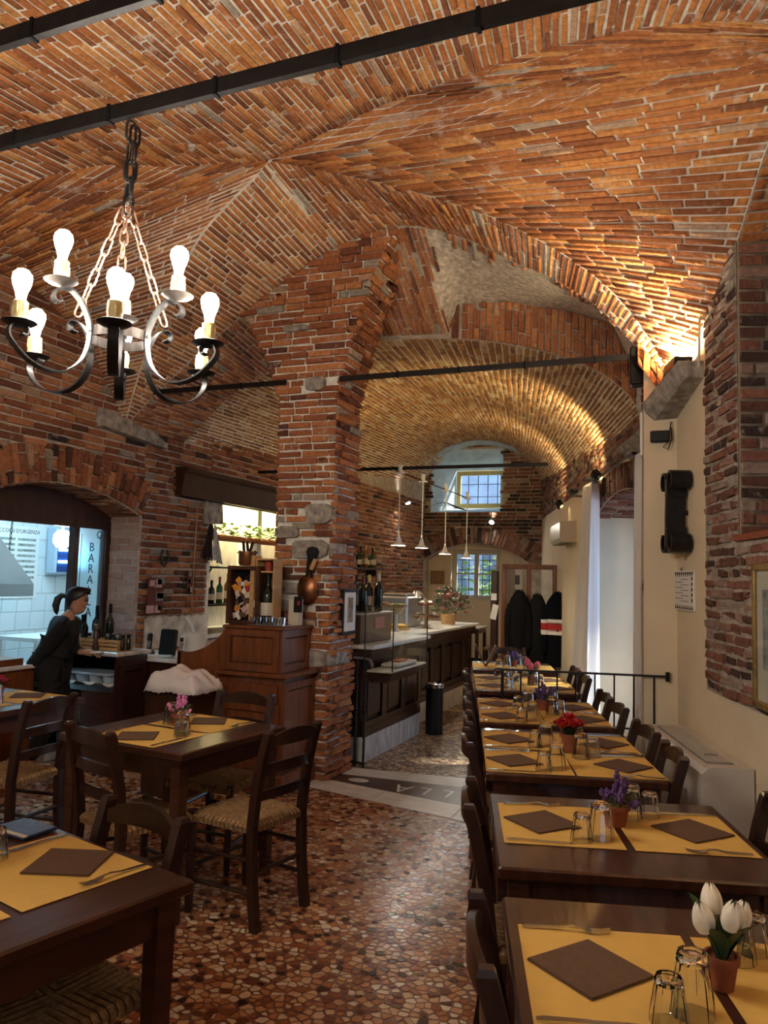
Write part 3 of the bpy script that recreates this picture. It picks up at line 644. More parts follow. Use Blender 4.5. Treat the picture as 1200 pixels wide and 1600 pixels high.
# pilaster at the hall's mouth, ledge and corbel over it
def pila(x0, x1, y0, y1, prof): return MB().prism(prof, y0, y1, 'y')
pl = struct(MB().prism([(-.325, 0), (-.02, 0), (-.02, 2.72), (-.13, 2.84), (-.325, 3.12)], 5.44, 5.78, 'y').build('wall_pilaster', M_CREAM), 'cream pilaster beside the hall arch')
MB().prism([(-.35, 3.10), (-.13, 2.80), (-.02, 2.70), (-.02, 3.3), (-.35, 3.4)], 5.45, 6.34, 'y').build('rough_brick_core', M_DBRICK, pl)
pq = Pieces()
Pq = lambda s, t: (lambda s, t: np.stack([-.36 + .25 * s, 5.44 - .02 * s + 0 * t, 3.14 - .36 * s + .16 * (t - .5)], -1))(np.asarray(s, float), np.asarray(t, float))
lay(Pq, 6, .16, (-.3, 2, 2), pq, gap=.012, rise=.05, jit=.01); finish(pq, M_VBRICK, pl, most=20)
MB().add([tuple(rw(.42, 2.60, .02)), tuple(rw(1.25, 2.60, .02)), tuple(rw(1.25, 2.60, -.1)), tuple(rw(.42, 2.60, -.1)), tuple(rw(.42, 2.70, .13)), tuple(rw(1.25, 2.70, .13)), tuple(rw(1.25, 2.70, -.1)), tuple(rw(.42, 2.70, -.1))], [(0, 1, 2, 3), (4, 5, 6, 7), (0, 1, 5, 4), (1, 2, 6, 5), (2, 3, 7, 6), (3, 0, 4, 7)]).build('stone_ledge', M_STONE, wr)
MB().add([tuple(rw(-.04, 2.66, .14)), tuple(rw(-.70, 2.80, .10)), tuple(rw(-.70, 2.80, -.02)), tuple(rw(-.04, 2.66, -.02)), tuple(rw(-.06, 2.79, .21)), tuple(rw(-.70, 2.90, .15)), tuple(rw(-.70, 2.90, -.02)), tuple(rw(-.06, 2.79, -.02)), tuple(rw(-.02, 2.72, .20))], [(0, 1, 2, 3), (4, 7, 6, 5), (0, 8, 4, 5, 1), (1, 5, 6, 2), (0, 3, 7, 4, 8)]).build('corbel_stone', M_STONE, wr)

# ---- far wall of the hall with two windows
FY = 13.8
def fspans(x):
    s = []
    lo = 2.22 - .36 * ((x + 3.78) / 1.05) ** 2 if -4.83 < x < -2.73 else 0
    up = (2.80, 3.97) if -4.63 < x < -3.26 else None
    return [(lo, up[0]), (up[1], 5)] if up else [(lo, 5)]
mb = MB()
for a, b in ((-5.6, -4.83), (-2.73, -1.5)): strips(mb, (0, FY, 0), (1, 0, 0), (0, -1, 0), .3, a, b, .4, fspans)
for a, b in ((-4.83, -4.63), (-4.63, -3.26), (-3.26, -2.73)): strips(mb, (0, FY, 0), (1, 0, 0), (0, -1, 0), .3, a, b, .07, fspans)
wf = struct(mb.build('wall_far', M_MORTARD, fix=False), 'dark brick end wall of the hall with an arched niche')
pf = Pieces()
Pf_ = lambda s, t: np.stack([-4.95 + 2.9 * np.asarray(t, float), np.full_like(np.asarray(s, float), FY), 1.8 + 2.4 * np.asarray(s, float)], -1)
def keep_f(p):
    x, z = p[0], p[2]
    if -4.66 < x < -3.23 and 2.77 < z < 4.0: return False
    if -4.9 < x < -2.66 and z < 2.22 - .36 * ((min(max(x, -4.83), -2.73) + 3.78) / 1.05) ** 2 + .33: return False
    return True
lay(Pf_, 36, .24, (-3.5, 8, 1.6), pf, gap=.014, rise=.02, keep=keep_f, dark=.2)
Pfr_ = lambda s, t: (lambda x, t: np.stack([x + (x + 3.78) * .22 * t, np.full_like(x, FY), 2.22 - .36 * ((x + 3.78) / 1.05) ** 2 + .31 * t], -1))(-4.83 + 2.1 * np.asarray(s, float), np.asarray(t, float))
lay(Pfr_, 34, .31, (-3.5, 8, 1.6), pf, gap=.013, rise=.03)
finish(pf, M_DBRICK, wf, most=200)
# plastered back of the niche, with the lower window hole
def nspans(x):
    if -4.30 < x < -3.36: return [(0, 1.18), (2.12, 2.5)]
    return [(0, 2.5)]
mb = MB(); strips(mb, (0, FY + .3, 0), (1, 0, 0), (0, -1, 0), .25, -5.2, -4.30, .9, nspans); strips(mb, (0, FY + .3, 0), (1, 0, 0), (0, -1, 0), .25, -4.30, -3.36, .94, nspans); strips(mb, (0, FY + .3, 0), (1, 0, 0), (0, -1, 0), .25, -3.36, -2.3, .9, nspans)
nw = struct(mb.build('wall_niche_far', M_CREAM, fix=False), 'cream plaster in the arched niche')
MB().box((-3.7, FY + .28, .06), (2.6, .02, .12)).build('baseboard', M_BLACKM, nw)
# splayed reveal of the upper window
rv = MB(); o_ = [(-4.63, 2.80), (-3.26, 2.80), (-3.26, 3.97), (-4.63, 3.97)]; i_ = [(-4.33, 2.93), (-3.36, 2.93), (-3.36, 3.66), (-4.33, 3.66)]
rv.add([(x, FY, z) for x, z in o_] + [(x, FY + .62, z) for x, z in i_], [(0, 1, 5, 4), (1, 2, 6, 5), (2, 3, 7, 6), (3, 0, 4, 7)])
struct(rv.build('wall_window_reveal', mat('pale blue reveal', (.55, .68, .74), .85, var=.22, scale=4, bump=.2), fix=False), 'pale blue splayed reveal of the upper window')  # reveal faces coloured pale blue
def window(n, x0, x1, z0, z1, y, label, frame_m, bars, sashes=1, iy=.06):
    W, H = x1 - x0, z1 - z0; fw = .05
    r = link('window_%d' % n, None, None, ((x0 + x1) / 2, y, z0)); struct(r, label)
    f = MB()
    for s_ in (-1, 1): f.box((s_ * (W / 2 - fw / 2), 0, H / 2), (fw, .06, H), b=.006)
    for z in (fw / 2, H - fw / 2): f.box((0, 0, z), (W - 2 * fw, .06, fw), b=.006)
    f.build('window_frame', frame_m, r)
    sw = (W - 2 * fw) / sashes
    for k in range(sashes):
        cx = -W / 2 + fw + sw * (k + .5); s_ = MB(); q = .04
        for e in (-1, 1): s_.box((cx + e * (sw / 2 - q / 2), -.012, H / 2), (q, .045, H - 2 * fw))
        for z in (fw + q / 2, H - fw - q / 2): s_.box((cx, -.012, z), (sw - 2 * q, .045, q))
        so_ = s_.build('sash', frame_m, r)
        if sashes > 1: MB().box((cx, -.012, H * .52), (sw - 2 * q, .03, .025)).build('glazing_bar', frame_m, so_)
        MB().box((cx, .0, H / 2), (sw - 2 * q, .006, H - 2 * fw - 2 * q)).build('pane', M_PANE, r)
    nx, nz = bars
    for i in range(nx): MB().tube([(-W / 2 + W * (i + 1) / (nx + 1), iy + .1, 0), (-W / 2 + W * (i + 1) / (nx + 1), iy + .1, H)], .008, 6).build('iron_bar', M_IRON, r)
    for j in range(nz): MB().tube([(-W / 2, iy + .11, H * (j + 1) / (nz + 1)), (W / 2, iy + .11, H * (j + 1) / (nz + 1))], .007, 6).build('iron_bar', M_IRON, r)
    return r
window(1, -4.30, -3.36, 1.18, 2.12, FY + .42, 'white two-sash window with iron bars in the niche', mat('aged white paint', (.55, .52, .45), .6), (6, 4), 2)
window(2, -4.33, -3.36, 2.93, 3.66, FY + .66, 'small yellow-framed barred window high in the end wall', mat('yellow window paint', (.70, .58, .24), .6), (4, 2), 1)

# ---- closing shell around the rooms: unseen slab added against sky leaks, wall for bounce light behind the camera
struct(MB().box((-3, 5.7, 4.85), (13, 18, .1)).build('sky_block_slab', M_WHITE), 'unseen flat slab added over the vaults to block sky light')
struct(MB().box((-1.8, -3.0, 2.3), (7.5, .12, 4.6)).build('wall_back', M_CREAM), 'cream wall at the entrance end')
# ================================================================== TABLES, CHAIRS, PLACE SETTINGS
def rush_seat():
    mb = MB(); H = .40; Wf, Wb, D = .41, .36, .38; N = 15
    def corner(x, y):                                   # unit square to trapezium
        w = Wb + (Wf - Wb) * (y + 1) / 2; return Vector((x * w / 2, y * D / 2, 0))
    for q in range(4):
        for i in range(N):
            a = -1 + 2 * (i + .08) / N; b = -1 + 2 * (i + .92) / N; m = (a + b) / 2; e = 1 - abs(m)
            def pt(u, k, z):                            # u along the rail, k depth from the rail (0..1)
                x, y = {0: (u, -1 + k), 1: (1 - k, u), 2: (-u, 1 - k), 3: (-1 + k, -u)}[q]; p = corner(x, y); return (p.x, p.y, z)
            zz = .448; dip = .010
            vs = [pt(a, -.02, zz - .038), pt(b, -.02, zz - .038), pt(a, -.035, zz - .012), pt(m, -.05, zz - .010), pt(b, -.035, zz - .012),
                  pt(a, .06, zz), pt(m, .06, zz + .005), pt(b, .06, zz), pt(a, 1 - abs(a), zz - dip * e), pt(m, 1 - abs(m), zz + .004 - dip * e), pt(b, 1 - abs(b), zz - dip * e)]
            mb.add(vs, [(0, 1, 4, 3, 2), (2, 3, 6, 5), (3, 4, 7, 6), (5, 6, 9, 8), (6, 7, 10, 9)])
    mb.add([tuple(corner(x, y) * .97 + Vector((0, 0, .432))) for x, y in ((-1, -1), (1, -1), (1, 1), (-1, 1))], [(0, 1, 2, 3)])
    mb.add([tuple(corner(x, y) * .97 + Vector((0, 0, .412))) for x, y in ((-1, -1), (1, -1), (1, 1), (-1, 1))], [(3, 2, 1, 0)])
    return mb
CH = .87
def make_chair():
    t = thing('ladder_back_chair', 'x', 'chair')
    rush_seat().build('seat', M_RUSH, t, fix=False)
    for s in (-1, 1):
        MB().tube([(s * .185, .175, 0), (s * .185, .175, .2), (s * .185, .172, .455)], [.015, .019, .020], 8).build('leg', M_CHAIR, t, smooth=True)
        b = MB(); prof = [(0, -.225), (.22, -.195), (.44, -.185), (.62, -.205), (.76, -.235), (CH - .012, -.262), (CH, -.262)]
        for (z0, y0), (z1, y1) in zip(prof[:-1], prof[1:]):
            w0 = .017 if z0 < .8 else .018
            b.add([(s * .172 + i * w0, y0 + j * .020, z0) for i, j in ((-1, -1), (1, -1), (1, 1), (-1, 1))] + [(s * .172 + i * (w0 if z1 < CH else .012), y1 + j * (.020 if z1 < CH else .014), z1) for i, j in ((-1, -1), (1, -1), (1, 1), (-1, 1))],
                  [(0, 1, 5, 4), (1, 2, 6, 5), (2, 3, 7, 6), (3, 0, 4, 7)] + ([(7, 6, 5, 4)] if z1 == CH else []) + ([(0, 1, 2, 3)] if z0 == 0 else []))
        b.build('leg', M_CHAIR, t)
    for z, h, yb in ((.815, .070, -.252), (.690, .048, -.222), (.570, .042, -.198)):
        sl = MB(); n = 10; vs = []
        for i in range(n + 1):
            x = -.160 + .32 * i / n; k = 1 - (x / .16) ** 2; y = yb - .030 * k; up = .020 * k if z > .8 else .010 * k
            hh = h * (.55 + .45 * k if z > .8 else 1)
            for dy, dz in ((-.009, -hh / 2), (.009, -hh / 2), (.009, hh / 2), (-.009, hh / 2)): vs.append((x, y + dy, z + up + dz))
        fs = [(j * 4 + k, j * 4 + (k + 1) % 4, j * 4 + 4 + (k + 1) % 4, j * 4 + 4 + k) for j in range(n) for k in range(4)]
        sl.add(vs, fs + [(3, 2, 1, 0), (n * 4, n * 4 + 1, n * 4 + 2, n * 4 + 3)]); sl.build('back_slat', M_CHAIR, t, smooth=50)
    for z in (.14, .28):
        for s in (-1, 1): MB().tube([(s * .185, .175, z), (s * .173, -.205, z + .015)], .010, 6).build('stretcher', M_CHAIR, t, smooth=True)
    MB().tube([(-.185, .175, .20), (.185, .175, .20)], .010, 6).build('stretcher', M_CHAIR, t, smooth=True)
    MB().tube([(-.173, -.20, .24), (.173, -.20, .24)], .010, 6).build('stretcher', M_CHAIR, t, smooth=True)
    return t
CHAIR = make_chair(); _first = [True]
def put_chair(x, y, rz, label, group='ladder-back chairs with rush seats'):
    if _first[0]: _first[0] = False; c = CHAIR; c.location = (x, y, 0.0012); c.rotation_euler = (0, 0, rz)
    else: c = dup(CHAIR, (x, y, 0.0012), rz)
    c['label'] = label; c['group'] = group; return c
def table(x, y, rz, W, D, label, H=.76):
    t = thing('dining_table', label, 'table', (x, y, .0012), rz)
    MB().box((0, 0, H - .018), (W, D, .035), b=.006).build('tabletop', M_WOODX, t)
    a = MB()
    for s in (-1, 1): MB().box((0, s * (D / 2 - .06), H - .085), (W - .16, .022, .098)).build('apron', M_WOODX, t); MB().box((s * (W / 2 - .06), 0, H - .085), (.022, D - .16, .098)).build('apron', M_WOODX, t)
    for i in (-1, 1):
        for j in (-1, 1):
            l = MB(); a_, b_ = .029, .022; cx, cy = i * (W / 2 - .06), j * (D / 2 - .06)
            l.add([(cx + p * b_, cy + q * b_, 0) for p, q in ((-1, -1), (1, -1), (1, 1), (-1, 1))] + [(cx + p * a_, cy + q * a_, H - .036) for p, q in ((-1, -1), (1, -1), (1, 1), (-1, 1))], [(3, 2, 1, 0), (4, 5, 6, 7), (0, 1, 5, 4), (1, 2, 6, 5), (2, 3, 7, 6), (3, 0, 4, 7)]); l.build('leg', M_WOOD, t)
    return t
TZ = .7622
# -- prototypes of the tableware
def fork_mesh():
    mb = MB(); st = [(-.10, .006, .0012, 0), (-.09, .0075, .0015, .0), (-.02, .0045, .002, .003), (.012, .0030, .002, .009), (.032, .0035, .0018, .008), (.045, .0105, .0012, .004), (.060, .0120, .0010, .002)]
    vs = []
    for y, w, th, z in st: vs += [(-w, y, z), (w, y, z), (w, y, z + th * 1.6), (-w, y, z + th * 1.6)]
    n = len(st); mb.add(vs, [(j * 4 + k, j * 4 + (k + 1) % 4, j * 4 + 4 + (k + 1) % 4, j * 4 + 4 + k) for j in range(n - 1) for k in range(4)] + [(3, 2, 1, 0), ((n - 1) * 4, (n - 1) * 4 + 1, (n - 1) * 4 + 2, (n - 1) * 4 + 3)])
    for i in range(4):
        x = -.0098 + i * .00653; vs = []
        for y, w, z in ((.058, .0022, .002), (.080, .0018, .003), (.100, .0010, .007)): vs += [(x - w, y, z), (x + w, y, z), (x + w, y, z + .0018), (x - w, y, z + .0018)]
        mb.add(vs, [(j * 4 + k, j * 4 + (k + 1) % 4, j * 4 + 4 + (k + 1) % 4, j * 4 + 4 + k) for j in range(2) for k in range(4)] + [(3, 2, 1, 0), (8, 9, 10, 11)])
    me = mb.mesh('fork', M_STEEL, 50); fix_normals(me); return me
def knife_mesh():
    mb = MB(); st = [(-.105, .006, .003), (-.09, .0085, .004), (-.01, .0065, .004), (0, .0075, .002), (.06, .0095, .0014), (.09, .008, .0012), (.108, .0015, .0010)]; vs = []
    for y, w, th in st: vs += [(-w, y, 0), (w, y, 0), (w, y, th), (-w, y, th)]
    n = len(st); mb.add(vs, [(j * 4 + k, j * 4 + (k + 1) % 4, j * 4 + 4 + (k + 1) % 4, j * 4 + 4 + k) for j in range(n - 1) for k in range(4)] + [(3, 2, 1, 0), ((n - 1) * 4, (n - 1) * 4 + 1, (n - 1) * 4 + 2, (n - 1) * 4 + 3)])
    me = mb.mesh('knife', M_STEEL, 50); fix_normals(me); return me
def glass_mesh(r, h, n=12):
    k = r * .60
    mb = MB().lathe([(.0005, h * .84), (r * .60, h * .82), (r * .70, h * .60), (r * .94, 0.0), (r, 0.0), (r * .93, h * .3), (r * .80, h * .62), (r * .72, h * .94), (r * .66, h), (r * .5, h), (r * .45, h * .96), (.0005, h * .96)], n, cap=False)
    me = mb.mesh('glass', M_GLASS, 25); fix_normals(me); return me
FORK, KNIFE, TALL, SHORT = fork_mesh(), knife_mesh(), glass_mesh(.042, .112), glass_mesh(.036, .082)
mt = MB().grid(lambda u, v: ((u - .5) * .37, (v - .5) * .43, .0006 + .0006 * math.sin(u * 9) * math.sin(v * 7)), 6, 6); mt.grid(lambda u, v: ((u - .5) * .37, (.5 - v) * .43, 0), 1, 1)
MAT = mt.mesh('placemat', M_YPAPER, 60)
np_ = MB()
for k in range(4): np_.add([((i * (.092 - .0008 * k)), (j * (.092 - .0005 * k)), .0010 + .0012 * k + zz) for zz in (0, .0009) for i, j in ((-1, -1), (1, -1), (1, 1), (-1, 1))], [(3, 2, 1, 0), (4, 5, 6, 7), (0, 1, 5, 4), (1, 2, 6, 5), (2, 3, 7, 6), (3, 0, 4, 7)])
NAP = np_.mesh('napkin', M_NAPKIN)
def put(name, me, loc, rz, label, cat, group=None):
    o = link(name, me, None, loc); o.rotation_euler = (0, 0, rz); return tag(o, label, cat, group)
def setting(x, y, ang, tab, seat, items='mnfktsg', rnd=random.Random(11), off=(0, 0)):
    """one place; the guest sits at local -x looking along +x; ang turns it on the floor plan"""
    c, s = math.cos(ang), math.sin(ang)
    def at(u, v, z): return (x + c * u - s * v, y + s * u + c * v, z)
    j = lambda k: rnd.uniform(-k, k); w = '%s of the %s' % (seat, tab)
    if 'm' in items: put('placemat', MAT, at(0, 0, TZ), ang + j(.012), 'yellow paper placemat at the ' + w, 'placemat', 'yellow paper placemats')
    if 'n' in items: put('napkin', NAP, at(-.05 + j(.008), .01 + j(.015), TZ + .0016), ang + .66 + j(.12), 'folded brown napkin at the ' + w, 'napkin', 'brown paper napkins')
    if 'f' in items: put('fork', FORK, at(-.075 + j(.01), .198 + j(.008), TZ + .0018), ang - PI / 2 + j(.06), 'steel fork at the ' + w, 'fork', 'forks')
    if 'k' in items: put('knife', KNIFE, at(-.075 + j(.01), -.185 + j(.008), TZ + .0018), ang - PI / 2 + j(.04), 'steel knife at the ' + w, 'knife', 'knives')
    if 't' in items: put('drinking_glass', TALL, at(.125 + j(.008), -.115 + j(.01), TZ + .0014), j(1), 'taller upturned glass at the ' + w, 'glass', 'upturned tumblers')
    if 's' in items: put('drinking_glass', SHORT, at(.060 + j(.008), -.160 + j(.01), TZ + .0014), j(1), 'shorter upturned glass at the ' + w, 'glass', 'upturned tumblers')
# -- flowers
def pot(t, r=.036, h=.072):
    MB().lathe([(r * .68, 0), (r * .92, h * .78), (r * 1.04, h * .78), (r * 1.06, h), (r * .9, h), (r * .86, h * .86), (.001, h * .86)], 20).build('pot', M_TERRA, t, smooth=35)
def petal(mb, az, r, h, w, open_=.25, tilt=0.0, base=(0, 0, 0), M=None):
    def P(u, v):
        ww = w * math.sin(PI * min(.97, .18 + .76 * v)) ** .55; a = az + (u - .5) * 2 * ww
        rr = r * (.35 + .65 * math.sin(PI * min(1, .15 + .55 * v))) + open_ * r * v * v
        p = Vector((math.cos(a) * rr, math.sin(a) * rr, h * v - .12 * h * (2 * u - 1) ** 2 * v))
        return tuple((M @ p if M else p) + Vector(base))
    mb.grid(P, 6, 8)
def blade(mb, az, L, w, bend, z0, r0=.008):
    d = Vector((math.cos(az), math.sin(az), 0)); s = Vector((-d.y, d.x, 0))
    def P(u, v):
        th = .20 + bend * v; p = d * (r0 + L * v * math.sin(th)) + Vector((0, 0, z0 + L * v * math.cos(th * .8)))
        ww = w * math.sin(PI * (.1 + .9 * v)) ** .8 if v < .999 else 0; q = p + s * (u - .5) * 2 * ww + Vector((0, 0, abs(u - .5) * ww * .8)); return tuple(q)
    mb.grid(P, 2, 8)
def sticks(t, tips, m, z0=.06):
    for p in tips: MB().tube([(p[0] * .15, p[1] * .15, z0), (p[0] * .6, p[1] * .6, (z0 + p[2]) * .52), p], .0022, 5).build('stem', m, t)
def tilt_m(p): return Vector((0, 0, 1)).rotation_difference(Vector((p[0], p[1], max(.06, p[2])))).to_matrix()
def tulips(loc, color, label, sc=1.0, n=4, cname='tulip'):
    t = thing('potted_tulips', label, 'flowers', loc); t.scale = (sc,) * 3; pot(t)
    m = mat(cname + ' petal', color, .55, var=.12, scale=30); rd = random.Random(n)
    tips = [(.036 * math.cos(a + .5), .036 * math.sin(a + .5), .122 + .020 * (i % 2)) for i, a in enumerate([2 * PI * k / n for k in range(n)])]
    sticks(t, tips, M_LEAF)
    for p in tips:
        b = MB(); M = tilt_m(p)
        for k in range(6): petal(b, 2 * PI * k / 6 + rd.random() * .2, .0285 - .002 * (k % 2), .064, .90, -.62, base=p, M=M)
        b.build('bloom', m, t, smooth=80, fix=False)
    for k in range(6):
        b = MB(); blade(b, k * 1.05 + .3, .095 + .02 * (k % 3), .020, .50, .055); b.build('leaf', M_LEAF, t, smooth=80, fix=False)
    return t
def roses(loc, color, label, sc=1.0, cname='rose'):
    t = thing('potted_roses', label, 'flowers', loc); t.scale = (sc,) * 3; pot(t); rd = random.Random(4)
    m = mat(cname + ' petal', color, .6, var=.2, scale=40)
    tips = [(.034 * math.cos(a), .034 * math.sin(a), .108 + rd.uniform(-.006, .012)) for a in np.linspace(0, 2 * PI, 7)[:-1]] + [(0, 0, .130)]
    sticks(t, tips, M_LEAF)
    for p in tips:
        b = MB(); M = tilt_m(p)
        for ring, (r, h, k) in enumerate(((.007, .026, 3), (.013, .027, 4), (.019, .024, 5))):
            for q in range(k): petal(b, 2 * PI * q / k + ring * .7, r, h, .75, .35 * ring, base=p, M=M)
        b.build('bloom', m, t, smooth=80, fix=False)
    for k in range(9):
        b = MB(); blade(b, k * .7, .06 + .015 * (k % 3), .014, .9, .058); b.build('leaf', M_LEAF, t, smooth=80, fix=False)
    return t
def spikes(loc, color, label, sc=1.0, cname='lavender', seed=1, n=9):
    t = thing('potted_lavender', label, 'flowers', loc); t.scale = (sc,) * 3; pot(t, .046, .070); rd = random.Random(seed); m = mat(cname + ' bud', color, .7, var=.3, scale=60)
    for i in range(n):
        a = rd.uniform(0, 2 * PI); r = rd.uniform(.01, .080); h = rd.uniform(.12, .185) - r * .5; p0 = Vector((r * .25 * math.cos(a), r * .25 * math.sin(a), .06)); p1 = Vector((r * math.cos(a), r * math.sin(a), h))
        MB().tube([p0, (p0 + p1) / 2 + Vector((0, 0, .006)), p1], .0015, 5).build('stem', M_LEAFL, t)
        b = MB(); d = (p1 - p0) * .48; k = 26
        for q in range(k):
            c = p1 - d * (q / k) + Vector((rd.uniform(-1, 1), rd.uniform(-1, 1), rd.uniform(-1, 1))) * (.004 + .007 * q / k); s = rd.uniform(.0045, .0075)
            b.add([c + Vector(v) * s for v in ((1, 0, 0), (0, 1, 0), (-1, 0, 0), (0, -1, 0), (0, 0, 1.5), (0, 0, -1.3))], [(0, 1, 4), (1, 2, 4), (2, 3, 4), (3, 0, 4), (1, 0, 5), (2, 1, 5), (3, 2, 5), (0, 3, 5)])
        b.build('flower_spike', m, t, fix=False)
    gm = mat('sage leaf', (.10, .16, .06), .6, var=.3, scale=30)
    for k in range(22):
        b = MB(); blade(b, rd.uniform(0, 6.28), rd.uniform(.04, .085), .007, rd.uniform(.5, 1.2), .06); b.build('leaf', gm, t, smooth=80, fix=False)
    return t
def set_row(tab, a_list, b_c, pre=('',), items=('mnfkts', 'mnfkts'), off=.188):
    for a, p in zip(a_list, pre):
        for side, ang, k in (('aisle', ROWROT, 0), ('wall', ROWROT + PI, 1)):
            b = b_c + (-off if side == 'aisle' else off); x, y, _ = row(b, a)
            setting(x, y, ang, tab, (p + ' ' + side + ' seat').strip(), items[k])
BC = .495                                         # middle of the table row
def rtable(a0, a1, lab, W=.75, bc=None): x, y, _ = row(BC if bc is None else bc, (a0 + a1) / 2); return table(x, y, ROWROT, W, a1 - a0, lab)
# nearest to farthest along the right wall
rtable(1.29, 2.09, 'square dark wood table carrying white tulips, nearest in the row by the wall', .82, .53)
set_row('white-tulip table', [1.71], .53, off=.197)
tulips(row(.540, 1.70, TZ), (.80, .74, .60), 'terracotta pot of white tulips', .92, 4, 'white tulip')
rtable(2.29, 3.05, 'square dark wood table with chipped front edge carrying purple lavender', .82, .53); set_row('lavender table', [2.71], .53, off=.197)
spikes(row(.531, 2.74, TZ), (.11, .05, .17), 'terracotta pot of purple lavender with a reddish sprig', 1.0, 'lavender', 2, 10)
rtable(3.36, 4.36, 'long dark wood table carrying red roses'); set_row('red-rose table', [3.60, 4.07], BC, ('front', 'rear'))
roses(row(.53, 3.86, TZ), (.42, .015, .012), 'terracotta pot of red roses', 1.15, 'red rose')
rtable(4.52, 5.40, 'long dark wood table carrying violet flowers, just before the iron railing'); set_row('violet-flower table', [4.75, 5.18], BC, ('front', 'rear'))
spikes(row(.53, 5.03, TZ), (.10, .05, .20), 'terracotta pot of violet flowers before the iron railing', .95, 'violet', 5, 12)
rtable(5.80, 6.80, 'long dark table with pink tulips beyond the iron railing'); set_row('pink-tulip table', [6.06, 6.52], BC, ('front', 'rear'), ('mnkts', 'mnts'))
tulips(row(.56, 6.22, TZ), (.62, .10, .18), 'terracotta pot of pink tulips beyond the iron railing', 1.0, 3, 'pink tulip')
rtable(7.10, 7.85, 'dark table with an open menu beyond the pink-tulip table'); set_row('farthest row table', [7.45], BC, ('',), ('mts', 'mts'))
spikes(row(.50, 7.45, TZ), (.12, .06, .22), 'terracotta pot of violet flowers on the farthest row table', .95, 'violet', 8, 10)
# open menu leaning on that table
mn = thing('menu_folder', 'open dark menu folder standing on the farthest row table', 'menu', row(.24, 7.42, TZ), ROWROT)
MB().box((-.05, 0, .10), (.012, .16, .21), m=Matrix.Rotation(-.45, 3, 'Y')).build('cover', M_NAPKIN, mn); MB().box((.05, 0, .10), (.012, .16, .21), m=Matrix.Rotation(.45, 3, 'Y')).build('cover', M_NAPKIN, mn); MB().box((.062, 0, .10), (.004, .13, .17), m=Matrix.Rotation(.45, 3, 'Y')).build('page', M_YPAPER, mn)
def rchair(b, a, side, lab, tw=0.0):
    x, y, _ = row(b, a); put_chair(x, y, ROWROT + (-PI / 2 if side == 'aisle' else PI / 2) + tw, lab)
AB, WB = .315, .665
rchair(AB, 1.66, 'aisle', 'dark ladder-back chair on the aisle side of the white-tulip table', .03)
rchair(AB - .01, 2.66, 'aisle', 'dark ladder-back chair on the aisle side of the lavender table', -.03)
rchair(WB + .14, 2.66, 'wall', 'dark ladder-back chair between the lavender table and the cream wall', .05)
rchair(AB - .01, 3.60, 'aisle', 'front ladder-back chair on the aisle side of the red-rose table', .04); rchair(AB, 4.08, 'aisle', 'rear ladder-back chair on the aisle side of the red-rose table')
rchair(WB, 3.53, 'wall', 'front ladder-back chair between the red-rose table and the radiator', -.04); rchair(WB, 4.02, 'wall', 'rear ladder-back chair between the red-rose table and the radiator', .05)
rchair(AB, 4.73, 'aisle', 'front ladder-back chair on the aisle side of the violet-flower table'); rchair(AB, 5.16, 'aisle', 'rear ladder-back chair on the aisle side of the violet-flower table', .04)
rchair(WB, 4.72, 'wall', 'front ladder-back chair on the wall side of the violet-flower table', .06); rchair(WB, 5.15, 'wall', 'rear ladder-back chair on the wall side of the violet-flower table')
rchair(AB, 6.05, 'aisle', 'front ladder-back chair on the aisle side of the pink-tulip table'); rchair(WB + .02, 6.05, 'wall', 'front ladder-back chair by the curtain at the pink-tulip table'); rchair(WB + .02, 6.55, 'wall', 'rear ladder-back chair by the curtain at the pink-tulip table')
x, y, _ = row(BC, 8.02); put_chair(x, y, ROWROT + PI, 'ladder-back chair at the head of the farthest row table before the coats')
# left side
TL = -.245
def lt(cx, cy, rot, u, v): c, s = math.cos(rot), math.sin(rot); return cx + c * u - s * v, cy + s * u + c * v
table(-1.715, 1.494, TL, .80, .80, 'dark wood table with a worn front edge at the lower left')
for v, ang, seat in ((.195, TL - PI / 2, 'far seat'), (-.20, TL + PI / 2, 'near seat')):
    x, y = lt(-1.715, 1.494, TL, .035, v); setting(x, y, ang, 'lower left table', seat, 'mnfkts' if v > 0 else 'm')
x, y = lt(-1.715, 1.494, TL, .075, .215); put_chair(x, y, TL + PI, 'ladder-back chair pushed under the far side of the lower left table')
x, y = lt(-1.715, 1.494, TL, -.29, .315)
bm_ = thing('menu_folder', 'blue menu folder lying on the lower left table', 'menu', (x, y, TZ), TL + .12); MB().box((0, 0, .006), (.16, .12, .010), b=.002).build('cover', mat('blue starry cover', (.035, .05, .12), .4, var=.6, scale=60), bm_); MB().box((.004, -.058, .013), (.172, .014, .006), b=.002).build('binding_bar', M_LABEL, bm_)
table(-2.476, 3.37, -.105, .80, .80, 'dark wood table with pink heather in the middle of the left side')
for v, ang, seat, sh in ((.20, -.105 - PI / 2, 'far seat', .0), (-.20, -.105 + PI / 2, 'near seat', .0)):
    x, y = lt(-2.476, 3.37, -.105, sh, v); setting(x, y, ang, 'pink-heather table', seat, 'mnfkts')
spikes((-2.50, 3.43, TZ), (.55, .16, .36), 'dark pot of pink heather', .95, 'heather', 9, 8)
put_chair(-2.42, 3.02, -.31, 'ladder-back chair with its back to the camera at the pink-heather table')
put_chair(-1.99, 3.30, PI / 2 - .20, 'ladder-back chair on the aisle side of the pink-heather table')
put_chair(-2.46, 3.745, PI + .02, 'ladder-back chair on the far side of the pink-heather table')
table(-3.98, 3.52, -.05, .80, .80, 'dark wood table with a red flower at the left edge')
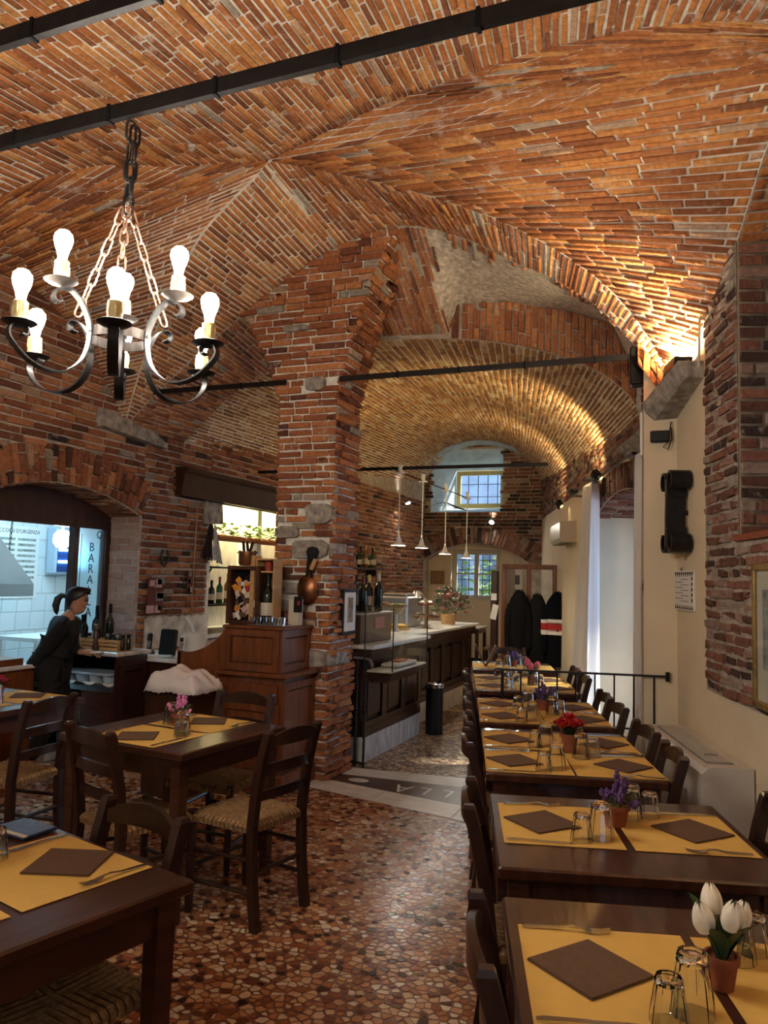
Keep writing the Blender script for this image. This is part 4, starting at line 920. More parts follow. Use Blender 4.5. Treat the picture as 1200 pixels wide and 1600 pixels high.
for v, ang, seat in ((.2, -.05 - PI / 2, 'far seat'), (-.2, -.05 + PI / 2, 'near seat')):
    x, y = lt(-3.98, 3.52, -.05, .05, v); setting(x, y, ang, 'red-flower table', seat, 'mnkts')
roses((-3.99, 3.62, TZ), (.38, .03, .07), 'small pot of dark pink flowers on the left edge table', .9, 'dark pink rose')
put_chair(-3.52, 3.30, PI / 2 + .04, 'ladder-back chair with its back to the aisle at the red-flower table')
# ================================================================== RIGHT WALL FITTINGS, RAILING, HALL AND BAR
def wthing(name, label, cat, u, z, n=0.0, group=None):        # a thing fixed on the right wall: local x runs along the wall towards the hall, -y into the room
    p = rw(u, z, n); t = thing(name, label, cat, tuple(p), math.atan2(.960, -.279), group); return t
# local axes of wthing: +x = along RU, +y = to RU's left = into the room
# fan-coil heater
ft = wthing('fan_coil_heater', 'cream fan-coil heater with a slotted top under the exposed brick', 'heater', -.89, .0312, .0)
prof = [(.01, .10), (.245, .10), (.25, .14), (.25, .60), (.243, .635), (.22, .660), (.19, .670), (.01, .670)]
MB().prism(prof, -.52, .52, 'x').build('body', M_CREAMPL, ft, smooth=25)
for x0, x1 in ((-.56, -.52), (.52, .56)):
    pr_ = [(.008, .0), (.25, .0), (.256, .05), (.256, .60), (.249, .640), (.222, .667), (.19, .677), (.008, .677)]; MB().prism(pr_, x0, x1, 'x').build('end_cap', M_CREAMPL, ft, smooth=25)
MB().box((.03, .13, .05), (1.0, .2, .16)).build('plinth', M_CREAMPL, ft)
gr = MB().box((.03, .13, .673), (.96, .13, .004)).build('grille', mat('grille shade', (.20, .18, .15), .6), ft)
for i in range(9): MB().box((.03, .075 + i * .0138, .678), (.95, .0070, .007)).build('slat', M_CREAMPL, gr)
for i in range(5): MB().box((-.30, .10 + i * .014, .683), (.014, .006, .003)).build('key_button', M_BLACK, gr)
MB().box((-.30, .256, .50), (.03, .008, .018)).build('badge', M_STEELB, ft)
# wrought-iron scroll, parchment plaque, picture frame, black box, switch, speaker, uplight, conduit
sc_ = wthing('iron_scroll', 'black wrought-iron S-scroll wall anchor on the cream panel', 'wall ornament', -.36, 1.75, .005)
MB().strap([(.02, .07, .06), (.01, .072, .26), (.0, .07, .48)], (0, 1, 0), .12, .03).build('bar', M_IRON, sc_)
for s, z0, az in ((1, .47, 1), (-1, .08, -1)):
    for e in (1, -1):
        pts = [(e * .02, .07, z0 - s * .10)] + [(e * (.075 - .055 * math.cos(a)), .07, z0 + s * .055 * math.sin(a)) for a in np.linspace(0, PI * 1.35, 12)]
        MB().strap(pts, (0, 1, 0), .12, .014).build('scroll', M_IRON, sc_)
MB().box((.0, .03, .27), (.03, .06, .03)).build('stud', M_IRON, sc_)
pq_ = wthing('parchment_sign', 'cream plaque with a grape border and lines of script under the iron scroll', 'sign', -.27, 1.41, .0); pq_.scale = (1.22, 1, 1)
MB().box((0, .008, .125), (.40, .016, .25), b=.003).build('board', M_PAPERW, pq_)
for i in range(11): MB().prism([(-.185 + i * .037 - .015, .240), (-.185 + i * .037 + .015, .240), (-.185 + i * .037, .210)], .0162, .0175, 'y').build('border_mark', M_INK, pq_); MB().prism([(-.185 + i * .037 - .015, .010), (-.185 + i * .037 + .015, .010), (-.185 + i * .037, .036)], .0162, .0175, 'y').build('border_mark', M_INK, pq_)
for j in range(5):
    for s in (-1, 1): MB().lathe([(.001, -.014), (.011, 0), (.014, .012), (.001, .016)], 8, (s * .178, .016, .062 + j * .033), sy=.15).build('border_mark', M_INK, pq_)
for j in range(9): MB().box((.05 if j % 2 else -.05, .0166, .195 - j * .017), (.14, .001, .0035)).build('script_line', M_INK, pq_)
MB().tube([(0, .012, .25), (.0, .022, .262), (0, .012, .27)], .003, 6).build('hook', M_IRON, pq_)
fr = wthing('framed_print', 'gilt framed print hanging on the rough brick, cut by the photo edge', 'picture', -1.83, .98 + .04, .045)
f_ = MB()
for s in (-1, 1): f_.box((s * .235, .0, .33), (.035, .03, .66), b=.006)
for z in (.018, .642): f_.box((0, .0, z), (.505, .03, .036), b=.006)
f_.build('frame', M_GOLD, fr); MB().box((0, -.004, .33), (.44, .01, .60)).build('mount', M_LABEL, fr); MB().box((0, .004, .36), (.28, .004, .36)).build('print', mat('grey print', (.30, .31, .28), .8, var=.5, scale=14), fr); MB().box((0, .010, .33), (.44, .003, .60)).build('glass', M_PANE, fr)
bx = thing('motion_sensor', 'black sensor box with looped cable under the stone corbel', 'sensor', (-.20, 5.44, 2.55)); MB().box((-.02, -.03, .0), (.12, .06, .075), b=.006).build('box', M_BLACK, bx)
MB().tube([(.05, -.02, .06), (.055, -.03, -.02), (.03, -.03, -.09), (.0, -.03, -.07), (.03, -.03, -.04), (.05, -.02, .10)], .004, 6).build('cable', M_BLACK, bx)
sk = thing('loudspeaker', 'small black loudspeaker hung on the pilaster edge', 'speaker', (-.37, 5.50, 2.93)); MB().box((0, 0, .13), (.09, .12, .27), b=.012).build('cabinet', M_BLACK, sk); MB().box((-.0, -.062, .13), (.07, .004, .23)).build('grille', M_BLACKM, sk); MB().box((.055, .0, .13), (.03, .05, .05)).build('bracket', M_BLACK, sk)
sw = thing('light_switch', 'small brown light switch plate on the pilaster', 'switch', (-.327, 5.58, 1.55)); MB().box((-.004, 0, 0), (.008, .09, .11), b=.002).build('plate', mat('brown bakelite', (.07, .04, .02), .4), sw); MB().box((-.010, 0, .0), (.006, .03, .05)).build('rocker', M_BLACK, sw)
wp = thing('junction_box', 'white junction box high on the pilaster edge', 'box', (-.335, 5.60, 2.52)); MB().box((-.01, 0, .08), (.02, .13, .30), b=.004).build('box', M_WHITE, wp)
up_ = wthing('wall_uplight', 'black uplighter lamp standing on the stone corbel', 'lamp', -.42, 2.895, .07)
MB().prism([(-.10, .0), (.10, .0), (.13, .075), (-.13, .075)], -.05, .06, 'y').build('housing', M_BLACK, up_); MB().box((0, .005, .078), (.22, .085, .004)).build('lens', mat('uplight lens', (1, 1, 1), .3, emit=(1, .80, .50), estr=240), up_)
MB().tube([(.10, .0, .02), (.16, .01, -.03), (.14, .02, -.10), (.08, .03, -.09)], .004, 6).build('cable', M_BLACK, up_)
cd = MB().tube([tuple(rw(-.70, 2.86, .03)), tuple(rw(-.72, 3.15, .03)), tuple(rw(-1.02, 3.34, .035)), tuple(rw(-1.27, 3.48, .03)), tuple(rw(-1.9, 3.85, -.16))], .008, 6).build('conduit', M_LABEL); tag(cd, 'thin pale conduit climbing the brick beside the vault', 'conduit')
# railing across the mouth of the hall
rl_ = thing('iron_railing', 'black iron railing with a scrolled end across the hall mouth', 'railing', (-1.27, 5.43, 0))
dxr = 1.10; zr = lambda x: .945 + .027 * x
MB().strap([(0, 0, zr(0)), (dxr, -.005, zr(dxr))], (0, 1, 0), .030, .012).build('handrail', M_IRON, rl_)
MB().strap([(.10, 0, .62), (dxr, -.005, .62)], (0, 1, 0), .025, .010).build('bottom_rail', M_IRON, rl_)
MB().tube([(0.005, 0, .0), (.005, 0, zr(0))], .011, 8).build('end_post', M_IRON, rl_); MB().tube([(.62, .0, .0), (.62, 0, .62)], .011, 8).build('end_post', M_IRON, rl_)
MB().strap([(0, 0, zr(0)), (-.03, 0, zr(0) + .004)] + [(-.035 - .022 * math.sin(a), 0, zr(0) - .022 + .022 * math.cos(a)) for a in np.linspace(.2, 4.2, 9)], (0, 1, 0), .03, .010).build('scroll', M_IRON, rl_)
for i in range(1, 9): MB().tube([(i * .125 + .01, -.001, .62), (i * .125 + .01, -.001, zr(i * .125))], .006, 6).build('baluster', M_IRON, rl_)
MB().tube([(dxr - .005, -.02, zr(dxr) - .03), (dxr - .005, -.02, zr(dxr) + .03)], .014, 8).build('wall_bracket', M_IRON, rl_)
# curtains, rod, door
rod = wthing('curtain_rod', 'black curtain rod with clip spotlights along the hall wall', 'curtain rod', .75, 2.585, .10)
MB().tube([(0, 0, 0), (3.3, 0, 0)], .010, 8).build('rod', M_IRON, rod); MB().tube([(0, .03, .03), (3.3, .03, .03)], .004, 6).build('wire', M_BLACK, rod)
for x in (.05, 1.6, 3.2): MB().box((x, -.05, 0), (.02, .10, .02)).build('bracket', M_IRON, rod)
for x in (1.75, 2.9): MB().tube([(x, 0, .01), (x + .09, .05, .03), (x + .16, .05, .04)], [.016, .028, .034], 10).build('clip_spotlight', M_BLACK, rod)
def curtain(name, label, u0, u1t, u1b, n0, z1, folds, seed):
    t = wthing(name, label, 'curtain', u0, .02, n0); rd = random.Random(seed); ph_ = rd.random() * 6
    def P(s, v):
        w_ = (u1t + (u1b - u1t) * (1 - v) ** 1.6) * s; amp = (.035 if folds < 5 else .06) * (.6 + .8 * (1 - v))
        return (w_, .02 + amp * math.sin(folds * 2 * PI * s + ph_ + .5 * math.sin(3 * v)) + .012 * math.sin(folds * 4.3 * PI * s + 2 * v), z1 * v)
    mb = MB().grid(P, folds * 10, 14); o = mb.build('cloth', mat('white linen curtain', (.78, .76, .74), .9, bump=.1, bscale=200), t, smooth=80, fix=False)
    m = o.modifiers.new('thick', 'SOLIDIFY'); m.thickness = .003
    for i in range(5): MB().tube([(u1t * (i + .5) / 5 + .013 * math.cos(a), .005, z1 + .008 + .013 * math.sin(a)) for a in np.linspace(0, 6.28, 9)], .002, 5).build('curtain_ring', M_IRON, t)
curtain('curtain', 'white linen curtain gathered beside the coats', 2.30, .60, 1.35, .10, 2.54, 7, 1)
curtain('curtain', 'narrow strip of white curtain behind the pilaster', .60, .14, .16, .04, 2.54, 3, 2)
dr = wthing('door_1', 'x', 'x', 1.85, 0, -.50); del dr['category']; struct(dr, 'dark framed glazed street door in the arched recess')
for x in (-1.1, -.02, 1.1): MB().box((x, 0, 1.12), (.07, .05, 2.24)).build('stile', M_BLACK, dr)
for z in (.10, 2.20): MB().box((0, 0, z), (2.2, .05, .16 if z < 1 else .08)).build('rail', M_BLACK, dr)
for x in (-.56, .54): MB().box((x, 0, 1.17), (1.0, .006, 1.98)).build('pane', M_PANE, dr)
for x in (-1.06, ): MB().box((x, .30, 1.12), (.04, .55, 2.2)).build('open_leaf', M_BLACK, dr); [MB().box((x + .02, .05, z), (.02, .04, .08)).build('hinge', M_BLACK, dr) for z in (.5, 1.2, 1.9)]
# air conditioner, coat screen, coats
ac = wthing('air_conditioner', 'cream wall-mounted air conditioner above the coats', 'air conditioner', 4.4, 2.06, 0.0)
MB().prism([(.0, .0), (.17, .0), (.205, .05), (.205, .25), (.0, .27)], 0, 1.0, 'x').build('body', M_CREAMPL, ac, smooth=25); MB().box((.5, .12, -.002), (.92, .12, .012)).build('outlet_flap', mat('grille shade', (.2, .18, .15), .6), ac)
cs = thing('coat_screen', 'dark wooden screen with a glazed top and coats hung on it', 'screen', (-2.66, 11.30, .0))
for x in (.03, .40, .77): MB().box((x, 0, .90), (.06, .05, 1.80), b=.006).build('post', M_DESK, cs)
for z in (.05, 1.18, 1.77): MB().box((.40, 0, z), (.80, .045, .07), b=.005).build('rail', M_DESK, cs)
MB().box((.40, 0, .61), (.76, .02, 1.08)).build('lower_panel', M_WOODY, cs); MB().box((.22, 0, 1.47), (.31, .006, .52)).build('pane', M_PANE, cs); MB().box((.59, 0, 1.47), (.31, .006, .52)).build('pane', M_PANE, cs)
MB().box((.02, .35, .90), (.04, .70, 1.72)).build('side_panel', M_DESK, cs)
nr = thing('notice_rack', 'narrow dark rack with white notices at the screen edge', 'rack', (-2.76, 11.28, 0)); MB().box((0, 0, .85), (.10, .10, 1.70), b=.01).build('post', M_WOODY, nr)
MB().box((.0, -.056, 1.32), (.085, .004, .10)).build('notice', M_PAPERW, nr); MB().box((.01, -.056, 1.10), (.09, .004, .22), m=Matrix.Rotation(.2, 3, 'Y')).build('notice', M_PAPERW, nr)
for i in range(3): MB().tube([(-.03 + .03 * i, 0, 1.70), (-.03 + .03 * i, 0, 1.77), (-.01 + .03 * i, 0, 1.79), (.005 + .03 * i, 0, 1.76)], .006, 6).build('hook', M_STEELB, nr)
def coat(name, label, x, y, w, z0, z1, m, puff=0.0, stripe=False, d=.16):
    t = thing(name, label, 'coat', (x, y, z0)); H = z1 - z0; mb = MB(); n = 20; L = 22; vs = []; fs = []
    for j in range(L + 1):
        v = j / L; sh = 1.0 if v < .80 else max(.34, 1 - ((v - .80) / .20) ** 1.5 * .66); dd = (d * (.75 + .25 * math.sin(PI * v))) * (1 if v < .8 else 1 - .5 * (v - .8) / .2)
        pf = 1 + puff * abs(math.sin(v * H * 34))
        for i in range(n):
            a = 2 * PI * i / n; rr = 1 + .05 * math.sin(3 * a + v * 5)
            vs.append((w / 2 * sh * math.copysign(abs(math.cos(a)) ** .8, math.cos(a)) * rr * (.97 + .03 * pf), dd / 2 * math.sin(a) * rr * pf - .01, H * v))
    for j in range(L):
        for i in range(n): fs.append((j * n + i, j * n + (i + 1) % n, (j + 1) * n + (i + 1) % n, (j + 1) * n + i))
    mb.add(vs, fs + [tuple(range(n - 1, -1, -1)), tuple(L * n + i for i in range(n))]); mb.build('body', m, t, smooth=60)
    for s in (-1, 1):
        sl = MB().tube([(s * w * .40, -.01, H * .80), (s * w * .50, -.03, H * .62), (s * w * .52, -.04, H * .36), (s * w * .50, -.05, H * .18)], [.055, .060, .052, .042], 12); sl.build('sleeve', m, t, smooth=60)
        if stripe:
            for zc, hh, mm in ((.60, .032, 'w'), (.53, .055, 'r'), (.46, .032, 'w')):
                MB().tube([(s * w * (.505 + .006 * (.6 - zc)), -.032, H * zc - hh), (s * w * .512, -.036, H * zc + hh)], .0625, 12).build('stripe', M_PAPERW if mm == 'w' else mat('red cloth', (.40, .02, .02), .8), t, smooth=60)
    if stripe:
        for zc, hh, mm in ((.60, .035, 'w'), (.53, .06, 'r'), (.46, .035, 'w')):
            b = MB(); k = 9
            b.grid(lambda u, v: (w * .46 * (2 * u - 1), -(d * .53) * math.sqrt(max(.02, 1 - (.9 * (2 * u - 1)) ** 2)) - .022, H * zc + hh * (2 * v - 1)), k, 2); b.build('stripe', M_PAPERW if mm == 'w' else mat('red cloth', (.40, .02, .02), .8), t, smooth=60, fix=False)
    MB().tube([(-.05, .0, H * .97), (0, -.045, H * 1.0), (.05, 0, H * .97), (0, .04, H * 1.02)], .03, 8, closed=True).build('collar', m, t, smooth=60)
    return t
M_COAT = mat('black nylon', (.003, .003, .0035), .8, spec=.15); M_NAVY = mat('navy wool', (.003, .004, .007), .9, spec=.12)
coat('puffer_coat', 'long black puffer coat at the left of the screen', -2.36, 11.14, .30, .42, 1.42, M_COAT, .10)
coat('dark_coat', 'plain black coat hanging between puffer and striped jacket', -2.10, 11.16, .26, .45, 1.38, M_BLACKM, .0)
coat('striped_jacket', 'navy jacket with red and white chest stripes', -1.80, 11.13, .36, .38, 1.42, M_NAVY, .0, True)
# far end: table, chair, pictures, socket
tf = thing('small_table', 'small pale-topped table under the end window', 'table', (-3.62, 12.95, .0)); MB().box((0, 0, .755), (.55, .6, .03), b=.004).build('tabletop', M_LABEL, tf); MB().box((0, 0, .70), (.48, .52, .08)).build('apron', M_WOODY, tf)
for i in (-1, 1):
    for j in (-1, 1): MB().box((i * .22, j * .25, .34), (.05, .05, .68)).build('leg', M_WOODY, tf)
put_chair(-3.10, 12.80, PI / 2 + .12, 'dark ladder-back chair beside the small table at the hall end')
ce = thing('framed_certificate', 'small dark framed certificate left of the end window', 'picture', (-4.56, 14.06, 1.47)); MB().box((0, .01, .12), (.27, .025, .24), b=.004).build('frame', M_GOLD, ce); MB().box((0, -.004, .12), (.20, .006, .17)).build('certificate', mat('aged card', (.30, .19, .10), .8, var=.3, scale=20), ce)
hp = thing('hanging_print', 'small print hung on a cord right of the end window', 'picture', (-3.03, 14.06, 1.33)); MB().box((0, .0, .25), (.20, .015, .36), b=.003).build('backing', M_PAPERW, hp); MB().box((0, -.009, .25), (.10, .004, .17)).build('image', M_INK, hp); MB().box((0, 0, .065), (.21, .025, .02)).build('bottom_rod', M_WOODY, hp); MB().tube([(-.09, .0, .43), (0, .01, .80), (.09, 0, .43)], .003, 5).build('cord', M_WOODY, hp)
so_ = thing('wall_socket', 'white socket plate low on the end wall', 'socket', (-3.16, 14.085, .22)); MB().lathe([(.06, 0), (.06, .012), (.05, .014)], 20).xf(Matrix.Rotation(PI / 2, 4, 'X')).build('plate', M_WHITE, so_); MB().lathe([(.02, .014), (.02, .017)], 12).xf(Matrix.Rotation(PI / 2, 4, 'X')).build('plug_hole', M_INK, so_)
# bar counter: a nearer section and a longer set-back section
bar = thing('bar_counter', 'dark panelled bar counter with marble top and plinth', 'counter', (0, 0, .0012))
def bar_sec(xf, y0, y1, zt, depth):
    MB().box((xf - depth / 2, (y0 + y1) / 2, .105), (depth, y1 - y0, .21)).build('marble_plinth', M_MARBLE, bar)
    MB().box((xf - depth / 2 - .02, (y0 + y1) / 2, .55), (depth - .04, y1 - y0 - .01, .68)).build('carcass', M_WOODY, bar)
    n = max(2, int(round((y1 - y0) / .42))); w_ = (y1 - y0) / n
    MB().box((xf - .008, (y0 + y1) / 2, .245), (.03, y1 - y0, .07), b=.005).build('base_moulding', M_WOODY, bar); MB().box((xf - .005, (y0 + y1) / 2, .865), (.045, y1 - y0, .05), b=.006).build('cornice', M_WOODY, bar)
    for i in range(n):
        yc = y0 + w_ * (i + .5); p = MB()
        for s in (-1, 1): p.box((xf - .014, yc + s * (w_ / 2 - .028), .56), (.016, .056, .56))
        for z in (.305, .815): p.box((xf - .014, yc, z), (.016, w_ - .11, .055))
        fo = p.build('panel_frame', M_WOODY, bar); MB().box((xf - .018, yc, .56), (.014, w_ - .19, .38), b=.008).build('raised_panel', M_WOODY, fo)
    MB().box((xf - depth / 2 + .04, (y0 + y1) / 2, .915), (depth + .02, y1 - y0, .05), b=.008).build('dentil_band', M_WOODY, bar)
    k = int((y1 - y0) / .05)
    for i in range(k): MB().box((xf + .045, y0 + .025 + i * .05, .917), (.016, .025, .022)).build('dentil', M_DESK, bar)
    MB().box((xf - depth / 2 + .05, (y0 + y1) / 2, zt - .018), (depth + .08, y1 - y0 + .06, .036), b=.008).build('marble_top', M_MARBLEW, bar)
bar_sec(-2.605, 6.12, 7.56, .985, .60); bar_sec(-2.79, 7.66, 10.17, .985, .62)
bk = thing('back_bar_cupboard', 'dark back-bar cupboard along the hall wall', 'cupboard', (-4.48, 8.8, 0)); MB().box((0, .8, .45), (.5, 3.6, .9), b=.01).build('body', M_WOODY, bk); MB().box((.01, .8, .915), (.54, 3.66, .03), b=.005).build('worktop', M_MARBLE, bk)
# wooden bottle box on the near section and its bottles
bb = thing('wooden_display_box', 'dark wooden box on the bar holding champagne bottles', 'box', (-2.82, 6.50, .985)); MB().box((0, 0, .125), (.30, .74, .25), b=.006).build('body', M_WOOD, bb); MB().box((.155, .06, .17), (.008, .22, .10)).build('notice', mat('red white card', (.45, .16, .12), .7), bb); MB().box((0, 0, .257), (.34, .80, .012)).build('glass_shelf', M_STEELB, bb)
def bottle(loc, label, h=.30, r=.040, gm=None, cap=None, lab=True, group='bottles on the bar', capn='capsule'):
    t = thing('wine_bottle', label, 'bottle', loc, random.uniform(0, 6), group); gm = gm or M_BOTTLE
    MB().lathe([(r * .9, 0), (r, .006), (r, h * .58), (r * .9, h * .64), (r * .42, h * .74), (r * .36, h * .80), (r * .36, h), (.001, h)], 14).build('body', gm, t, smooth=35)
    if cap: MB().lathe([(r * .40, h * .80), (r * .40, h * 1.005), (r * .30, h * 1.02), (.001, h * 1.022)], 12).build(capn, cap, t, smooth=35)
    if lab: MB().lathe([(r * 1.012, h * .16), (r * 1.012, h * .42)], 14, cap=False).build('paper_label', M_LABEL, t, smooth=35)
    return t
caps = [(M_BLACKM, 'black capped'), (M_GOLDF, 'gold foiled'), (M_BLACKM, 'slim black'), (M_REDC, 'red waxed'), (M_GOLDF, 'gold necked'), (M_LABEL, 'cream corked'), (M_BLACKM, 'dark shouldered')]
for i, (x, y) in enumerate(((-2.90, 6.24), (-2.87, 6.38), (-2.92, 6.56), (-2.82, 6.52), (-2.84, 6.70), (-2.75, 6.72), (-2.92, 6.80))):
    bottle((x, y, 1.248), 'bottle on the bar box, %s, number %s from the pillar' % (caps[i][1], ('one', 'two', 'three', 'four', 'five', 'six', 'seven')[i]), .31 + .02 * (i % 3), .042, M_BOTTLE, caps[i][0], i % 2 == 0)
# glass display case hung in front
dc = thing('glass_display_case', 'glass pastry case on a tapered wooden base in front of the bar', 'display case', (-2.44, 6.45, .0))
MB().add([(-.10, -.36, .68), (.03, -.30, .68), (.03, .36, .68), (-.10, .36, .68), (-.12, -.48, .78), (.12, -.42, .78), (.12, .46, .78), (-.12, .46, .78)], [(0, 1, 2, 3), (4, 5, 6, 7), (0, 1, 5, 4), (1, 2, 6, 5), (2, 3, 7, 6), (3, 0, 4, 7)]).build('base', M_WOODY, dc)
MB().box((0, 0, .785), (.225, .90, .012)).build('shelf', M_LABEL, dc)
for (x0, y0), (x1, y1) in (((.115, -.42), (.115, .455)), ((-.115, -.475), (.115, -.42)), ((-.115, .455), (.115, .455))):
    L = math.hypot(x1 - x0, y1 - y0); MB().box(((x0 + x1) / 2, (y0 + y1) / 2, 1.05), (L, .006, .52), rz=math.atan2(y1 - y0, x1 - x0)).build('glass_pane', M_PANE, dc)
MB().box((0, 0, 1.312), (.25, .93, .008)).build('glass_top', M_PANE, dc); MB().box((0, 0, 1.06), (.20, .86, .006)).build('glass_shelf', M_PANE, dc)
for x, y in ((.115, -.42), (.115, .455), (-.115, -.475)): MB().box((x, y, 1.05), (.008, .008, .53)).build('edge_strip', M_BLACK, dc)
pt = thing('pastry_tray', 'white tray with a red-topped tart in the glass case', 'tray', (-2.44, 6.45, .792)); MB().box((0, .05, .02), (.16, .50, .03), b=.01).build('tray', M_LABEL, pt); MB().box((0, .05, .042), (.08, .20, .014), b=.004).build('tart', mat('red glaze', (.45, .10, .03), .3), pt)
# things standing on the far section
def on_bar(name, label, cat, x, y): return thing(name, label, cat, (x, y, .986))
cb = on_bar('cutting_board', 'round board with a yellow cake on the bar', 'board', -3.12, 8.15); MB().lathe([(.16, 0), (.165, .015), (.001, .016)], 24).build('board', M_PINEW, cb, smooth=35); MB().lathe([(.13, .017), (.135, .05), (.12, .06), (.001, .062)], 24).build('cake', mat('yellow cake', (.62, .36, .06), .7, var=.2, scale=30), cb, smooth=35)
ck = on_bar('cake_stand', 'two-tier dark cake stand with wrapped sweets', 'stand', -2.92, 8.62); MB().lathe([(.09, 0), (.02, .02), (.02, .12), (.15, .13), (.16, .15), (.001, .15)], 20).build('lower_tier', M_COPPER, ck, smooth=35); MB().lathe([(.02, .15), (.02, .26), (.10, .27), (.11, .285), (.001, .285)], 20).build('upper_tier', M_COPPER, ck, smooth=35)
rd = random.Random(3)
for i in range(14): a = i * 2.4; r_ = .10 if i < 9 else .06; z_ = .165 if i < 9 else .30; MB().lathe([(.001, -.02), (.026, 0), (.001, .022)], 7, (r_ * math.cos(a), r_ * math.sin(a), z_)).build('sweet', rd.choice((M_PAPERW, M_LABEL, M_NAPKIN)), ck, smooth=60)
jr = on_bar('glass_jar', 'big lidded glass jar on the bar', 'jar', -3.22, 7.95); MB().lathe([(.09, 0), (.105, .02), (.105, .22), (.08, .27), (.076, .27), (.098, .215), (.098, .02), (.001, .012)], 20, cap=False).build('body', M_GLASS, jr, smooth=35); MB().lathe([(.085, .272), (.085, .30), (.02, .31), (.001, .31)], 20).build('lid', M_COPPER, jr, smooth=35)
bw = on_bar('salad_bowl', 'brown bowl with green salad on the bar', 'bowl', -3.0, 7.85); MB().lathe([(.05, 0), (.12, .09), (.125, .10), (.115, .095), (.001, .06)], 20, (0, 0, .19)).build('bowl', mat('brown glaze', (.16, .10, .05), .3), bw, smooth=35); MB().lathe([(.06, 0), (.02, .04), (.02, .18), (.05, .19)], 16).build('foot', M_STEELB, bw, smooth=35)
for i in range(10): b = MB(); blade(b, i * .63, .07, .02, 1.2, .26); b.build('salad_leaf', M_LEAFL, bw, smooth=80, fix=False)
cm = on_bar('coffee_machine', 'steel coffee machine with a bright lamp on the bar', 'coffee machine', -3.28, 8.75); MB().box((0, 0, .18), (.34, .50, .36), b=.02).build('body', M_STEELB, cm); MB().box((0, 0, .38), (.30, .46, .03), b=.01).build('cup_rail', M_STEEL, cm)
MB().tube([(.18, -.1, .14), (.26, -.1, .10)], .022, 10).build('spout', M_STEEL, cm); MB().tube([(.18, .1, .14), (.26, .1, .10)], .022, 10).build('spout', M_STEEL, cm)
dl = on_bar('bar_lamp', 'chrome desk lamp glowing on the bar', 'lamp', -3.05, 8.98); MB().lathe([(.07, 0), (.07, .015), (.001, .02)], 16).build('base', M_STEEL, dl, smooth=35); MB().tube([(0, 0, .02), (.02, .02, .30), (-.06, -.06, .42)], .008, 8).build('arm', M_STEEL, dl, smooth=True)
MB().lathe([(.02, .06), (.05, .03), (.075, 0)], 16, cap=False).xf(Matrix.Translation((-.09, -.09, .37)) @ Matrix.Rotation(.5, 4, 'X')).build('shade', M_STEEL, dl, smooth=35); MB().lathe([(.001, -.03), (.028, 0), (.001, .03)], 10, (-.09, -.09, .37)).build('bulb', mat('lamp bulb', (1, 1, 1), .3, emit=(1, .9, .75), estr=40), dl, smooth=60)
bq = on_bar('flower_vase', 'large dried flower bouquet in a pale vase at the bar end', 'flowers', -2.95, 9.60); MB().lathe([(.08, 0), (.09, .03), (.10, .13), (.085, .14), (.001, .12)], 20).build('vase', M_PINEW, bq, smooth=35)
cols = [mat('dried mauve petal', (.20, .09, .12), .8), mat('dried pink petal', (.42, .20, .17), .8), mat('dried grey green leaf', (.14, .16, .10), .8), mat('dried cream petal', (.42, .38, .28), .8)]
for i in range(110):
    a, e = rd.uniform(0, 6.28), rd.uniform(.1, 1.9); R0 = rd.uniform(.10, .27); p = Vector((math.cos(a) * math.sin(e) * R0 * 1.1, math.sin(a) * math.sin(e) * R0 * 1.1, max(.10, .20 + math.cos(e) * R0))); b = MB()
    if i % 3:
        for q in range(6): petal(b, q * 1.05, .030, .036, .6, .8, base=p)
    else:
        for q in range(4): blade(b, q * 1.6 + a, .07, .014, 1.0, 0); 
        if not i % 3: b.xf(Matrix.Translation(p))
    b.build('flower' if i % 3 else 'leaf', cols[(i % 3 and rd.choice((0, 1, 3))) or 2], bq, smooth=80, fix=False)
# bottles on the shelf of the hall wall
sh = thing('bottle_shelf', 'dark wall shelf with liquor bottles behind the bar', 'shelf', (XL + .02, 10.0, 1.68)); MB().box((.12, .55, .0), (.22, 1.3, .03)).build('board', M_WOODY, sh)
for y in (0.1, 1.0): MB().box((.10, y, -.06), (.16, .02, .10)).build('bracket', M_IRON, sh)
for i in range(9): bottle((XL + .13 + .03 * (i % 2), 10.02 + i * .13, 1.696), 'liquor bottle on the dark wall shelf, place %s from the pillar' % ('one', 'two', 'three', 'four', 'five', 'six', 'seven', 'eight', 'nine')[i], .27 + .03 * (i % 3), .037, (M_BOTTLE, M_BOTTLEG, mat('amber glass', (.20, .08, .02), .1))[i % 3], (M_REDC, M_BLACKM, M_GOLDF)[i % 3], True, 'bottles on the wall shelf')
# litter bin, iron handrail by the pillar
bn = thing('litter_bin', 'slim black litter bin with a chrome rim before the bar', 'bin', (-2.47, 7.62, .0014)); MB().lathe([(.088, 0), (.09, .47), (.001, .47)], 24).build('body', M_BLACK, bn, smooth=35); MB().lathe([(.092, .465), (.092, .50), (.075, .505), (.07, .48)], 24, cap=False).build('rim', M_STEEL, bn, smooth=35)
hr = thing('iron_handrail', 'short black iron handrail folded beside the pillar', 'handrail', (-2.60, 6.03, .0014))
for x, y, h in ((-.04, .0, .86), (.05, -.03, .86)): MB().tube([(x, y, 0), (x, y, h)], .011, 8).build('post', M_IRON, hr, smooth=True); MB().lathe([(.012, 0), (.020, .012), (.012, .024), (.018, .04), (.012, .055)], 10, (x, y, .42)).build('knop', M_IRON, hr, smooth=35)
MB().tube([(-.08, .02, .88), (.05, -.03, .885), (.10, -.06, .875), (.125, -.07, .84), (.12, -.07, .82)], .012, 8).build('handle', M_STEELB, hr, smooth=True); MB().tube([(-.16, .04, .03), (.06, -.03, .03)], .010, 8).build('bottom_bar', M_IRON, hr, smooth=True)
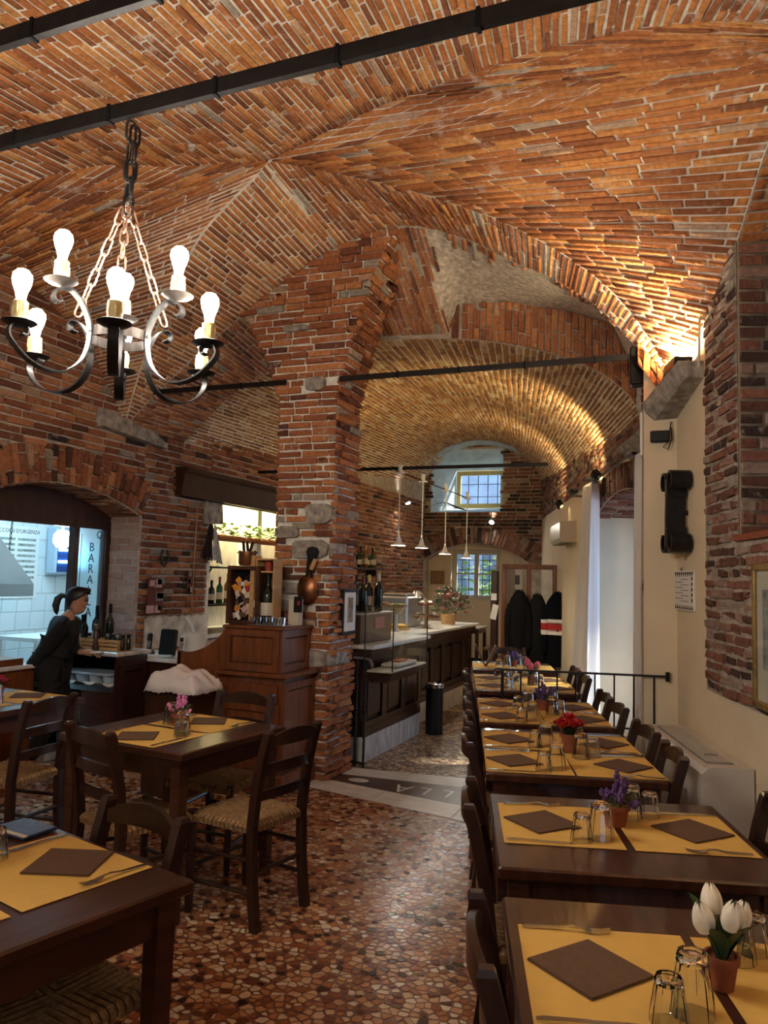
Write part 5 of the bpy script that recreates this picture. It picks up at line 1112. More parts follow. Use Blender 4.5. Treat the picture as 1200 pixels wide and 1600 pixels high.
# pendants over the bar
for i, (y, z) in enumerate(((7.60, 1.90), (8.34, 1.905), (9.23, 1.87), (10.2, 1.85))):
    t = thing('pendant_lamp', 'white pendant spotlight over the bar, %s from the dining room' % ('first', 'second', 'third', 'fourth')[i], 'lamp', (-2.90, y, z), 0, 'pendants over the bar'); zt = 2.66 - z
    MB().tube([(0, 0, .10), (0, 0, zt)], .007, 8).build('rod', M_WHITE, t); MB().lathe([(.05, zt), (.05, zt + .012), (.02, zt + .02), (.02, zt + .07), (.03, zt + .09), (.001, zt + .1)], 14).build('ceiling_mount', M_WHITE, t, smooth=35)
    MB().lathe([(.075, 0), (.07, .012), (.035, .03), (.028, .06), (.018, .09), (.010, .12)], 16, cap=False).build('shade', M_WHITE, t, smooth=35); MB().lathe([(.001, .0), (.030, .012), (.028, .03), (.001, .032)], 12).build('bulb', mat('pendant bulb', (1, 1, 1), .3, emit=(1, .90, .74), estr=220), t, smooth=60)
tr = MB().box((-2.90, 8.9, 2.675), (.010, 2.9, .010)).build('lamp_track', M_BLACK); tag(tr, 'thin dark cable carrying the four bar pendants', 'track')
tr2 = MB().box((-3.05, 7.75, 2.74), (3.35, .022, .035)).build('tie_rod', M_IRON); tag(tr2, 'thin black tie rod crossing the bar hall', 'tie rod')
for i, (p, tgt, lab) in enumerate((((XL + .12, 8.93, 2.86), (-3.6, 9.5, .9), 'small spotlight glowing on the hall wall behind the pillar'), ((-4.55, 12.3, 2.85), (-3.6, 12, .9), 'small spotlight glowing below the upper window'), ((-3.42, 13.66, 2.62), (-3.4, 12, .9), 'twin spotlight under the upper window'))):
    t = thing('spotlight', lab, 'lamp', p); d = (Vector(tgt) - Vector(p)).normalized(); R = Vector((0, 0, 1)).rotation_difference(d).to_matrix().to_4x4()
    MB().lathe([(.02, -.08), (.04, -.03), (.045, .03)], 12, cap=False).xf(R).build('housing', M_STEELB, t, smooth=35); MB().lathe([(.001, .0), (.038, .012), (.001, .03)], 12).xf(R).build('bulb', mat('spot bulb', (1, 1, 1), .3, emit=(1, .92, .78), estr=260), t, smooth=60); MB().tube([tuple(-d * .06), (-.10 if i == 0 else 0, 0 if i < 2 else .12, .02)], .008, 6).build('arm', M_STEELB, t)
sprk = thing('dried_branch', 'dried branch with a black bow tied on the upper window sill', 'branch', (-3.95, 13.86, 2.82))
for i in range(7): MB().tube([(0, 0, .02), (-.15 - .04 * i, -.05, .05 + .02 * i), (-.35 - .06 * i, -.10, .10 + .05 * (i % 3))], [.008, .005, .002], 5).build('twig', M_WOOD, sprk)
# outside the end windows: shrubs, wall with arches
ex = thing('garden_wall', 'pale blue arcaded wall in the yard outside the end windows', 'wall', (-3.8, 17.2, 0)); ex['kind'] = 'structure'
MB().box((0, .2, 2.2), (6, .3, 4.4)).build('wall_body', mat('blue grey stucco', (.42, .52, .66), .9, var=.15, scale=3), ex)
for x in (-1.6, -.2, 1.2): MB().prism([(x - .5, 1.2)] + [(x + .5 * math.cos(a), 2.2 + .8 * math.sin(a)) for a in np.linspace(PI, 0, 10)] + [(x + .5, 1.2)], .0, .049, 'y').build('blind_arch', mat('slate shade', (.16, .22, .30), .9), ex)
for i in range(5):
    b = MB(); rr = random.Random(i)
    for k in range(150):
        c = Vector((rr.gauss(0, .28), rr.gauss(0, .18), abs(rr.gauss(1.25, .55)))); a = rr.uniform(0, 6.28); s = rr.uniform(.05, .10); u_ = Vector((math.cos(a), math.sin(a), rr.uniform(-.5, .5))) * s; v_ = Vector((-math.sin(a) * .5, math.cos(a) * .5, rr.uniform(.2, .8))) * s
        b.add([c - u_, c + v_ * .6, c + u_, c - v_ * .6], [(0, 1, 2, 3)])
    sb = thing('yard_shrub', 'leafy green shrub in the yard, place %s from the left' % ('one', 'two', 'three', 'four', 'five')[i], 'shrub', (-5.0 + i * .62, 15.6 + .2 * (i % 2), 0), 0, 'shrubs outside the window'); b.build('foliage', mat('sunlit leaf', (.20, .36, .08), .6, var=.4, scale=4), sb, fix=False); MB().tube([(0, 0, 0), (0, 0, .8)], .03, 6).build('stem', M_WOOD, sb)
    sb.children[0]['kind'] = 'stuff'
MB().box((0, -1.2, -.1), (9, 2.6, .1)).build('yard_paving', M_STONE, ex)
# ================================================================== CASH DESK, LEFT COUNTERS, NICHE, KITCHEN
cd_ = thing('cash_desk', 'reddish panelled wooden cash desk with a curved side beside the pillar', 'desk', (0, 0, .0012))
def panel_x(x0, x1, z0, z1, y, m=M_DESK, parent=cd_, inset=.05):          # framed panel facing -Y
    p = MB(); W = x1 - x0; xc = (x0 + x1) / 2
    for s in (-1, 1): p.box((xc + s * (W / 2 - inset / 2), y, (z0 + z1) / 2), (inset, .022, z1 - z0))
    for z in (z0 + inset / 2, z1 - inset / 2): p.box((xc, y, z), (W - 2 * inset, .022, inset))
    f = p.build('panel_frame', m, parent); MB().box((xc, y + .006, (z0 + z1) / 2), (W - 2 * inset - .02, .014, z1 - z0 - 2 * inset - .02), b=.006).build('raised_panel', m, f); return f
def panel_y(y0, y1, z0, z1, x, m=M_DESK, parent=cd_, inset=.05):
    p = MB(); W = y1 - y0; yc = (y0 + y1) / 2
    for s in (-1, 1): p.box((x, yc + s * (W / 2 - inset / 2), (z0 + z1) / 2), (.022, inset, z1 - z0))
    for z in (z0 + inset / 2, z1 - inset / 2): p.box((x, yc, z), (.022, W - 2 * inset, inset))
    f = p.build('panel_frame', m, parent); MB().box((x - .006, yc, (z0 + z1) / 2), (.014, W - 2 * inset - .02, z1 - z0 - 2 * inset - .02), b=.006).build('raised_panel', m, f); return f
MB().box((-3.02, 5.225, .41), (.52, .47, .82)).build('lower_carcass', M_DESK, cd_); MB().box((-3.01, 5.21, .07), (.58, .54, .14), b=.012).build('plinth', M_DESK, cd_)
panel_x(-3.28, -2.78, .16, .62, 4.982); panel_y(4.98, 5.46, .16, .78, -2.752)
dw = MB().box((-3.03, 4.98, .70), (.46, .02, .13), b=.005).build('drawer', M_DESK, cd_); MB().tube([(-3.08, 4.965, .70), (-3.07, 4.95, .70), (-2.99, 4.95, .70), (-2.98, 4.965, .70)], .006, 6).build('handle', M_IRONB, dw)
MB().box((-3.01, 5.215, .83), (.60, .55, .03), b=.008).build('mid_cornice', M_DESK, cd_)
MB().box((-3.03, 5.225, 1.0), (.44, .43, .32)).build('upper_carcass', M_DESK, cd_); panel_x(-3.27, -2.81, .85, 1.155, 4.998); panel_y(5.0, 5.44, .85, 1.155, -2.80)
MB().box((-3.03, 5.22, 1.168), (.52, .50, .024), b=.008).build('desk_top', M_DESK, cd_)
cv = [(-3.27, .72), (-3.27, 1.155)] + [(-3.27 - .36 * s, 1.155 - .20 * math.sin(PI / 2 * s) ** .7) for s in np.linspace(.08, 1, 9)] + [(-3.68, .955), (-3.68, .72)]
MB().prism(cv, 4.985, 5.025, 'y').build('curved_side', M_DESK, cd_); MB().box((-3.675, 5.005, .48), (.03, .04, .96)).build('side_post', M_DESK, cd_); MB().box((-3.48, 5.2, .74), (.42, .40, .03)).build('inner_shelf', M_DESK, cd_); MB().box((-3.48, 5.38, .37), (.42, .03, .72)).build('back_board', M_WOODY, cd_)
DT = 1.1815
# things on the cash desk
mfr = thing('card_display', 'dark frame stuffed with match books and cards on the cash desk', 'frame', (-3.19, 5.12, DT))
for s in (-1, 1): MB().box((s * .125, 0, .22), (.03, .10, .44), b=.004).build('frame_side', M_WOOD, mfr)
for z in (.015, .425): MB().box((0, 0, z), (.22, .10, .03), b=.004).build('frame_rail', M_WOOD, mfr)
MB().box((0, .03, .22), (.22, .01, .38)).build('backing', M_BLACKM, mfr)
rd = random.Random(21); cc = [M_PAPERW, mat('red card', (.40, .03, .03), .6), mat('orange card', (.70, .28, .04), .6), M_NAPKIN, M_BLACK, M_LABEL, mat('pale pink card', (.60, .35, .36), .6)]
for i in range(46): MB().box((rd.uniform(-.09, .09), rd.uniform(-.02, .012), rd.uniform(.05, .39)), (rd.uniform(.035, .06), .005, rd.uniform(.03, .05)), m=Matrix.Rotation(rd.uniform(-1.2, 1.2), 3, 'Y') @ Matrix.Rotation(rd.uniform(-.3, .3), 3, 'Z')).build('card', rd.choice(cc), mfr)
def copper_pot(loc, label, r, h, uten):
    t = thing('copper_pot', label, 'pot', loc); MB().lathe([(r * .85, 0), (r, .02), (r * 1.02, h), (r * .96, h), (r * .92, .02), (.001, .015)], 20).build('body', M_COPPER, t, smooth=35)
    for s in (-1, 1): MB().tube([(s * r, 0, h * .8), (s * (r + .025), 0, h * .9), (s * r * 1.0, .0, h * 1.05)], .005, 6).build('handle', M_IRON, t)
    for i in range(uten): a = i * 2.1; MB().box((r * .5 * math.cos(a), r * .5 * math.sin(a), h + .03), (.02, .008, .09), m=Matrix.Rotation(.3 * math.cos(a), 3, 'Y')).build('utensil', M_BLACK, t)
    return t
copper_pot((-3.19, 5.12, DT + .442), 'copper pot of black utensils on top of the card frame', .065, .11, 6)
copper_pot((-3.08, 5.33, DT), 'second copper pan behind the wine crate', .07, .46, 0).scale = (1, 1, 1)
wc = thing('wine_crate', 'open pale wooden crate holding a magnum bottle', 'crate', (-3.015, 5.16, DT))
MB().box((0, .055, .25), (.16, .012, .50)).build('back_board', M_PINEW, wc)
for s in (-1, 1): MB().box((s * .075, 0, .25), (.012, .12, .50)).build('side_board', M_PINEW, wc)
for z in (.006, .40, .494): MB().box((0, 0, z), (.14, .12, .012)).build('end_board' if z != .40 else 'divider', M_PINEW, wc)
MB().box((-.105, -.02, .26), (.035, .10, .52)).build('crate_lid', M_PINEW, wc)
bottle((-3.015, 5.155, DT + .013), 'magnum wine bottle with a cream label in the open crate', .37, .056, M_BOTTLE, None, True, 'bottles on the cash desk')
rb = thing('wax_cap', 'red wax topped cork case in the upper crate compartment', 'cap', (-3.015, 5.15, DT + .407)); MB().lathe([(.03, 0), (.03, .06), (.024, .07), (.001, .07)], 14).build('cap', M_REDC, rb, smooth=35)
gt = thing('glass_tray', 'flat tray under the small shot glasses on the cash desk', 'tray', (-2.94, 5.06, DT)); MB().box((0, 0, .005), (.30, .13, .008), b=.003).build('tray', M_STEELB, gt)
SG = MB().lathe([(.001, .010), (.016, .012), (.020, .055), (.022, .055), (.019, 0), (.001, 0)], 10, cap=False).mesh('shot_glass', M_GLASS, 35)
for i in range(11):
    o = link('shot_glass', SG, None, (-3.065 + (i % 6) * .050 + (.025 if i > 5 else 0), 5.04 + .045 * (i // 6), DT + .0095)); tag(o, 'small shot glass on the cash desk tray, %s row, place %s' % (('front', 'rear')[i // 6], ('one', 'two', 'three', 'four', 'five', 'six')[i % 6]), 'glass', 'shot glasses on the tray')
cx = thing('card_box', 'small grey card box with a black tag at the desk corner', 'box', (-2.84, 5.28, DT)); MB().box((0, 0, .10), (.09, .07, .20), b=.003).build('box', M_LABEL, cx); MB().box((.04, -.04, .16), (.07, .006, .12)).build('tag', M_BLACK, cx); MB().box((.045, -.044, .17), (.02, .003, .03)).build('emblem', mat('red card', (.40, .03, .03), .6), cx)
# white plastic bag on a low stool before the desk
st = thing('low_cupboard', 'low dark cupboard in front of the curved desk side', 'cupboard', (-3.45, 4.72, .0012)); MB().box((0, 0, .36), (.36, .34, .72), b=.01).build('body', M_WOODY, st); MB().box((0, -.172, .36), (.34, .006, .6)).build('door', M_WOODY, st)
bg_ = thing('white_cloth', 'crumpled white cloth draped on the low dark cupboard', 'cloth', (-3.40, 4.70, .722)); rdx = random.Random(8)
def Pcl(u, v):
    x, y = (u - .5) * .42, (v - .5) * .38; e = max(abs(u - .5), abs(v - .5)) * 2; z = (.075 + .05 * (1 - u)) * max(0, 1 - e ** 4) + (.016 * math.sin(u * 15 + v * 5) + .014 * math.sin(v * 17 - u * 9)) * (1 - .75 * e ** 4) - (.0 if e < .86 else (e - .86) * .25) + .012 * abs(math.sin(u * 31 + 4 * math.sin(v * 9)))
    return (x, y, z + .0 + .03)
mbc = MB().grid(Pcl, 26, 22); oc = mbc.build('cloth', mat('white plastic film', (.74, .70, .68), .5), bg_, smooth=80, fix=False); oc.modifiers.new('thick', 'SOLIDIFY').thickness = .004
# counter with open shelves in the kitchen doorway
kc = thing('service_counter', 'open-shelved wooden service counter with a marble top by the doorway', 'counter', (-4.66, 5.22, .0012))
MB().box((.345, 0, .43), (.03, .36, .86)).build('side_panel', M_WOODY, kc); MB().box((-.345, 0, .43), (.03, .36, .86)).build('side_panel', M_WOODY, kc); MB().box((0, .17, .43), (.66, .02, .86)).build('back_panel', M_BLACKM, kc)
MB().box((0, 0, .885), (.76, .42, .035), b=.006).build('marble_top', M_MARBLE, kc); MB().box((0, -.01, .60), (.66, .34, .04)).build('shelf', M_STEELB, kc); MB().box((0, -.01, .28), (.66, .34, .03)).build('shelf', M_WOODY, kc); MB().box((.17, -.165, .32), (.34, .02, .52)).build('door', M_WOOD, kc)
panel_y(5.06, 5.38, .10, .80, -4.295, M_WOODY, None, .05); 
for o in list(C.objects)[-2:]: pass
pf_ = [o for o in C.objects if o.name.startswith('panel_frame') and o.parent is None][0]; pf_.parent = kc; pf_.location = (4.66, -5.22, -.0012)
ct = thing('cutlery_tray', 'pale blue cutlery tray on the counter shelf', 'tray', (-4.66, 5.16, .622)); MB().box((0, 0, .095), (.58, .24, .018), b=.005).build('rim', mat('pale blue plastic', (.42, .52, .62), .4), ct)
for i in range(4): MB().lathe([(.045, 0), (.062, .05), (.064, .09)], 14, (-.21 + i * .14, 0, 0), sy=1.5).build('basin', mat('pale blue plastic', (.42, .52, .62), .4), ct, smooth=35)
nf = thing('paper_towel', 'crumpled white paper on the counter shelf', 'paper', (-4.62, 5.06, .623)); MB().grid(lambda u, v: ((u - .5) * .6, (v - .5) * .06, .018 + .014 * math.sin(u * 19) * math.cos(v * 5)), 24, 3).build('sheet', M_PAPERW, nf, smooth=80, fix=False)
for i in range(12):
    o = MB().lathe([(.06, 0), (.105, .012), (.11, .016), (.10, .014), (.001, .006)], 20).build('dinner_plate', M_WHITE, None, 35); o.location = (-4.82, 5.16, .2965 + i * .014); tag(o, 'white plate in the stack on the lower counter shelf, %s from the bottom' % ('first', 'second', 'third', 'fourth', 'fifth', 'sixth', 'seventh', 'eighth', 'ninth', 'tenth', 'eleventh', 'twelfth')[i], 'plate', 'stack of plates in the counter')
KZ = .9045
for i, (x, w_) in enumerate(((-4.84, .16), (-4.65, .17), (-4.45, .20))):
    t = thing('wooden_crate', 'slatted pale crate of condiments, %s along the counter' % ('first', 'second', 'third')[i], 'crate', (x, 5.17, KZ), 0, 'condiment crates')
    for s in (-1, 1): MB().box((s * w_ / 2, 0, .045), (.01, .18, .09)).build('end_board', M_PINEW, t)
    for z in (.018, .048, .078):
        for s in (-1, 1): MB().box((0, s * .09, z), (w_ + .01, .008, .022)).build('slat', M_PINEW if i else M_LABEL, t)
    MB().box((0, 0, .004), (w_, .17, .006)).build('floor_board', M_PINEW, t)
for i, (x, y, h, r) in enumerate(((-4.90, 5.14, .26, .032), (-4.83, 5.20, .26, .033), (-4.76, 5.15, .27, .030), (-4.70, 5.22, .34, .036), (-4.62, 5.14, .30, .030), (-4.56, 5.22, .36, .036))):
    bottle((x, y, KZ + .008), 'oil or wine bottle in the counter crates, %s from the doorway' % ('first', 'second', 'third', 'fourth', 'fifth', 'sixth')[i], h, r, M_BOTTLE, M_BLACKM, i in (1, 3), 'bottles on the service counter')
def mill(x, y, h, lab):
    t = thing('pepper_mill', lab, 'pepper mill', (x, y, KZ)); MB().lathe([(.026, 0), (.028, .02), (.018, h * .35), (.024, h * .62), (.014, h * .70), (.027, h * .82), (.022, h * .95), (.001, h)], 16).build('body', M_WOOD, t, smooth=35)
mill(-4.74, 5.045, .26, 'tall dark pepper mill in front of the crates'); mill(-4.545, 5.05, .22, 'shorter dark pepper mill right of the tall one')
for i in range(8):
    t = thing('spice_jar', 'small dark spice jar on the counter, %s from the wall end' % ('first', 'second', 'third', 'fourth', 'fifth', 'sixth', 'seventh', 'eighth')[i], 'jar', (-4.34 - (i % 4) * .052, 5.13 + .07 * (i // 4), KZ + .008), 0, 'spice jars'); MB().lathe([(.020, 0), (.021, .085), (.013, .10), (.001, .10)], 12).build('body', M_BOTTLE, t, smooth=35); MB().lathe([(.016, .10), (.016, .125), (.001, .126)], 12).build('cap', M_STEELB if i % 2 else M_BLACK, t, smooth=35)
# lower telephone counter
tc_ = thing('telephone_counter', 'low wooden counter with a pale top between service counter and cash desk', 'counter', (-4.36, 5.74, .0012)); MB().box((0, 0, .40), (.66, .60, .80)).build('body', M_WOODY, tc_); MB().box((.0, -.01, .815), (.72, .66, .03), b=.005).build('top', M_MARBLEW, tc_); MB().box((.345, -.01, .75), (.01, .60, .08)).build('edge_band', M_LABEL, tc_)
ZT = .832
pb = thing('card_terminal_case', 'black leather folder propped on the telephone counter', 'folder', (-4.26, 5.62, ZT)); MB().box((0, 0, .115), (.17, .04, .23), m=Matrix.Rotation(-.12, 3, 'X'), b=.012).build('case', M_BLACK, pb)
def phone(x, y, m, lab, rz=0.2):
    t = thing('cordless_phone', lab, 'phone', (x, y, ZT), rz); MB().box((0, 0, .02), (.075, .09, .04), b=.008).build('cradle', m, t); h = MB().box((0, .005, .11), (.045, .026, .16), b=.010, m=Matrix.Rotation(-.12, 3, 'X')).build('handset', m, t); MB().box((0, -.012, .15), (.03, .004, .035), m=Matrix.Rotation(-.12, 3, 'X')).build('screen', M_INK, h); MB().box((0, -.010, .095), (.03, .004, .06), m=Matrix.Rotation(-.12, 3, 'X')).build('keypad', M_STEELB, h)
phone(-4.43, 5.58, M_BLACK, 'black cordless phone standing in its cradle'); phone(-4.10, 5.60, M_WHITE, 'white cordless phone standing in its cradle')
pp_ = thing('paper_pad', 'loose white papers on the telephone counter', 'paper', (-4.30, 5.46, ZT)); [MB().box((.02 * i, .01 * i, .004 + .006 * i), (.24, .10, .004), rz=.12 * i).build('sheet', M_PAPERW, pp_) for i in range(3)]
wj = thing('cream_canister', 'cream canister with a white tap beside the desk', 'canister', (-4.17, 5.86, ZT)); MB().lathe([(.10, 0), (.105, .02), (.105, .19), (.09, .20), (.001, .20)], 20).build('body', M_PAPERW, wj, smooth=35); MB().tube([(0, 0, .20), (-.02, -.02, .27), (-.06, -.05, .33)], .012, 8).build('tap', M_WHITE, wj)
# on the left wall
mb_s = MB(); yy = [5.86 + .98 * i / 28 for i in range(29)]
mb_s.prism([(y, 1.12 + .018 * abs(math.sin(i * .9))) for i, y in enumerate(yy)] + [(6.84, .84), (5.86, .84)], XL + .028, XL + .05, 'x'); bs = mb_s.build('marble_backsplash', mat('veined backsplash marble', (.58, .56, .53), .35, var=.4, scale=7)); tag(bs, 'wavy-edged marble backsplash under the pinned photos', 'backsplash')
def pin_board(y, z, w_, h, lab, seed):
    t = thing('photo_board', lab, 'picture', (XL + .04, y, z)); MB().box((0, 0, h / 2), (.012, w_, h)).build('board', mat('dark red card', (.12, .03, .03), .7), t); r_ = random.Random(seed)
    for i in range(9): MB().box((.008, r_.uniform(-.36, .36) * w_, h * (.12 + .76 * (i // 3) / 2 + r_.uniform(-.05, .05))), (.003, w_ * r_.uniform(.3, .5), h * r_.uniform(.12, .26))).build('photo', r_.choice((M_PAPERW, M_INK, M_LABEL, mat('grey photo', (.25, .24, .26), .5, var=.6, scale=30), mat('pink photo', (.55, .35, .35), .6))), t)
pin_board(5.98, 1.16, .22, .34, 'board of snapshots pinned on the brick by the doorway', 2); pin_board(6.52, 1.36, .10, .20, 'small strip of photos pinned beside the copper pipe', 5)
hs = thing('horseshoe', 'iron horseshoe hung on the brick', 'horseshoe', (XL + .05, 6.08, 1.70)); MB().strap([(0, .055 * math.sin(a) * (1 - .15 * abs(math.cos(a))), -.075 * math.cos(a)) for a in np.linspace(PI * .18 - PI, PI - PI * .18, 20)], (1, 0, 0), .012, .022).build('shoe', M_IRONB, hs)
cp = MB().tube([(XL + .05, 6.54, 1.12), (XL + .05, 6.56, 2.28)], .008, 8).build('copper_pipe', M_COPPER); tag(cp, 'thin copper pipe running down the brick pier', 'pipe')
br = thing('hanging_herbs', 'bunch of dark dried stalks wrapped in paper hung by the niche', 'herbs', (XL + .10, 6.74, 1.72)); rr = random.Random(6)
for i in range(26): a, b_ = rr.uniform(-.10, .10), rr.uniform(-.05, .05); MB().tube([(b_ * .3, a * .2, .34), (b_ * .7, a * .8, .12), (b_, a * 1.25, rr.uniform(-.06, .02))], [.004, .006, .008], 5).build('stalk', mat('dried stalk', (.035, .020, .022), .9), br)
MB().grid(lambda u, v: (.05 + .02 * math.sin(u * 6), -.02 + .20 * u * (.3 + .7 * (1 - v)), -.02 + .36 * v - .05 * u), 6, 6).build('wrapper', mat('silver paper', (.34, .32, .30), .4, var=.4, scale=20), br, smooth=80, fix=False)
# wooden canopy and the niche's contents
cn = thing('wooden_canopy', 'dark moulded wooden canopy box over the lit niche', 'canopy', (XL, 7.28, 2.30)); MB().prism([(.0, .0), (.10, .0), (.13, .22), (.16, .24), (.16, .27), (.0, .27)], -1.06, 2.0, 'y').build('casing', M_WOODY, cn); MB().box((.08, .47, .275), (.18, 3.09, .02), b=.004).build('top_moulding', M_WOODY, cn); MB().box((.055, .47, .008), (.13, 3.05, .016), b=.004).build('bottom_moulding', M_WOODY, cn)
ns = thing('niche_shelf', 'terracotta tiled shelf carrying green plants in the niche', 'shelf', (-5.06, 7.67, 1.96)); MB().box((0, .42, 0), (.28, 2.5, .05)).build('board', M_TERRA, ns)
for i in range(60): MB().tube([(.14, -.80 + i * .041, -.02), (.155, -.79 + i * .041, 0), (.14, -.78 + i * .041, .02)], .012, 6).build('tile_nose', mat('orange terracotta', (.45, .16, .05), .7), ns)
for k in range(8):
    pl_ = thing('trailing_plant', 'leafy green plant on the terracotta niche shelf, %s from the dining room' % ('first', 'second', 'third', 'fourth', 'fifth', 'sixth', 'seventh', 'eighth')[k], 'plant', (-5.04, 7.02 + k * .26, 1.985), 0, 'plants in the niche'); rr = random.Random(k); b = MB()
    for i in range(46):
        c = Vector((rr.uniform(-.10, .13), rr.uniform(-.15, .15), rr.uniform(.01, .15 + .06 * (k == 0)))); a = rr.uniform(0, 6.28); s = rr.uniform(.022, .04); u_ = Vector((math.cos(a), math.sin(a), rr.uniform(-.4, .4))) * s; v_ = Vector((-math.sin(a), math.cos(a), rr.uniform(-.2, .9))) * s * .8
        b.add([c - u_, c - u_ * .2 + v_ * .6, c + u_ * .6 + v_ * .4, c + u_ * 1.2, c + u_ * .6 - v_ * .4, c - u_ * .2 - v_ * .6], [(0, 1, 2, 3, 4, 5)])
    o = b.build('leaves', M_LEAFL, pl_, fix=False); o['kind'] = 'stuff'; MB().tube([(0, -.10, .02), (.05, 0, .06), (.0, .10, .10)], .004, 5).build('stem', M_LEAF, pl_)
gs = thing('glass_rack', 'black bracket shelf with hanging wine glasses in the niche', 'rack', (-5.10, 7.25, 1.62)); MB().box((0, 0, 0), (.24, .70, .02)).build('board', M_BLACK, gs); MB().tube([(.1, .05, -.01), (.02, .05, -.12), (-.12, .05, -.12)], .01, 6).build('bracket', M_BLACK, gs)
WG = MB().lathe([(.032, 0), (.030, .003), (.004, .006), (.004, .085), (.030, .11), (.036, .15), (.030, .19), (.029, .19), (.034, .15), (.028, .113), (.001, .095)], 14, cap=False).mesh('wine_glass', M_GLASS, 40)
for i in range(6): o = link('wine_glass', WG, None, (-5.05, 6.98 + i * .10, 1.632)); tag(o, 'wine glass on the black niche shelf, %s from the dining room' % ('first', 'second', 'third', 'fourth', 'fifth', 'sixth')[i], 'glass', 'wine glasses in the niche')
lsh = thing('glass_shelf', 'dark glass shelf of bottles low in the niche', 'shelf', (-5.12, 7.55, 1.20)); MB().box((0, 0, 0), (.30, 1.45, .02)).build('board', M_BLACK, lsh)
for i in range(7): bottle((-5.10, 6.98 + i * .16, 1.211), 'bottle on the low niche shelf, %s from the dining room' % ('first', 'second', 'third', 'fourth', 'fifth', 'sixth', 'seventh')[i], .26 + .04 * (i % 3), .038, (M_BOTTLE, M_BOTTLEG, mat('amber glass', (.20, .08, .02), .1))[i % 3], (M_BLACKM, M_REDC, M_GOLDF)[i % 3], True, 'bottles in the niche')
# hung on the pillar
pn = thing('copper_mould', 'oval dark copper mould hung on the pillar', 'pan', (-2.83, 5.435, 1.33)); MB().lathe([(.001, .035), (.05, .03), (.075, .012), (.09, .0), (.085, -.005), (.001, -.006)], 22, sy=1.35).xf(Matrix.Translation((0, 0, .12)) @ Matrix.Rotation(PI / 2, 4, 'X')).build('bowl', M_COPPER, pn, smooth=35); MB().strap([(0, -.01, .22), (.015, -.012, .40)], (1, 0, 0), .022, .006).build('handle', M_IRON, pn)
bs_ = thing('black_brush', 'black bristle brush with a long handle hung on the pillar', 'brush', (-2.80, 5.43, 1.55)); MB().tube([(.01, -.01, .0), (.02, -.015, .13)], .012, 8).build('handle', M_IRON, bs_); rr = random.Random(2)
MB().lathe([(.015, 0), (.045, .04), (.055, .08), (.04, .11), (.001, .12)], 14, (.02, -.02, .12), sy=.6).build('bristle_head', mat('blue black bristle', (.012, .014, .020), .9, bump=1, bscale=90), bs_, smooth=35); MB().box((.035, -.03, .10), (.03, .012, .09), m=Matrix.Rotation(.4, 3, 'Y')).build('paper_tag', M_PINEW, bs_)
fp = thing('framed_drawing', 'black framed drawing on the side of the pillar', 'picture', (-2.615, 5.76, 1.11)); MB().box((0, 0, .17), (.025, .26, .36), b=.004).build('frame', M_BLACK, fp); MB().box((.012, 0, .17), (.006, .21, .31)).build('mount', M_PAPERW, fp); MB().box((.0155, 0, .185), (.003, .10, .20)).build('drawing', mat('sepia drawing', (.28, .23, .16), .8, var=.6, scale=30), fp)

# ---- kitchen
kw = struct(MB().box((-7.25, 5.6, 1.6), (.1, 6.4, 3.2)).build('wall_kitchen', mat('tile grout', (.50, .50, .48), .8)), 'white tiled kitchen wall')
M_TILE = tint_mat('white glazed tile', [(0, (.70, .74, .74)), (1, (.82, .84, .83))], rough=.2, bump=0, gvar=.02)
pk = Pieces(); lay(lambda s, t: np.stack([np.full_like(np.asarray(s, float), -7.2), 4.4 + 4.0 * np.asarray(t, float), 2.1 * np.asarray(s, float)], -1), 10, .21, (-5, 6, 1.5), pk, gap=.006, rise=.003, jit=.0, lvar=0.0); finish(pk, M_TILE, kw, name='tile', rest='tile_field', most=120)
struct(MB().box((-6.2, 8.45, 1.6), (2.2, .1, 3.2)).build('wall_kitchen_side', M_WHITE), 'plain kitchen side wall'); struct(MB().box((-6.2, 2.3, 1.6), (2.2, .1, 3.2)).build('wall_kitchen_end', M_WHITE), 'plain kitchen end wall'); struct(MB().box((-6.2, 5.4, 3.05), (2.2, 6.3, .1)).build('ceiling_kitchen', M_WHITE), 'white kitchen ceiling')
struct(MB().box((-6.2, 5.4, .006), (2.0, 6.0, .012)).build('floor_kitchen', mat('grey kitchen floor', (.34, .38, .42), .4, var=.2, scale=3)), 'grey kitchen floor')
stp = struct(MB().box((-5.05, 4.85, .055), (.34, 1.75, .11), b=.006).build('trim_step', M_MARBLE), 'grey marble step at the kitchen doorway')
# wooden door frame with sidelight
XF = XL - .36
kd = link('door_2', None, None, (XF, 0, 0)); struct(kd, 'dark wooden kitchen door frame with an etched glass sidelight')
for y, pw_ in ((4.0, .09), (5.335, .055), (5.735, .06)): MB().box((0, y, 1.0), (.07, pw_, 2.0)).build('post', M_WOODY, kd)
MB().prism([(3.96, 1.93)] + [(5.75, 1.93)] + [(y, karch(y) - .01) for y in np.linspace(5.75, 3.96, 14)], -.03, .03, 'x').build('arched_transom', M_WOODY, kd); MB().box((0, 5.535, .50), (.04, .36, .98)).build('lower_panel', M_WOODY, kd)
gl = MB().box((0, 5.535, 1.46), (.008, .36, .95)).build('etched_pane', mat('frosted glass', (.80, .92, .97), .35, trans=.9, ior=1.1), kd)
M_ETCH = mat('dark glass lettering', (.05, .12, .16), .5)
for i, ch in enumerate('BARALLA'):
    me = text_mesh(ch, .115, .001); me.materials.append(M_ETCH); o = link('letter', me, kd, (.008, 5.55, 1.76 - i * .098)); o.rotation_euler = (PI / 2, 0, PI / 2)
for y in (5.42, 5.655): MB().box((.007, y, 1.45), (.003, .006, .86)).build('etched_line', M_ETCH, kd)
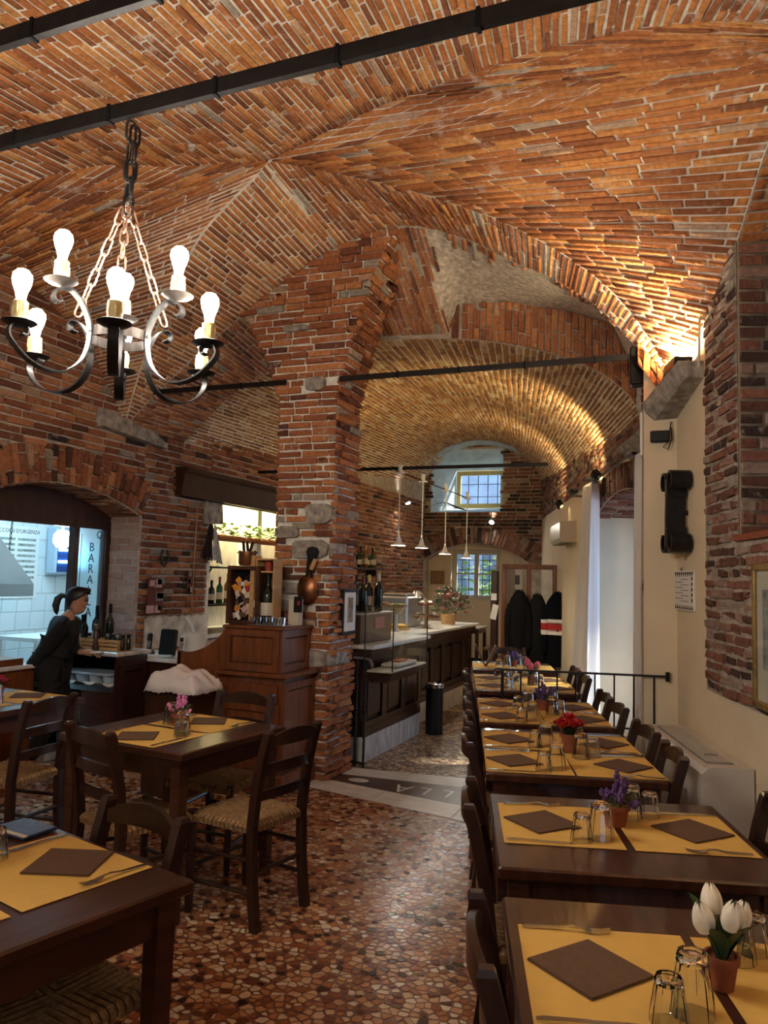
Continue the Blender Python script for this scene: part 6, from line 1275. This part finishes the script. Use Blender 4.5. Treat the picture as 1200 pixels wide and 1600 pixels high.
for y, z in ((5.64, 1.88), (5.43, 1.05)):
    for k in range(8): a = k * PI / 4; MB().lathe([(.001, -.012), (.010, 0), (.001, .014)], 6, (.008, y + .03 * math.cos(a), z + .03 * math.sin(a)), sx=.3).build('etched_flower', M_ETCH, kd)
# things in the kitchen
hd = thing('extractor_hood', 'grey steel extractor hood hung in the kitchen', 'hood', (-6.55, 5.45, 1.28)); MB().add([(-.45, -.6, 0), (.45, -.6, 0), (.45, .42, 0), (-.45, .42, 0), (-.45, -.6, .12), (.45, -.6, .12), (.45, .42, .12), (-.45, .42, .12), (-.3, -.5, .62), (.3, -.5, .62), (.3, .06, .62), (-.3, .06, .62)], [(3, 2, 1, 0), (0, 1, 5, 4), (1, 2, 6, 5), (2, 3, 7, 6), (3, 0, 4, 7), (4, 5, 9, 8), (5, 6, 10, 9), (6, 7, 11, 10), (7, 4, 8, 11), (8, 9, 10, 11)]).build('canopy', M_STEELB, hd); MB().box((0, -.2, 1.15), (.3, .3, 1.1)).build('duct', M_STEELB, hd); MB().tube([(-.02, .42, .10), (-.02, .50, .14)], .012, 8).build('ring', M_IRON, hd)
chn = thing('kitchen_chain', 'thin dark chain hanging from the kitchen ceiling beside the hood', 'chain', (-6.6, 5.98, 1.42)); 
for i in range(30): MB().tube([(.010 * math.cos(a) * (i % 2), .010 * math.cos(a) * (1 - i % 2) + i * .003, i * .052 + .032 * math.sin(a)) for a in np.linspace(0, 2 * PI, 9)[:-1]], .004, 5, closed=True).build('link', M_IRON, chn)
po = thing('first_aid_poster', 'white first aid notice with a black heading on the kitchen tiles', 'poster', (-7.185, 6.62, 1.22)); MB().box((0, 0, .40), (.008, .66, .82)).build('sheet', M_PAPERW, po)
me = text_mesh("SOCCORSI D'URGENZA", .062, .0005); me.materials.append(M_INK); o = link('heading', me, po, (.0055, 0, .75)); o.rotation_euler = (PI / 2, 0, PI / 2)
for i in range(16): MB().box((.0052, -.15 + .30 * (i % 2), .66 - (i // 2) * .062), (.0015, .26, .028)).build('text_block', mat('grey print', (.30, .31, .28), .8, var=.5, scale=14), po)
ik = thing('insect_killer', 'blue-lit insect killer box on the kitchen wall', 'insect killer', (-7.10, 7.28, 1.50)); MB().box((0, 0, .27), (.16, .46, .56), b=.02).build('case', mat('blue white case', (.45, .55, .65), .5), ik); MB().box((.075, .0, .20), (.02, .40, .36)).build('grid', mat('dark blue grid', (.01, .03, .16), .5), ik)
for z in (.14, .28): MB().tube([(.095, -.19, z), (.095, .19, z)], .016, 10).build('tube_lamp', mat('blue tube', (.2, .8, 1), .3, emit=(.25, .75, 1.0), estr=9), ik)
gb = thing('globe_lamp', 'white globe lamp glowing on the kitchen ceiling pipe', 'lamp', (-6.2, 6.31, 1.77)); MB().lathe([(.001, -.10), (.055, -.085), (.09, -.04), (.09, .04), (.055, .085), (.001, .10)], 18, (0, 0, .1)).build('globe', mat('globe light', (1, 1, 1), .3, emit=(.80, .93, 1), estr=14), gb, smooth=60); MB().tube([(0, 0, .2), (0, 0, 1.22)], .012, 8).build('stem', M_WHITE, gb)
ps = thing('kitchen_pipes', 'white pipes crossing the kitchen wall', 'pipes', (-7.12, 0, 0)); MB().tube([(0, 4.6, 2.36), (0, 6.0, 2.36), (0, 6.05, 2.28), (0, 6.05, 1.95)], .035, 10).build('pipe', M_WHITE, ps, smooth=35); MB().tube([(0, 6.1, 2.20), (0, 6.25, 2.32), (0, 8.2, 2.40)], .03, 10).build('pipe', M_WHITE, ps, smooth=35)
kt = thing('kitchen_table', 'pale steel work table in the kitchen', 'table', (-6.6, 6.55, .012)); MB().box((0, 0, .80), (.6, .8, .04)).build('top', M_WHITE, kt); [MB().box((i * .26, j * .36, .39), (.04, .04, .78)).build('leg', M_WHITE, kt) for i in (-1, 1) for j in (-1, 1)]
bx2 = thing('left_sideboard', 'reddish wooden sideboard with a grey top at the left edge', 'sideboard', (-4.92, 4.29, .0012)); MB().box((0, 0, .40), (.42, .60, .80)).build('body', M_DESK, bx2); MB().box((0, 0, .815), (.48, .66, .03), b=.004).build('top', M_MARBLE, bx2); MB().box((.02, -.05, .855), (.36, .5, .05)).build('upper_board', M_DESK, bx2)
# ================================================================== TIE RODS, CHANDELIER, LIGHT OF THE LAMPS
for (p0, p1, lab) in (((-4.9, 2.02, 3.124), (.75, 1.96, 3.124), 'black iron tie rod carrying the chandelier'), ((-4.9, 1.60, 3.124), (.9, 1.56, 3.124), 'black iron tie rod nearest the camera overhead'), ((-4.80, 5.46, 3.135), (-3.10, 5.46, 3.128), 'black tie rod from the left wall to the pillar'), ((-2.62, 5.46, 3.124), (-.16, 5.46, 3.124), 'black tie rod from the pillar to the corbel')):
    t = thing('tie_rod', lab, 'tie rod', p0); d = Vector(p1) - Vector(p0); h = .052 if p0[1] < 3 else .040
    MB().strap([(0, 0, 0), tuple(d * .5), tuple(d)], (0, 1, 0), .022, h).build('bar', M_IRON, t); n = int(d.length / .42)
    for i in range(1, n): MB().box(tuple(d * (i / n)), (.012, .030, h + .010)).build('wire_band', M_BLACKM, t)
    if p0[1] > 3 and p1[0] > -1: MB().tube([tuple(d + Vector((-.01, 0, 0))), tuple(d + Vector((.02, -.01, .02))), tuple(d + Vector((.03, -.01, -.01)))], .008, 6).build('end_hook', M_IRON, t)
CX, CY, CZ = -1.775, 2.0, 2.335
ch = thing('chandelier', 'wrought-iron chandelier with scrolled arms and nine lit bulbs', 'chandelier', (CX, CY, CZ))
RR = .098
MB().strap([(RR * math.cos(a), RR * math.sin(a), 0) for a in np.linspace(0, 2 * PI, 41)], (0, 0, 1), .034, .005).build('ring', M_IRONB, ch)
az0 = math.atan2(-CY, -CX)                       # towards the camera
M_CANDLE = mat('yellowed candle sleeve', (.62, .48, .22), .6, var=.15, scale=30)
M_BULB = mat('lit bulb', (1, 1, 1), .3, emit=(1, .91, .78), estr=98)
def smooth_pts(p, k=5):
    p = [Vector(q) for q in p]; out = []
    for i in range(len(p) - 1):
        a, b, c, d = p[max(i - 1, 0)], p[i], p[i + 1], p[min(i + 2, len(p) - 1)]
        for j in range(k):
            t = j / k; out.append(.5 * ((2 * b) + (c - a) * t + (2 * a - 5 * b + 4 * c - d) * t * t + (-a + 3 * b - 3 * c + d) * t ** 3))
    return out + [p[-1]]
def candle(parent, r, z, az, i):
    c = (r * math.cos(az), r * math.sin(az), z)
    MB().lathe([(.010, -.012), (.040, -.004), (.052, .004), (.049, .006), (.012, .003), (.001, .003)], 22, c).build('drip_pan', M_IRON if i else M_IRONB, parent, smooth=35)  # paler iron on the upper pans puts the bulbs' light into the colour
    k = MB().lathe([(.021, .003), (.023, .018), (.021, .050), (.023, .066), (.017, .070), (.001, .070)], 14, c).build('candle_sleeve', M_CANDLE, parent, smooth=35)
    for q in range(7): a = q * .9 + i; MB().lathe([(.001, -.02), (.0045, -.008), (.003, .015), (.001, .02)], 6, (c[0] + .021 * math.cos(a), c[1] + .021 * math.sin(a), c[2] + .044 - .006 * (q % 3))).build('wax_drip', M_CANDLE, k, smooth=60)
    MB().lathe([(.013, .070), (.015, .085), (.018, .098), (.026, .120), (.0295, .137), (.027, .153), (.016, .166), (.001, .170)], 18, c).build('bulb', M_BULB, parent, smooth=60)
for k in range(6):
    az = az0 + k * PI / 3 - .05; dbl = k in (1, 5, 3); e = Vector((math.cos(az), math.sin(az), 0)); side = Vector((-math.sin(az), math.cos(az), 0))
    if dbl: prof = [(.200, .078), (.214, .070), (.226, .084), (.218, .108), (.196, .120), (.172, .122), (.150, .108), (.130, .085), (.106, .03), (.104, -.03), (.125, -.095), (.175, -.140), (.230, -.150), (.290, -.130), (.335, -.090), (.354, -.060), (.344, -.032), (.318, -.024), (.298, -.038), (.302, -.058), (.316, -.056)]
    else: prof = [(.168, .060), (.186, .056), (.190, .078), (.172, .092), (.146, .080), (.118, .040), (.104, -.01), (.112, -.075), (.145, -.125), (.200, -.150), (.260, -.145), (.310, -.115), (.338, -.070), (.332, -.030), (.308, -.020), (.294, -.036), (.302, -.054)]
    # fold the curl so that the scroll ends inside
    arm = MB().strap(smooth_pts([e * r + Vector((0, 0, z - (.008 if dbl else .026))) for r, z in prof]), tuple(side), .032, .005).build('arm', M_IRON, ch, smooth=40)
    MB().lathe([(.001, .0), (.006, .002), (.004, .006), (.001, .007)], 8).xf(Matrix.Translation(e * (RR + .004)) @ Vector((0, 0, 1)).rotation_difference(e).to_matrix().to_4x4()).build('rivet', M_STEELB, arm)
    candle(ch, .322, -.034 if dbl else -.052, az, k + 1)
    if dbl: candle(ch, .205, .130, az, 0)
def chain_links(p0, p1, parent, L=.064, r=.0034, m=M_CHAIN, wd=.012):
    p0, p1 = Vector(p0), Vector(p1); d = p1 - p0; n = max(2, int(d.length / (L * .78))); t = d.normalized(); u = t.cross(Vector((.3, .8, .2))).normalized(); v = t.cross(u)
    for i in range(n):
        c = p0 + d * ((i + .5) / n); w_ = u if i % 2 else v
        pts = [c + t * (L / 2 - wd) * s1 + t * wd * math.cos(a) * s1 + w_ * wd * math.sin(a) for s1, rng in ((1, np.linspace(-PI / 2, PI / 2, 5)), (-1, np.linspace(PI / 2, -PI / 2, 5))) for a in rng]
        MB().tube(pts, r, 6, closed=True).build('chain_link', m, parent, smooth=True)
HZc = 3.09 - CZ; KZc = .47
chain_links((0, 0, HZc), (0, 0, KZc), ch, .075, .0048, M_IRONB, .017); chain_links((.012, .008, HZc - .02), (.010, -.006, HZc - .33), ch, .075, .0048, M_IRON, .017)
MB().tube([(.022 * math.cos(a), .004, KZc - .035 + .034 * math.sin(a)) for a in np.linspace(0, 2 * PI, 14)[:-1]], .0035, 6, closed=True).build('hanging_ring', M_STEEL, ch, smooth=True)
for k in (0, 2, 4): az = az0 + k * PI / 3 - .05; chain_links((.012 * math.cos(az), .012 * math.sin(az), KZc - .02), (.165 * math.cos(az), .165 * math.sin(az), .085), ch)
# ---- the lamps' own light: bulbs and lenses glow; the hall's hidden vault lights and the kitchen tubes are lamps too
def vault_lamp(loc, target, power, label):
    t = thing('vault_uplight', label, 'lamp', loc); d = (Vector(target) - Vector(loc)).normalized(); R = Vector((0, 0, 1)).rotation_difference(d).to_matrix().to_4x4()
    MB().lathe([(.03, -.07), (.045, -.02), (.05, .02), (.046, .02), (.04, -.015)], 14, cap=False).xf(R).build('housing', M_BLACK, t, smooth=35)
    MB().lathe([(.001, .0), (.040, .001)], 14, cap=False).xf(R).build('lens', mat('vault lamp lens', (1, 1, 1), .3, emit=(1, .74, .34), estr=30), t)
    MB().box((0, 0, -.05), (.03, .03, .06)).build('bracket', M_BLACK, t)
    s = spot('vault_uplight_beam', tuple(Vector(loc) + d * .04), target, power, (1, .72, .32), 130, .9, .04)
    return t

vault_lamp(tuple(rw(2.30, 2.62, .12)), (-2.4, 9.0, 3.9), 40, 'black vault uplight on the curtain wall ledge')
vault_lamp((XL + .14, 8.4, 2.62), (-3.2, 8.6, 3.9), 26, 'black vault uplight behind the pillar')
vault_lamp(tuple(rw(5.2, 2.62, .12)), (-3.0, 11.4, 4.0), 26, 'black vault uplight above the air conditioner')
# lit from inside: strip lamp under the canopy, tube lamp in the kitchen
nl = thing('niche_strip_lamp', 'warm strip lamp hidden behind the canopy in the niche', 'lamp', (-5.28, 8.1, 2.40)); MB().box((0, 0, 0), (.05, 2.2, .03)).build('tube', mat('warm strip', (1, 1, 1), .3, emit=(1, .84, .42), estr=48), nl)
kl = thing('kitchen_tube_lamp', 'long white tube lamp on the kitchen ceiling', 'lamp', (-6.1, 5.4, 2.96)); MB().box((0, 0, .015), (.16, 2.6, .03)).build('tray', M_WHITE, kl); MB().box((0, 0, -.02), (.10, 2.5, .03)).build('tube', mat('cool tube', (1, 1, 1), .3, emit=(.36, .73, 1.0), estr=34), kl)
# unseen fill lamps added behind the camera: an uplighter and a copy of the chandelier
fill_uplight = wthing('wall_uplight', 'unseen uplighter added behind the camera to light the vault', 'lamp', -4.4, 2.60, .09); MB().prism([(-.10, .0), (.10, .0), (.13, .075), (-.13, .075)], -.05, .06, 'y').build('housing', M_BLACK, fill_uplight); MB().box((0, .005, .078), (.22, .085, .004)).build('lens', MATS['uplight lens'], fill_uplight)
fill_chandelier = dup(ch, (-1.9, -.9, 2.62), 0, 'unseen chandelier copy added behind the camera as fill light'); fill_chandelier.scale = (1, 1, 1)
# ================================================================== THE WAITRESS
def skin_mesh(verts, edges, radii, root=0, sub=2):
    me = bpy.data.meshes.new('sk'); me.from_pydata(verts, edges, []); o = bpy.data.objects.new('sk', me); C.objects.link(o)
    o.modifiers.new('skin', 'SKIN').use_smooth_shade = True; s = o.modifiers.new('sub', 'SUBSURF'); s.levels = sub; s.render_levels = sub
    for i, r in enumerate(radii):
        v = me.skin_vertices[0].data[i]; v.radius = r if hasattr(r, '__len__') else (r, r); v.use_root = (i == root)
    dg = bpy.context.evaluated_depsgraph_get(); dg.update(); out = bpy.data.meshes.new_from_object(o.evaluated_get(dg)); bpy.data.objects.remove(o); return out
M_SKIN = mat('warm skin', (.42, .22, .14), .5, var=.08, scale=20); M_TOP = mat('black knit top', (.007, .007, .008), .85); M_HAIR = mat('black hair', (.008, .006, .006), .38, bump=.3, bscale=120); M_SHOE = mat('pale pink shoe', (.50, .36, .30), .7)
wt = thing('person', 'waitress in black with a ponytail walking past the kitchen doorway', 'person', (-4.70, 4.74, .0012), math.atan2(.375, .927) + .10); wt.scale = (.965,) * 3
# body: pelvis, spine leaning forward, legs in mid-step, near arm swung back, far arm reaching forward
bv = [(0, 0, .80), (.02, 0, .92), (.06, 0, 1.05), (.10, 0, 1.17), (.125, 0, 1.235), (.145, 0, 1.285),           # 0-5 trunk and neck
      (.01, -.075, .78), (.05, -.078, .44), (-.10, -.078, .09), (-.04, -.078, .045), (.06, -.080, .03),              # 6-10 near leg
      (.01, .075, .78), (.12, .078, .43), (.14, .078, .09), (.19, .078, .045), (.28, .080, .03),                    # 11-15 far leg
      (.10, -.135, 1.165), (-.01, -.160, .965), (-.13, -.15, .82), (-.155, -.145, .78),                          # 16-19 near arm
      (.10, .135, 1.165), (.09, .175, .97), (.20, .12, .93), (.235, .105, .93)]                                # 20-23 far arm
be = [(0, 1), (1, 2), (2, 3), (3, 4), (4, 5), (0, 6), (6, 7), (7, 8), (8, 9), (9, 10), (0, 11), (11, 12), (12, 13), (13, 14), (14, 15), (3, 16), (16, 17), (17, 18), (18, 19), (3, 20), (20, 21), (21, 22), (22, 23)]
br_ = [(.09, .12), (.078, .10), (.085, .108), (.08, .108), (.045, .05), (.040, .042), .082, .055, .036, .034, .024, .082, .055, .036, .034, .024, .040, .036, .027, .022, .040, .036, .027, .022]
body = skin_mesh(bv, be, br_)
hb = MB(); hb.v = [tuple(v.co) for v in body.vertices]; hb.f = [tuple(p.vertices) for p in body.polygons]
# head: stacked sections with a real profile; looks along +x, bent a little down
HC = Vector((.175, 0, 1.275)); HS = .86; Rh = Matrix.Rotation(.12, 3, 'Y')
secs = [(-.028, .030, -.020, .030), (-.012, .060, -.035, .045), (.006, .076, -.045, .054), (.024, .080, -.055, .060), (.036, .086, -.062, .063), (.046, .079, -.068, .065), (.054, .086, -.074, .067), (.064, .084, -.080, .069), (.074, .104, -.086, .071), (.088, .098, -.092, .073), (.104, .084, -.096, .074), (.118, .083, -.099, .075), (.132, .088, -.100, .076), (.155, .084, -.098, .075), (.178, .070, -.088, .068), (.198, .045, -.065, .052), (.210, .015, -.030, .025)]
n = 24; k0 = len(hb.v); vs = []
for z, xf, xb, w_ in secs:
    for i in range(n):
        a = 2 * PI * i / n; c, s = math.cos(a), math.sin(a); nose = xf if abs(a if a < PI else a - 2 * PI) < .16 else xf - (.018 if .07 < z < .10 else .004)
        nar = 1 - (.10 * max(0, c) if z < .13 else 0); p = Vector(((nose if c > 0 else -xb) * c if c > 0 else xb * -c * 1.0, w_ * s * nar, z)) * HS
        vs.append(tuple(Rh @ p + HC))
fs = [(j * n + i, j * n + (i + 1) % n, (j + 1) * n + (i + 1) % n, (j + 1) * n + i) for j in range(len(secs) - 1) for i in range(n)] + [tuple(range(n - 1, -1, -1)), tuple((len(secs) - 1) * n + i for i in range(n))]
hb.add(vs, fs)
for s in (-1, 1):                                       # hands: palm and five bent fingers each
    w_ = Vector((-.157, -.145, .775)) if s < 0 else Vector((.24, .105, .93)); d = Vector((-.45, .0, -.89)).normalized() if s < 0 else Vector((.98, -.1, -.05)).normalized(); side = Vector((1, 0, -.1)).normalized() if s < 0 else Vector((0, -1, .1)).normalized(); nn = d.cross(side).normalized()
    hb.tube([w_ - d * .01, w_ + d * .03, w_ + d * .065], [.020, .030, .027], 10)
    for f, (o_, L) in enumerate(((-.021, .062), (-.007, .070), (.007, .066), (.021, .052))): b0 = w_ + d * .06 + side * o_; hb.tube([b0, b0 + d * L * .5 + nn * .006, b0 + d * L * .85 + nn * .022, b0 + d * L * .95 + nn * .034], [.0085, .008, .007, .005], 7)
    b0 = w_ + d * .022 - side * .022; hb.tube([b0, b0 - side * .022 + d * .022 + nn * .006, b0 - side * .026 + d * .046 + nn * .016], [.010, .009, .006], 7)
bo = hb.build('body', M_SKIN, wt, smooth=60)
# clothes: long-sleeved top with a scooped neck, trousers, shoes
tv = bv[0:4] + [(.112, 0, 1.205)] + bv[16:19] + bv[20:23] + [(0, 0, .74)]
te = [(0, 1), (1, 2), (2, 3), (3, 4), (3, 5), (5, 6), (6, 7), (3, 8), (8, 9), (9, 10), (0, 11)]
trr = [(.112, .140), (.098, .122), (.105, .130), (.108, .148), (.080, .105), .086, .058, .040, .086, .058, .040, (.116, .145)]
def as_part(me, name, m): 
    me.materials.clear(); me.materials.append(m); shade(me, 80); return link(name, me, wt)
as_part(skin_mesh(tv, te, trr), 'long_sleeved_top', M_TOP)
for s in (-1, 1):
    el = Vector(bv[17] if s < 0 else bv[21]); sp_ = Vector((.10, s * .135, 1.165)); MB().tube([(.10, s * .05, 1.175), (.102, s * .095, 1.180), tuple(sp_ + Vector((0, s * .010, -.012))), tuple(sp_.lerp(el, .35) + Vector((0, s * .004, 0))), tuple(sp_.lerp(el, .8)), tuple(el)], [.055, .066, .066, .060, .054, .050], 16).build('shoulder_sleeve', M_TOP, wt, smooth=60)
lv = [bv[0], bv[6], bv[7], bv[8], bv[11], bv[12], bv[13]]; as_part(skin_mesh(lv, [(0, 1), (1, 2), (2, 3), (0, 4), (4, 5), (5, 6)], [(.120, .148), .100, .078, .066, .100, .078, .066]), 'trousers', M_TOP)
for a, h_, t_ in ((8, 9, 10), (13, 14, 15)): as_part(skin_mesh([tuple(Vector(bv[h_]) + Vector((-.05, 0, -.005))), bv[h_], tuple(Vector(bv[t_]) + Vector((.03, 0, .004)))], [(0, 1), (1, 2)], [(.038, .036), (.044, .040), (.036, .030)]), 'shoe', M_SHOE)
# hair: cap swept back, ponytail, ear, earring, eye and brow
hv = MB(); vs = []; hsec = [(.030, -.075, .062, .40), (.050, -.085, .0705, .52), (.075, -.096, .079, .62), (.10, -.103, .082, .74), (.125, -.107, .083, .92), (.15, -.107, .083, 1.12), (.175, -.099, .077, 1.30), (.20, -.077, .062, 1.42), (.217, -.04, .033, 1.5)]
m_ = 20
for z, xb, w_, reach in hsec:
    for i in range(m_ + 1):
        a = PI - reach * PI * .62 + (2 * reach * PI * .62) * i / m_; c, s = math.cos(a), math.sin(a)
        p = Vector(((.094 if c > 0 else -xb) * c, w_ * s, z)) * HS * 1.01; vs.append(tuple(Rh @ p + HC))
hv.add(vs, [(j * (m_ + 1) + i, j * (m_ + 1) + i + 1, (j + 1) * (m_ + 1) + i + 1, (j + 1) * (m_ + 1) + i) for j in range(len(hsec) - 1) for i in range(m_)] + [tuple((len(hsec) - 1) * (m_ + 1) + i for i in range(m_ + 1))])
hc = hv.build('hair', M_HAIR, wt, smooth=80, fix=False); sm = hc.modifiers.new('thick', 'SOLIDIFY'); sm.thickness = .010; sm.offset = 1
q0 = HC + Rh @ Vector((-.098, 0, .105)); MB().tube([q0, q0 + Vector((-.035, 0, .010)), q0 + Vector((-.065, 0, -.020)), q0 + Vector((-.078, 0, -.075)), q0 + Vector((-.070, 0, -.125)), q0 + Vector((-.066, 0, -.150))], [.018, .024, .030, .030, .020, .004], 12).build('ponytail', M_HAIR, wt, smooth=60)
for s in (-1, 1):
    MB().lathe([(.001, -.006), (.011, -.003), (.014, .003), (.009, .007), (.001, .004)], 12, sy=1.6).xf(Matrix.Translation(HC + Rh @ Vector((-.012, s * .070, .078))) @ Matrix.Rotation(s * -PI / 2, 4, 'X')).build('ear', M_SKIN, wt, smooth=60)
    MB().lathe([(.001, -.010), (.0075, 0), (.001, .010)], 10, tuple(HC + Rh @ Vector((.068, s * .030, .098)))).build('eye', M_INK, wt, smooth=60); MB().tube([HC + Rh @ Vector((.080, s * .018, .116)), HC + Rh @ Vector((.072, s * .045, .118))], .0028, 5).build('eyebrow', M_HAIR, wt)
    MB().tube([HC + Rh @ Vector((-.010, s * .077, .052)) + Vector((.007 * math.cos(a), 0, .009 * math.sin(a))) for a in np.linspace(0, 6.28, 10)[:-1]], .0014, 5, closed=True).build('earring', M_GOLDF, wt)
MB().tube([HC + Rh @ Vector((.075, -.020, .038)), HC + Rh @ Vector((.081, 0, .0385)), HC + Rh @ Vector((.075, .020, .038))], .0038, 6).build('mouth', mat('lip', (.35, .11, .09), .5), wt)
nt_ = thing('order_pad', 'white order pad held at the waitress waist', 'pad', tuple(wt.matrix_basis @ Vector((.33, .095, .935))), .2); MB().box((0, 0, 0), (.10, .06, .014), b=.002).build('pad', M_PAPERW, nt_)
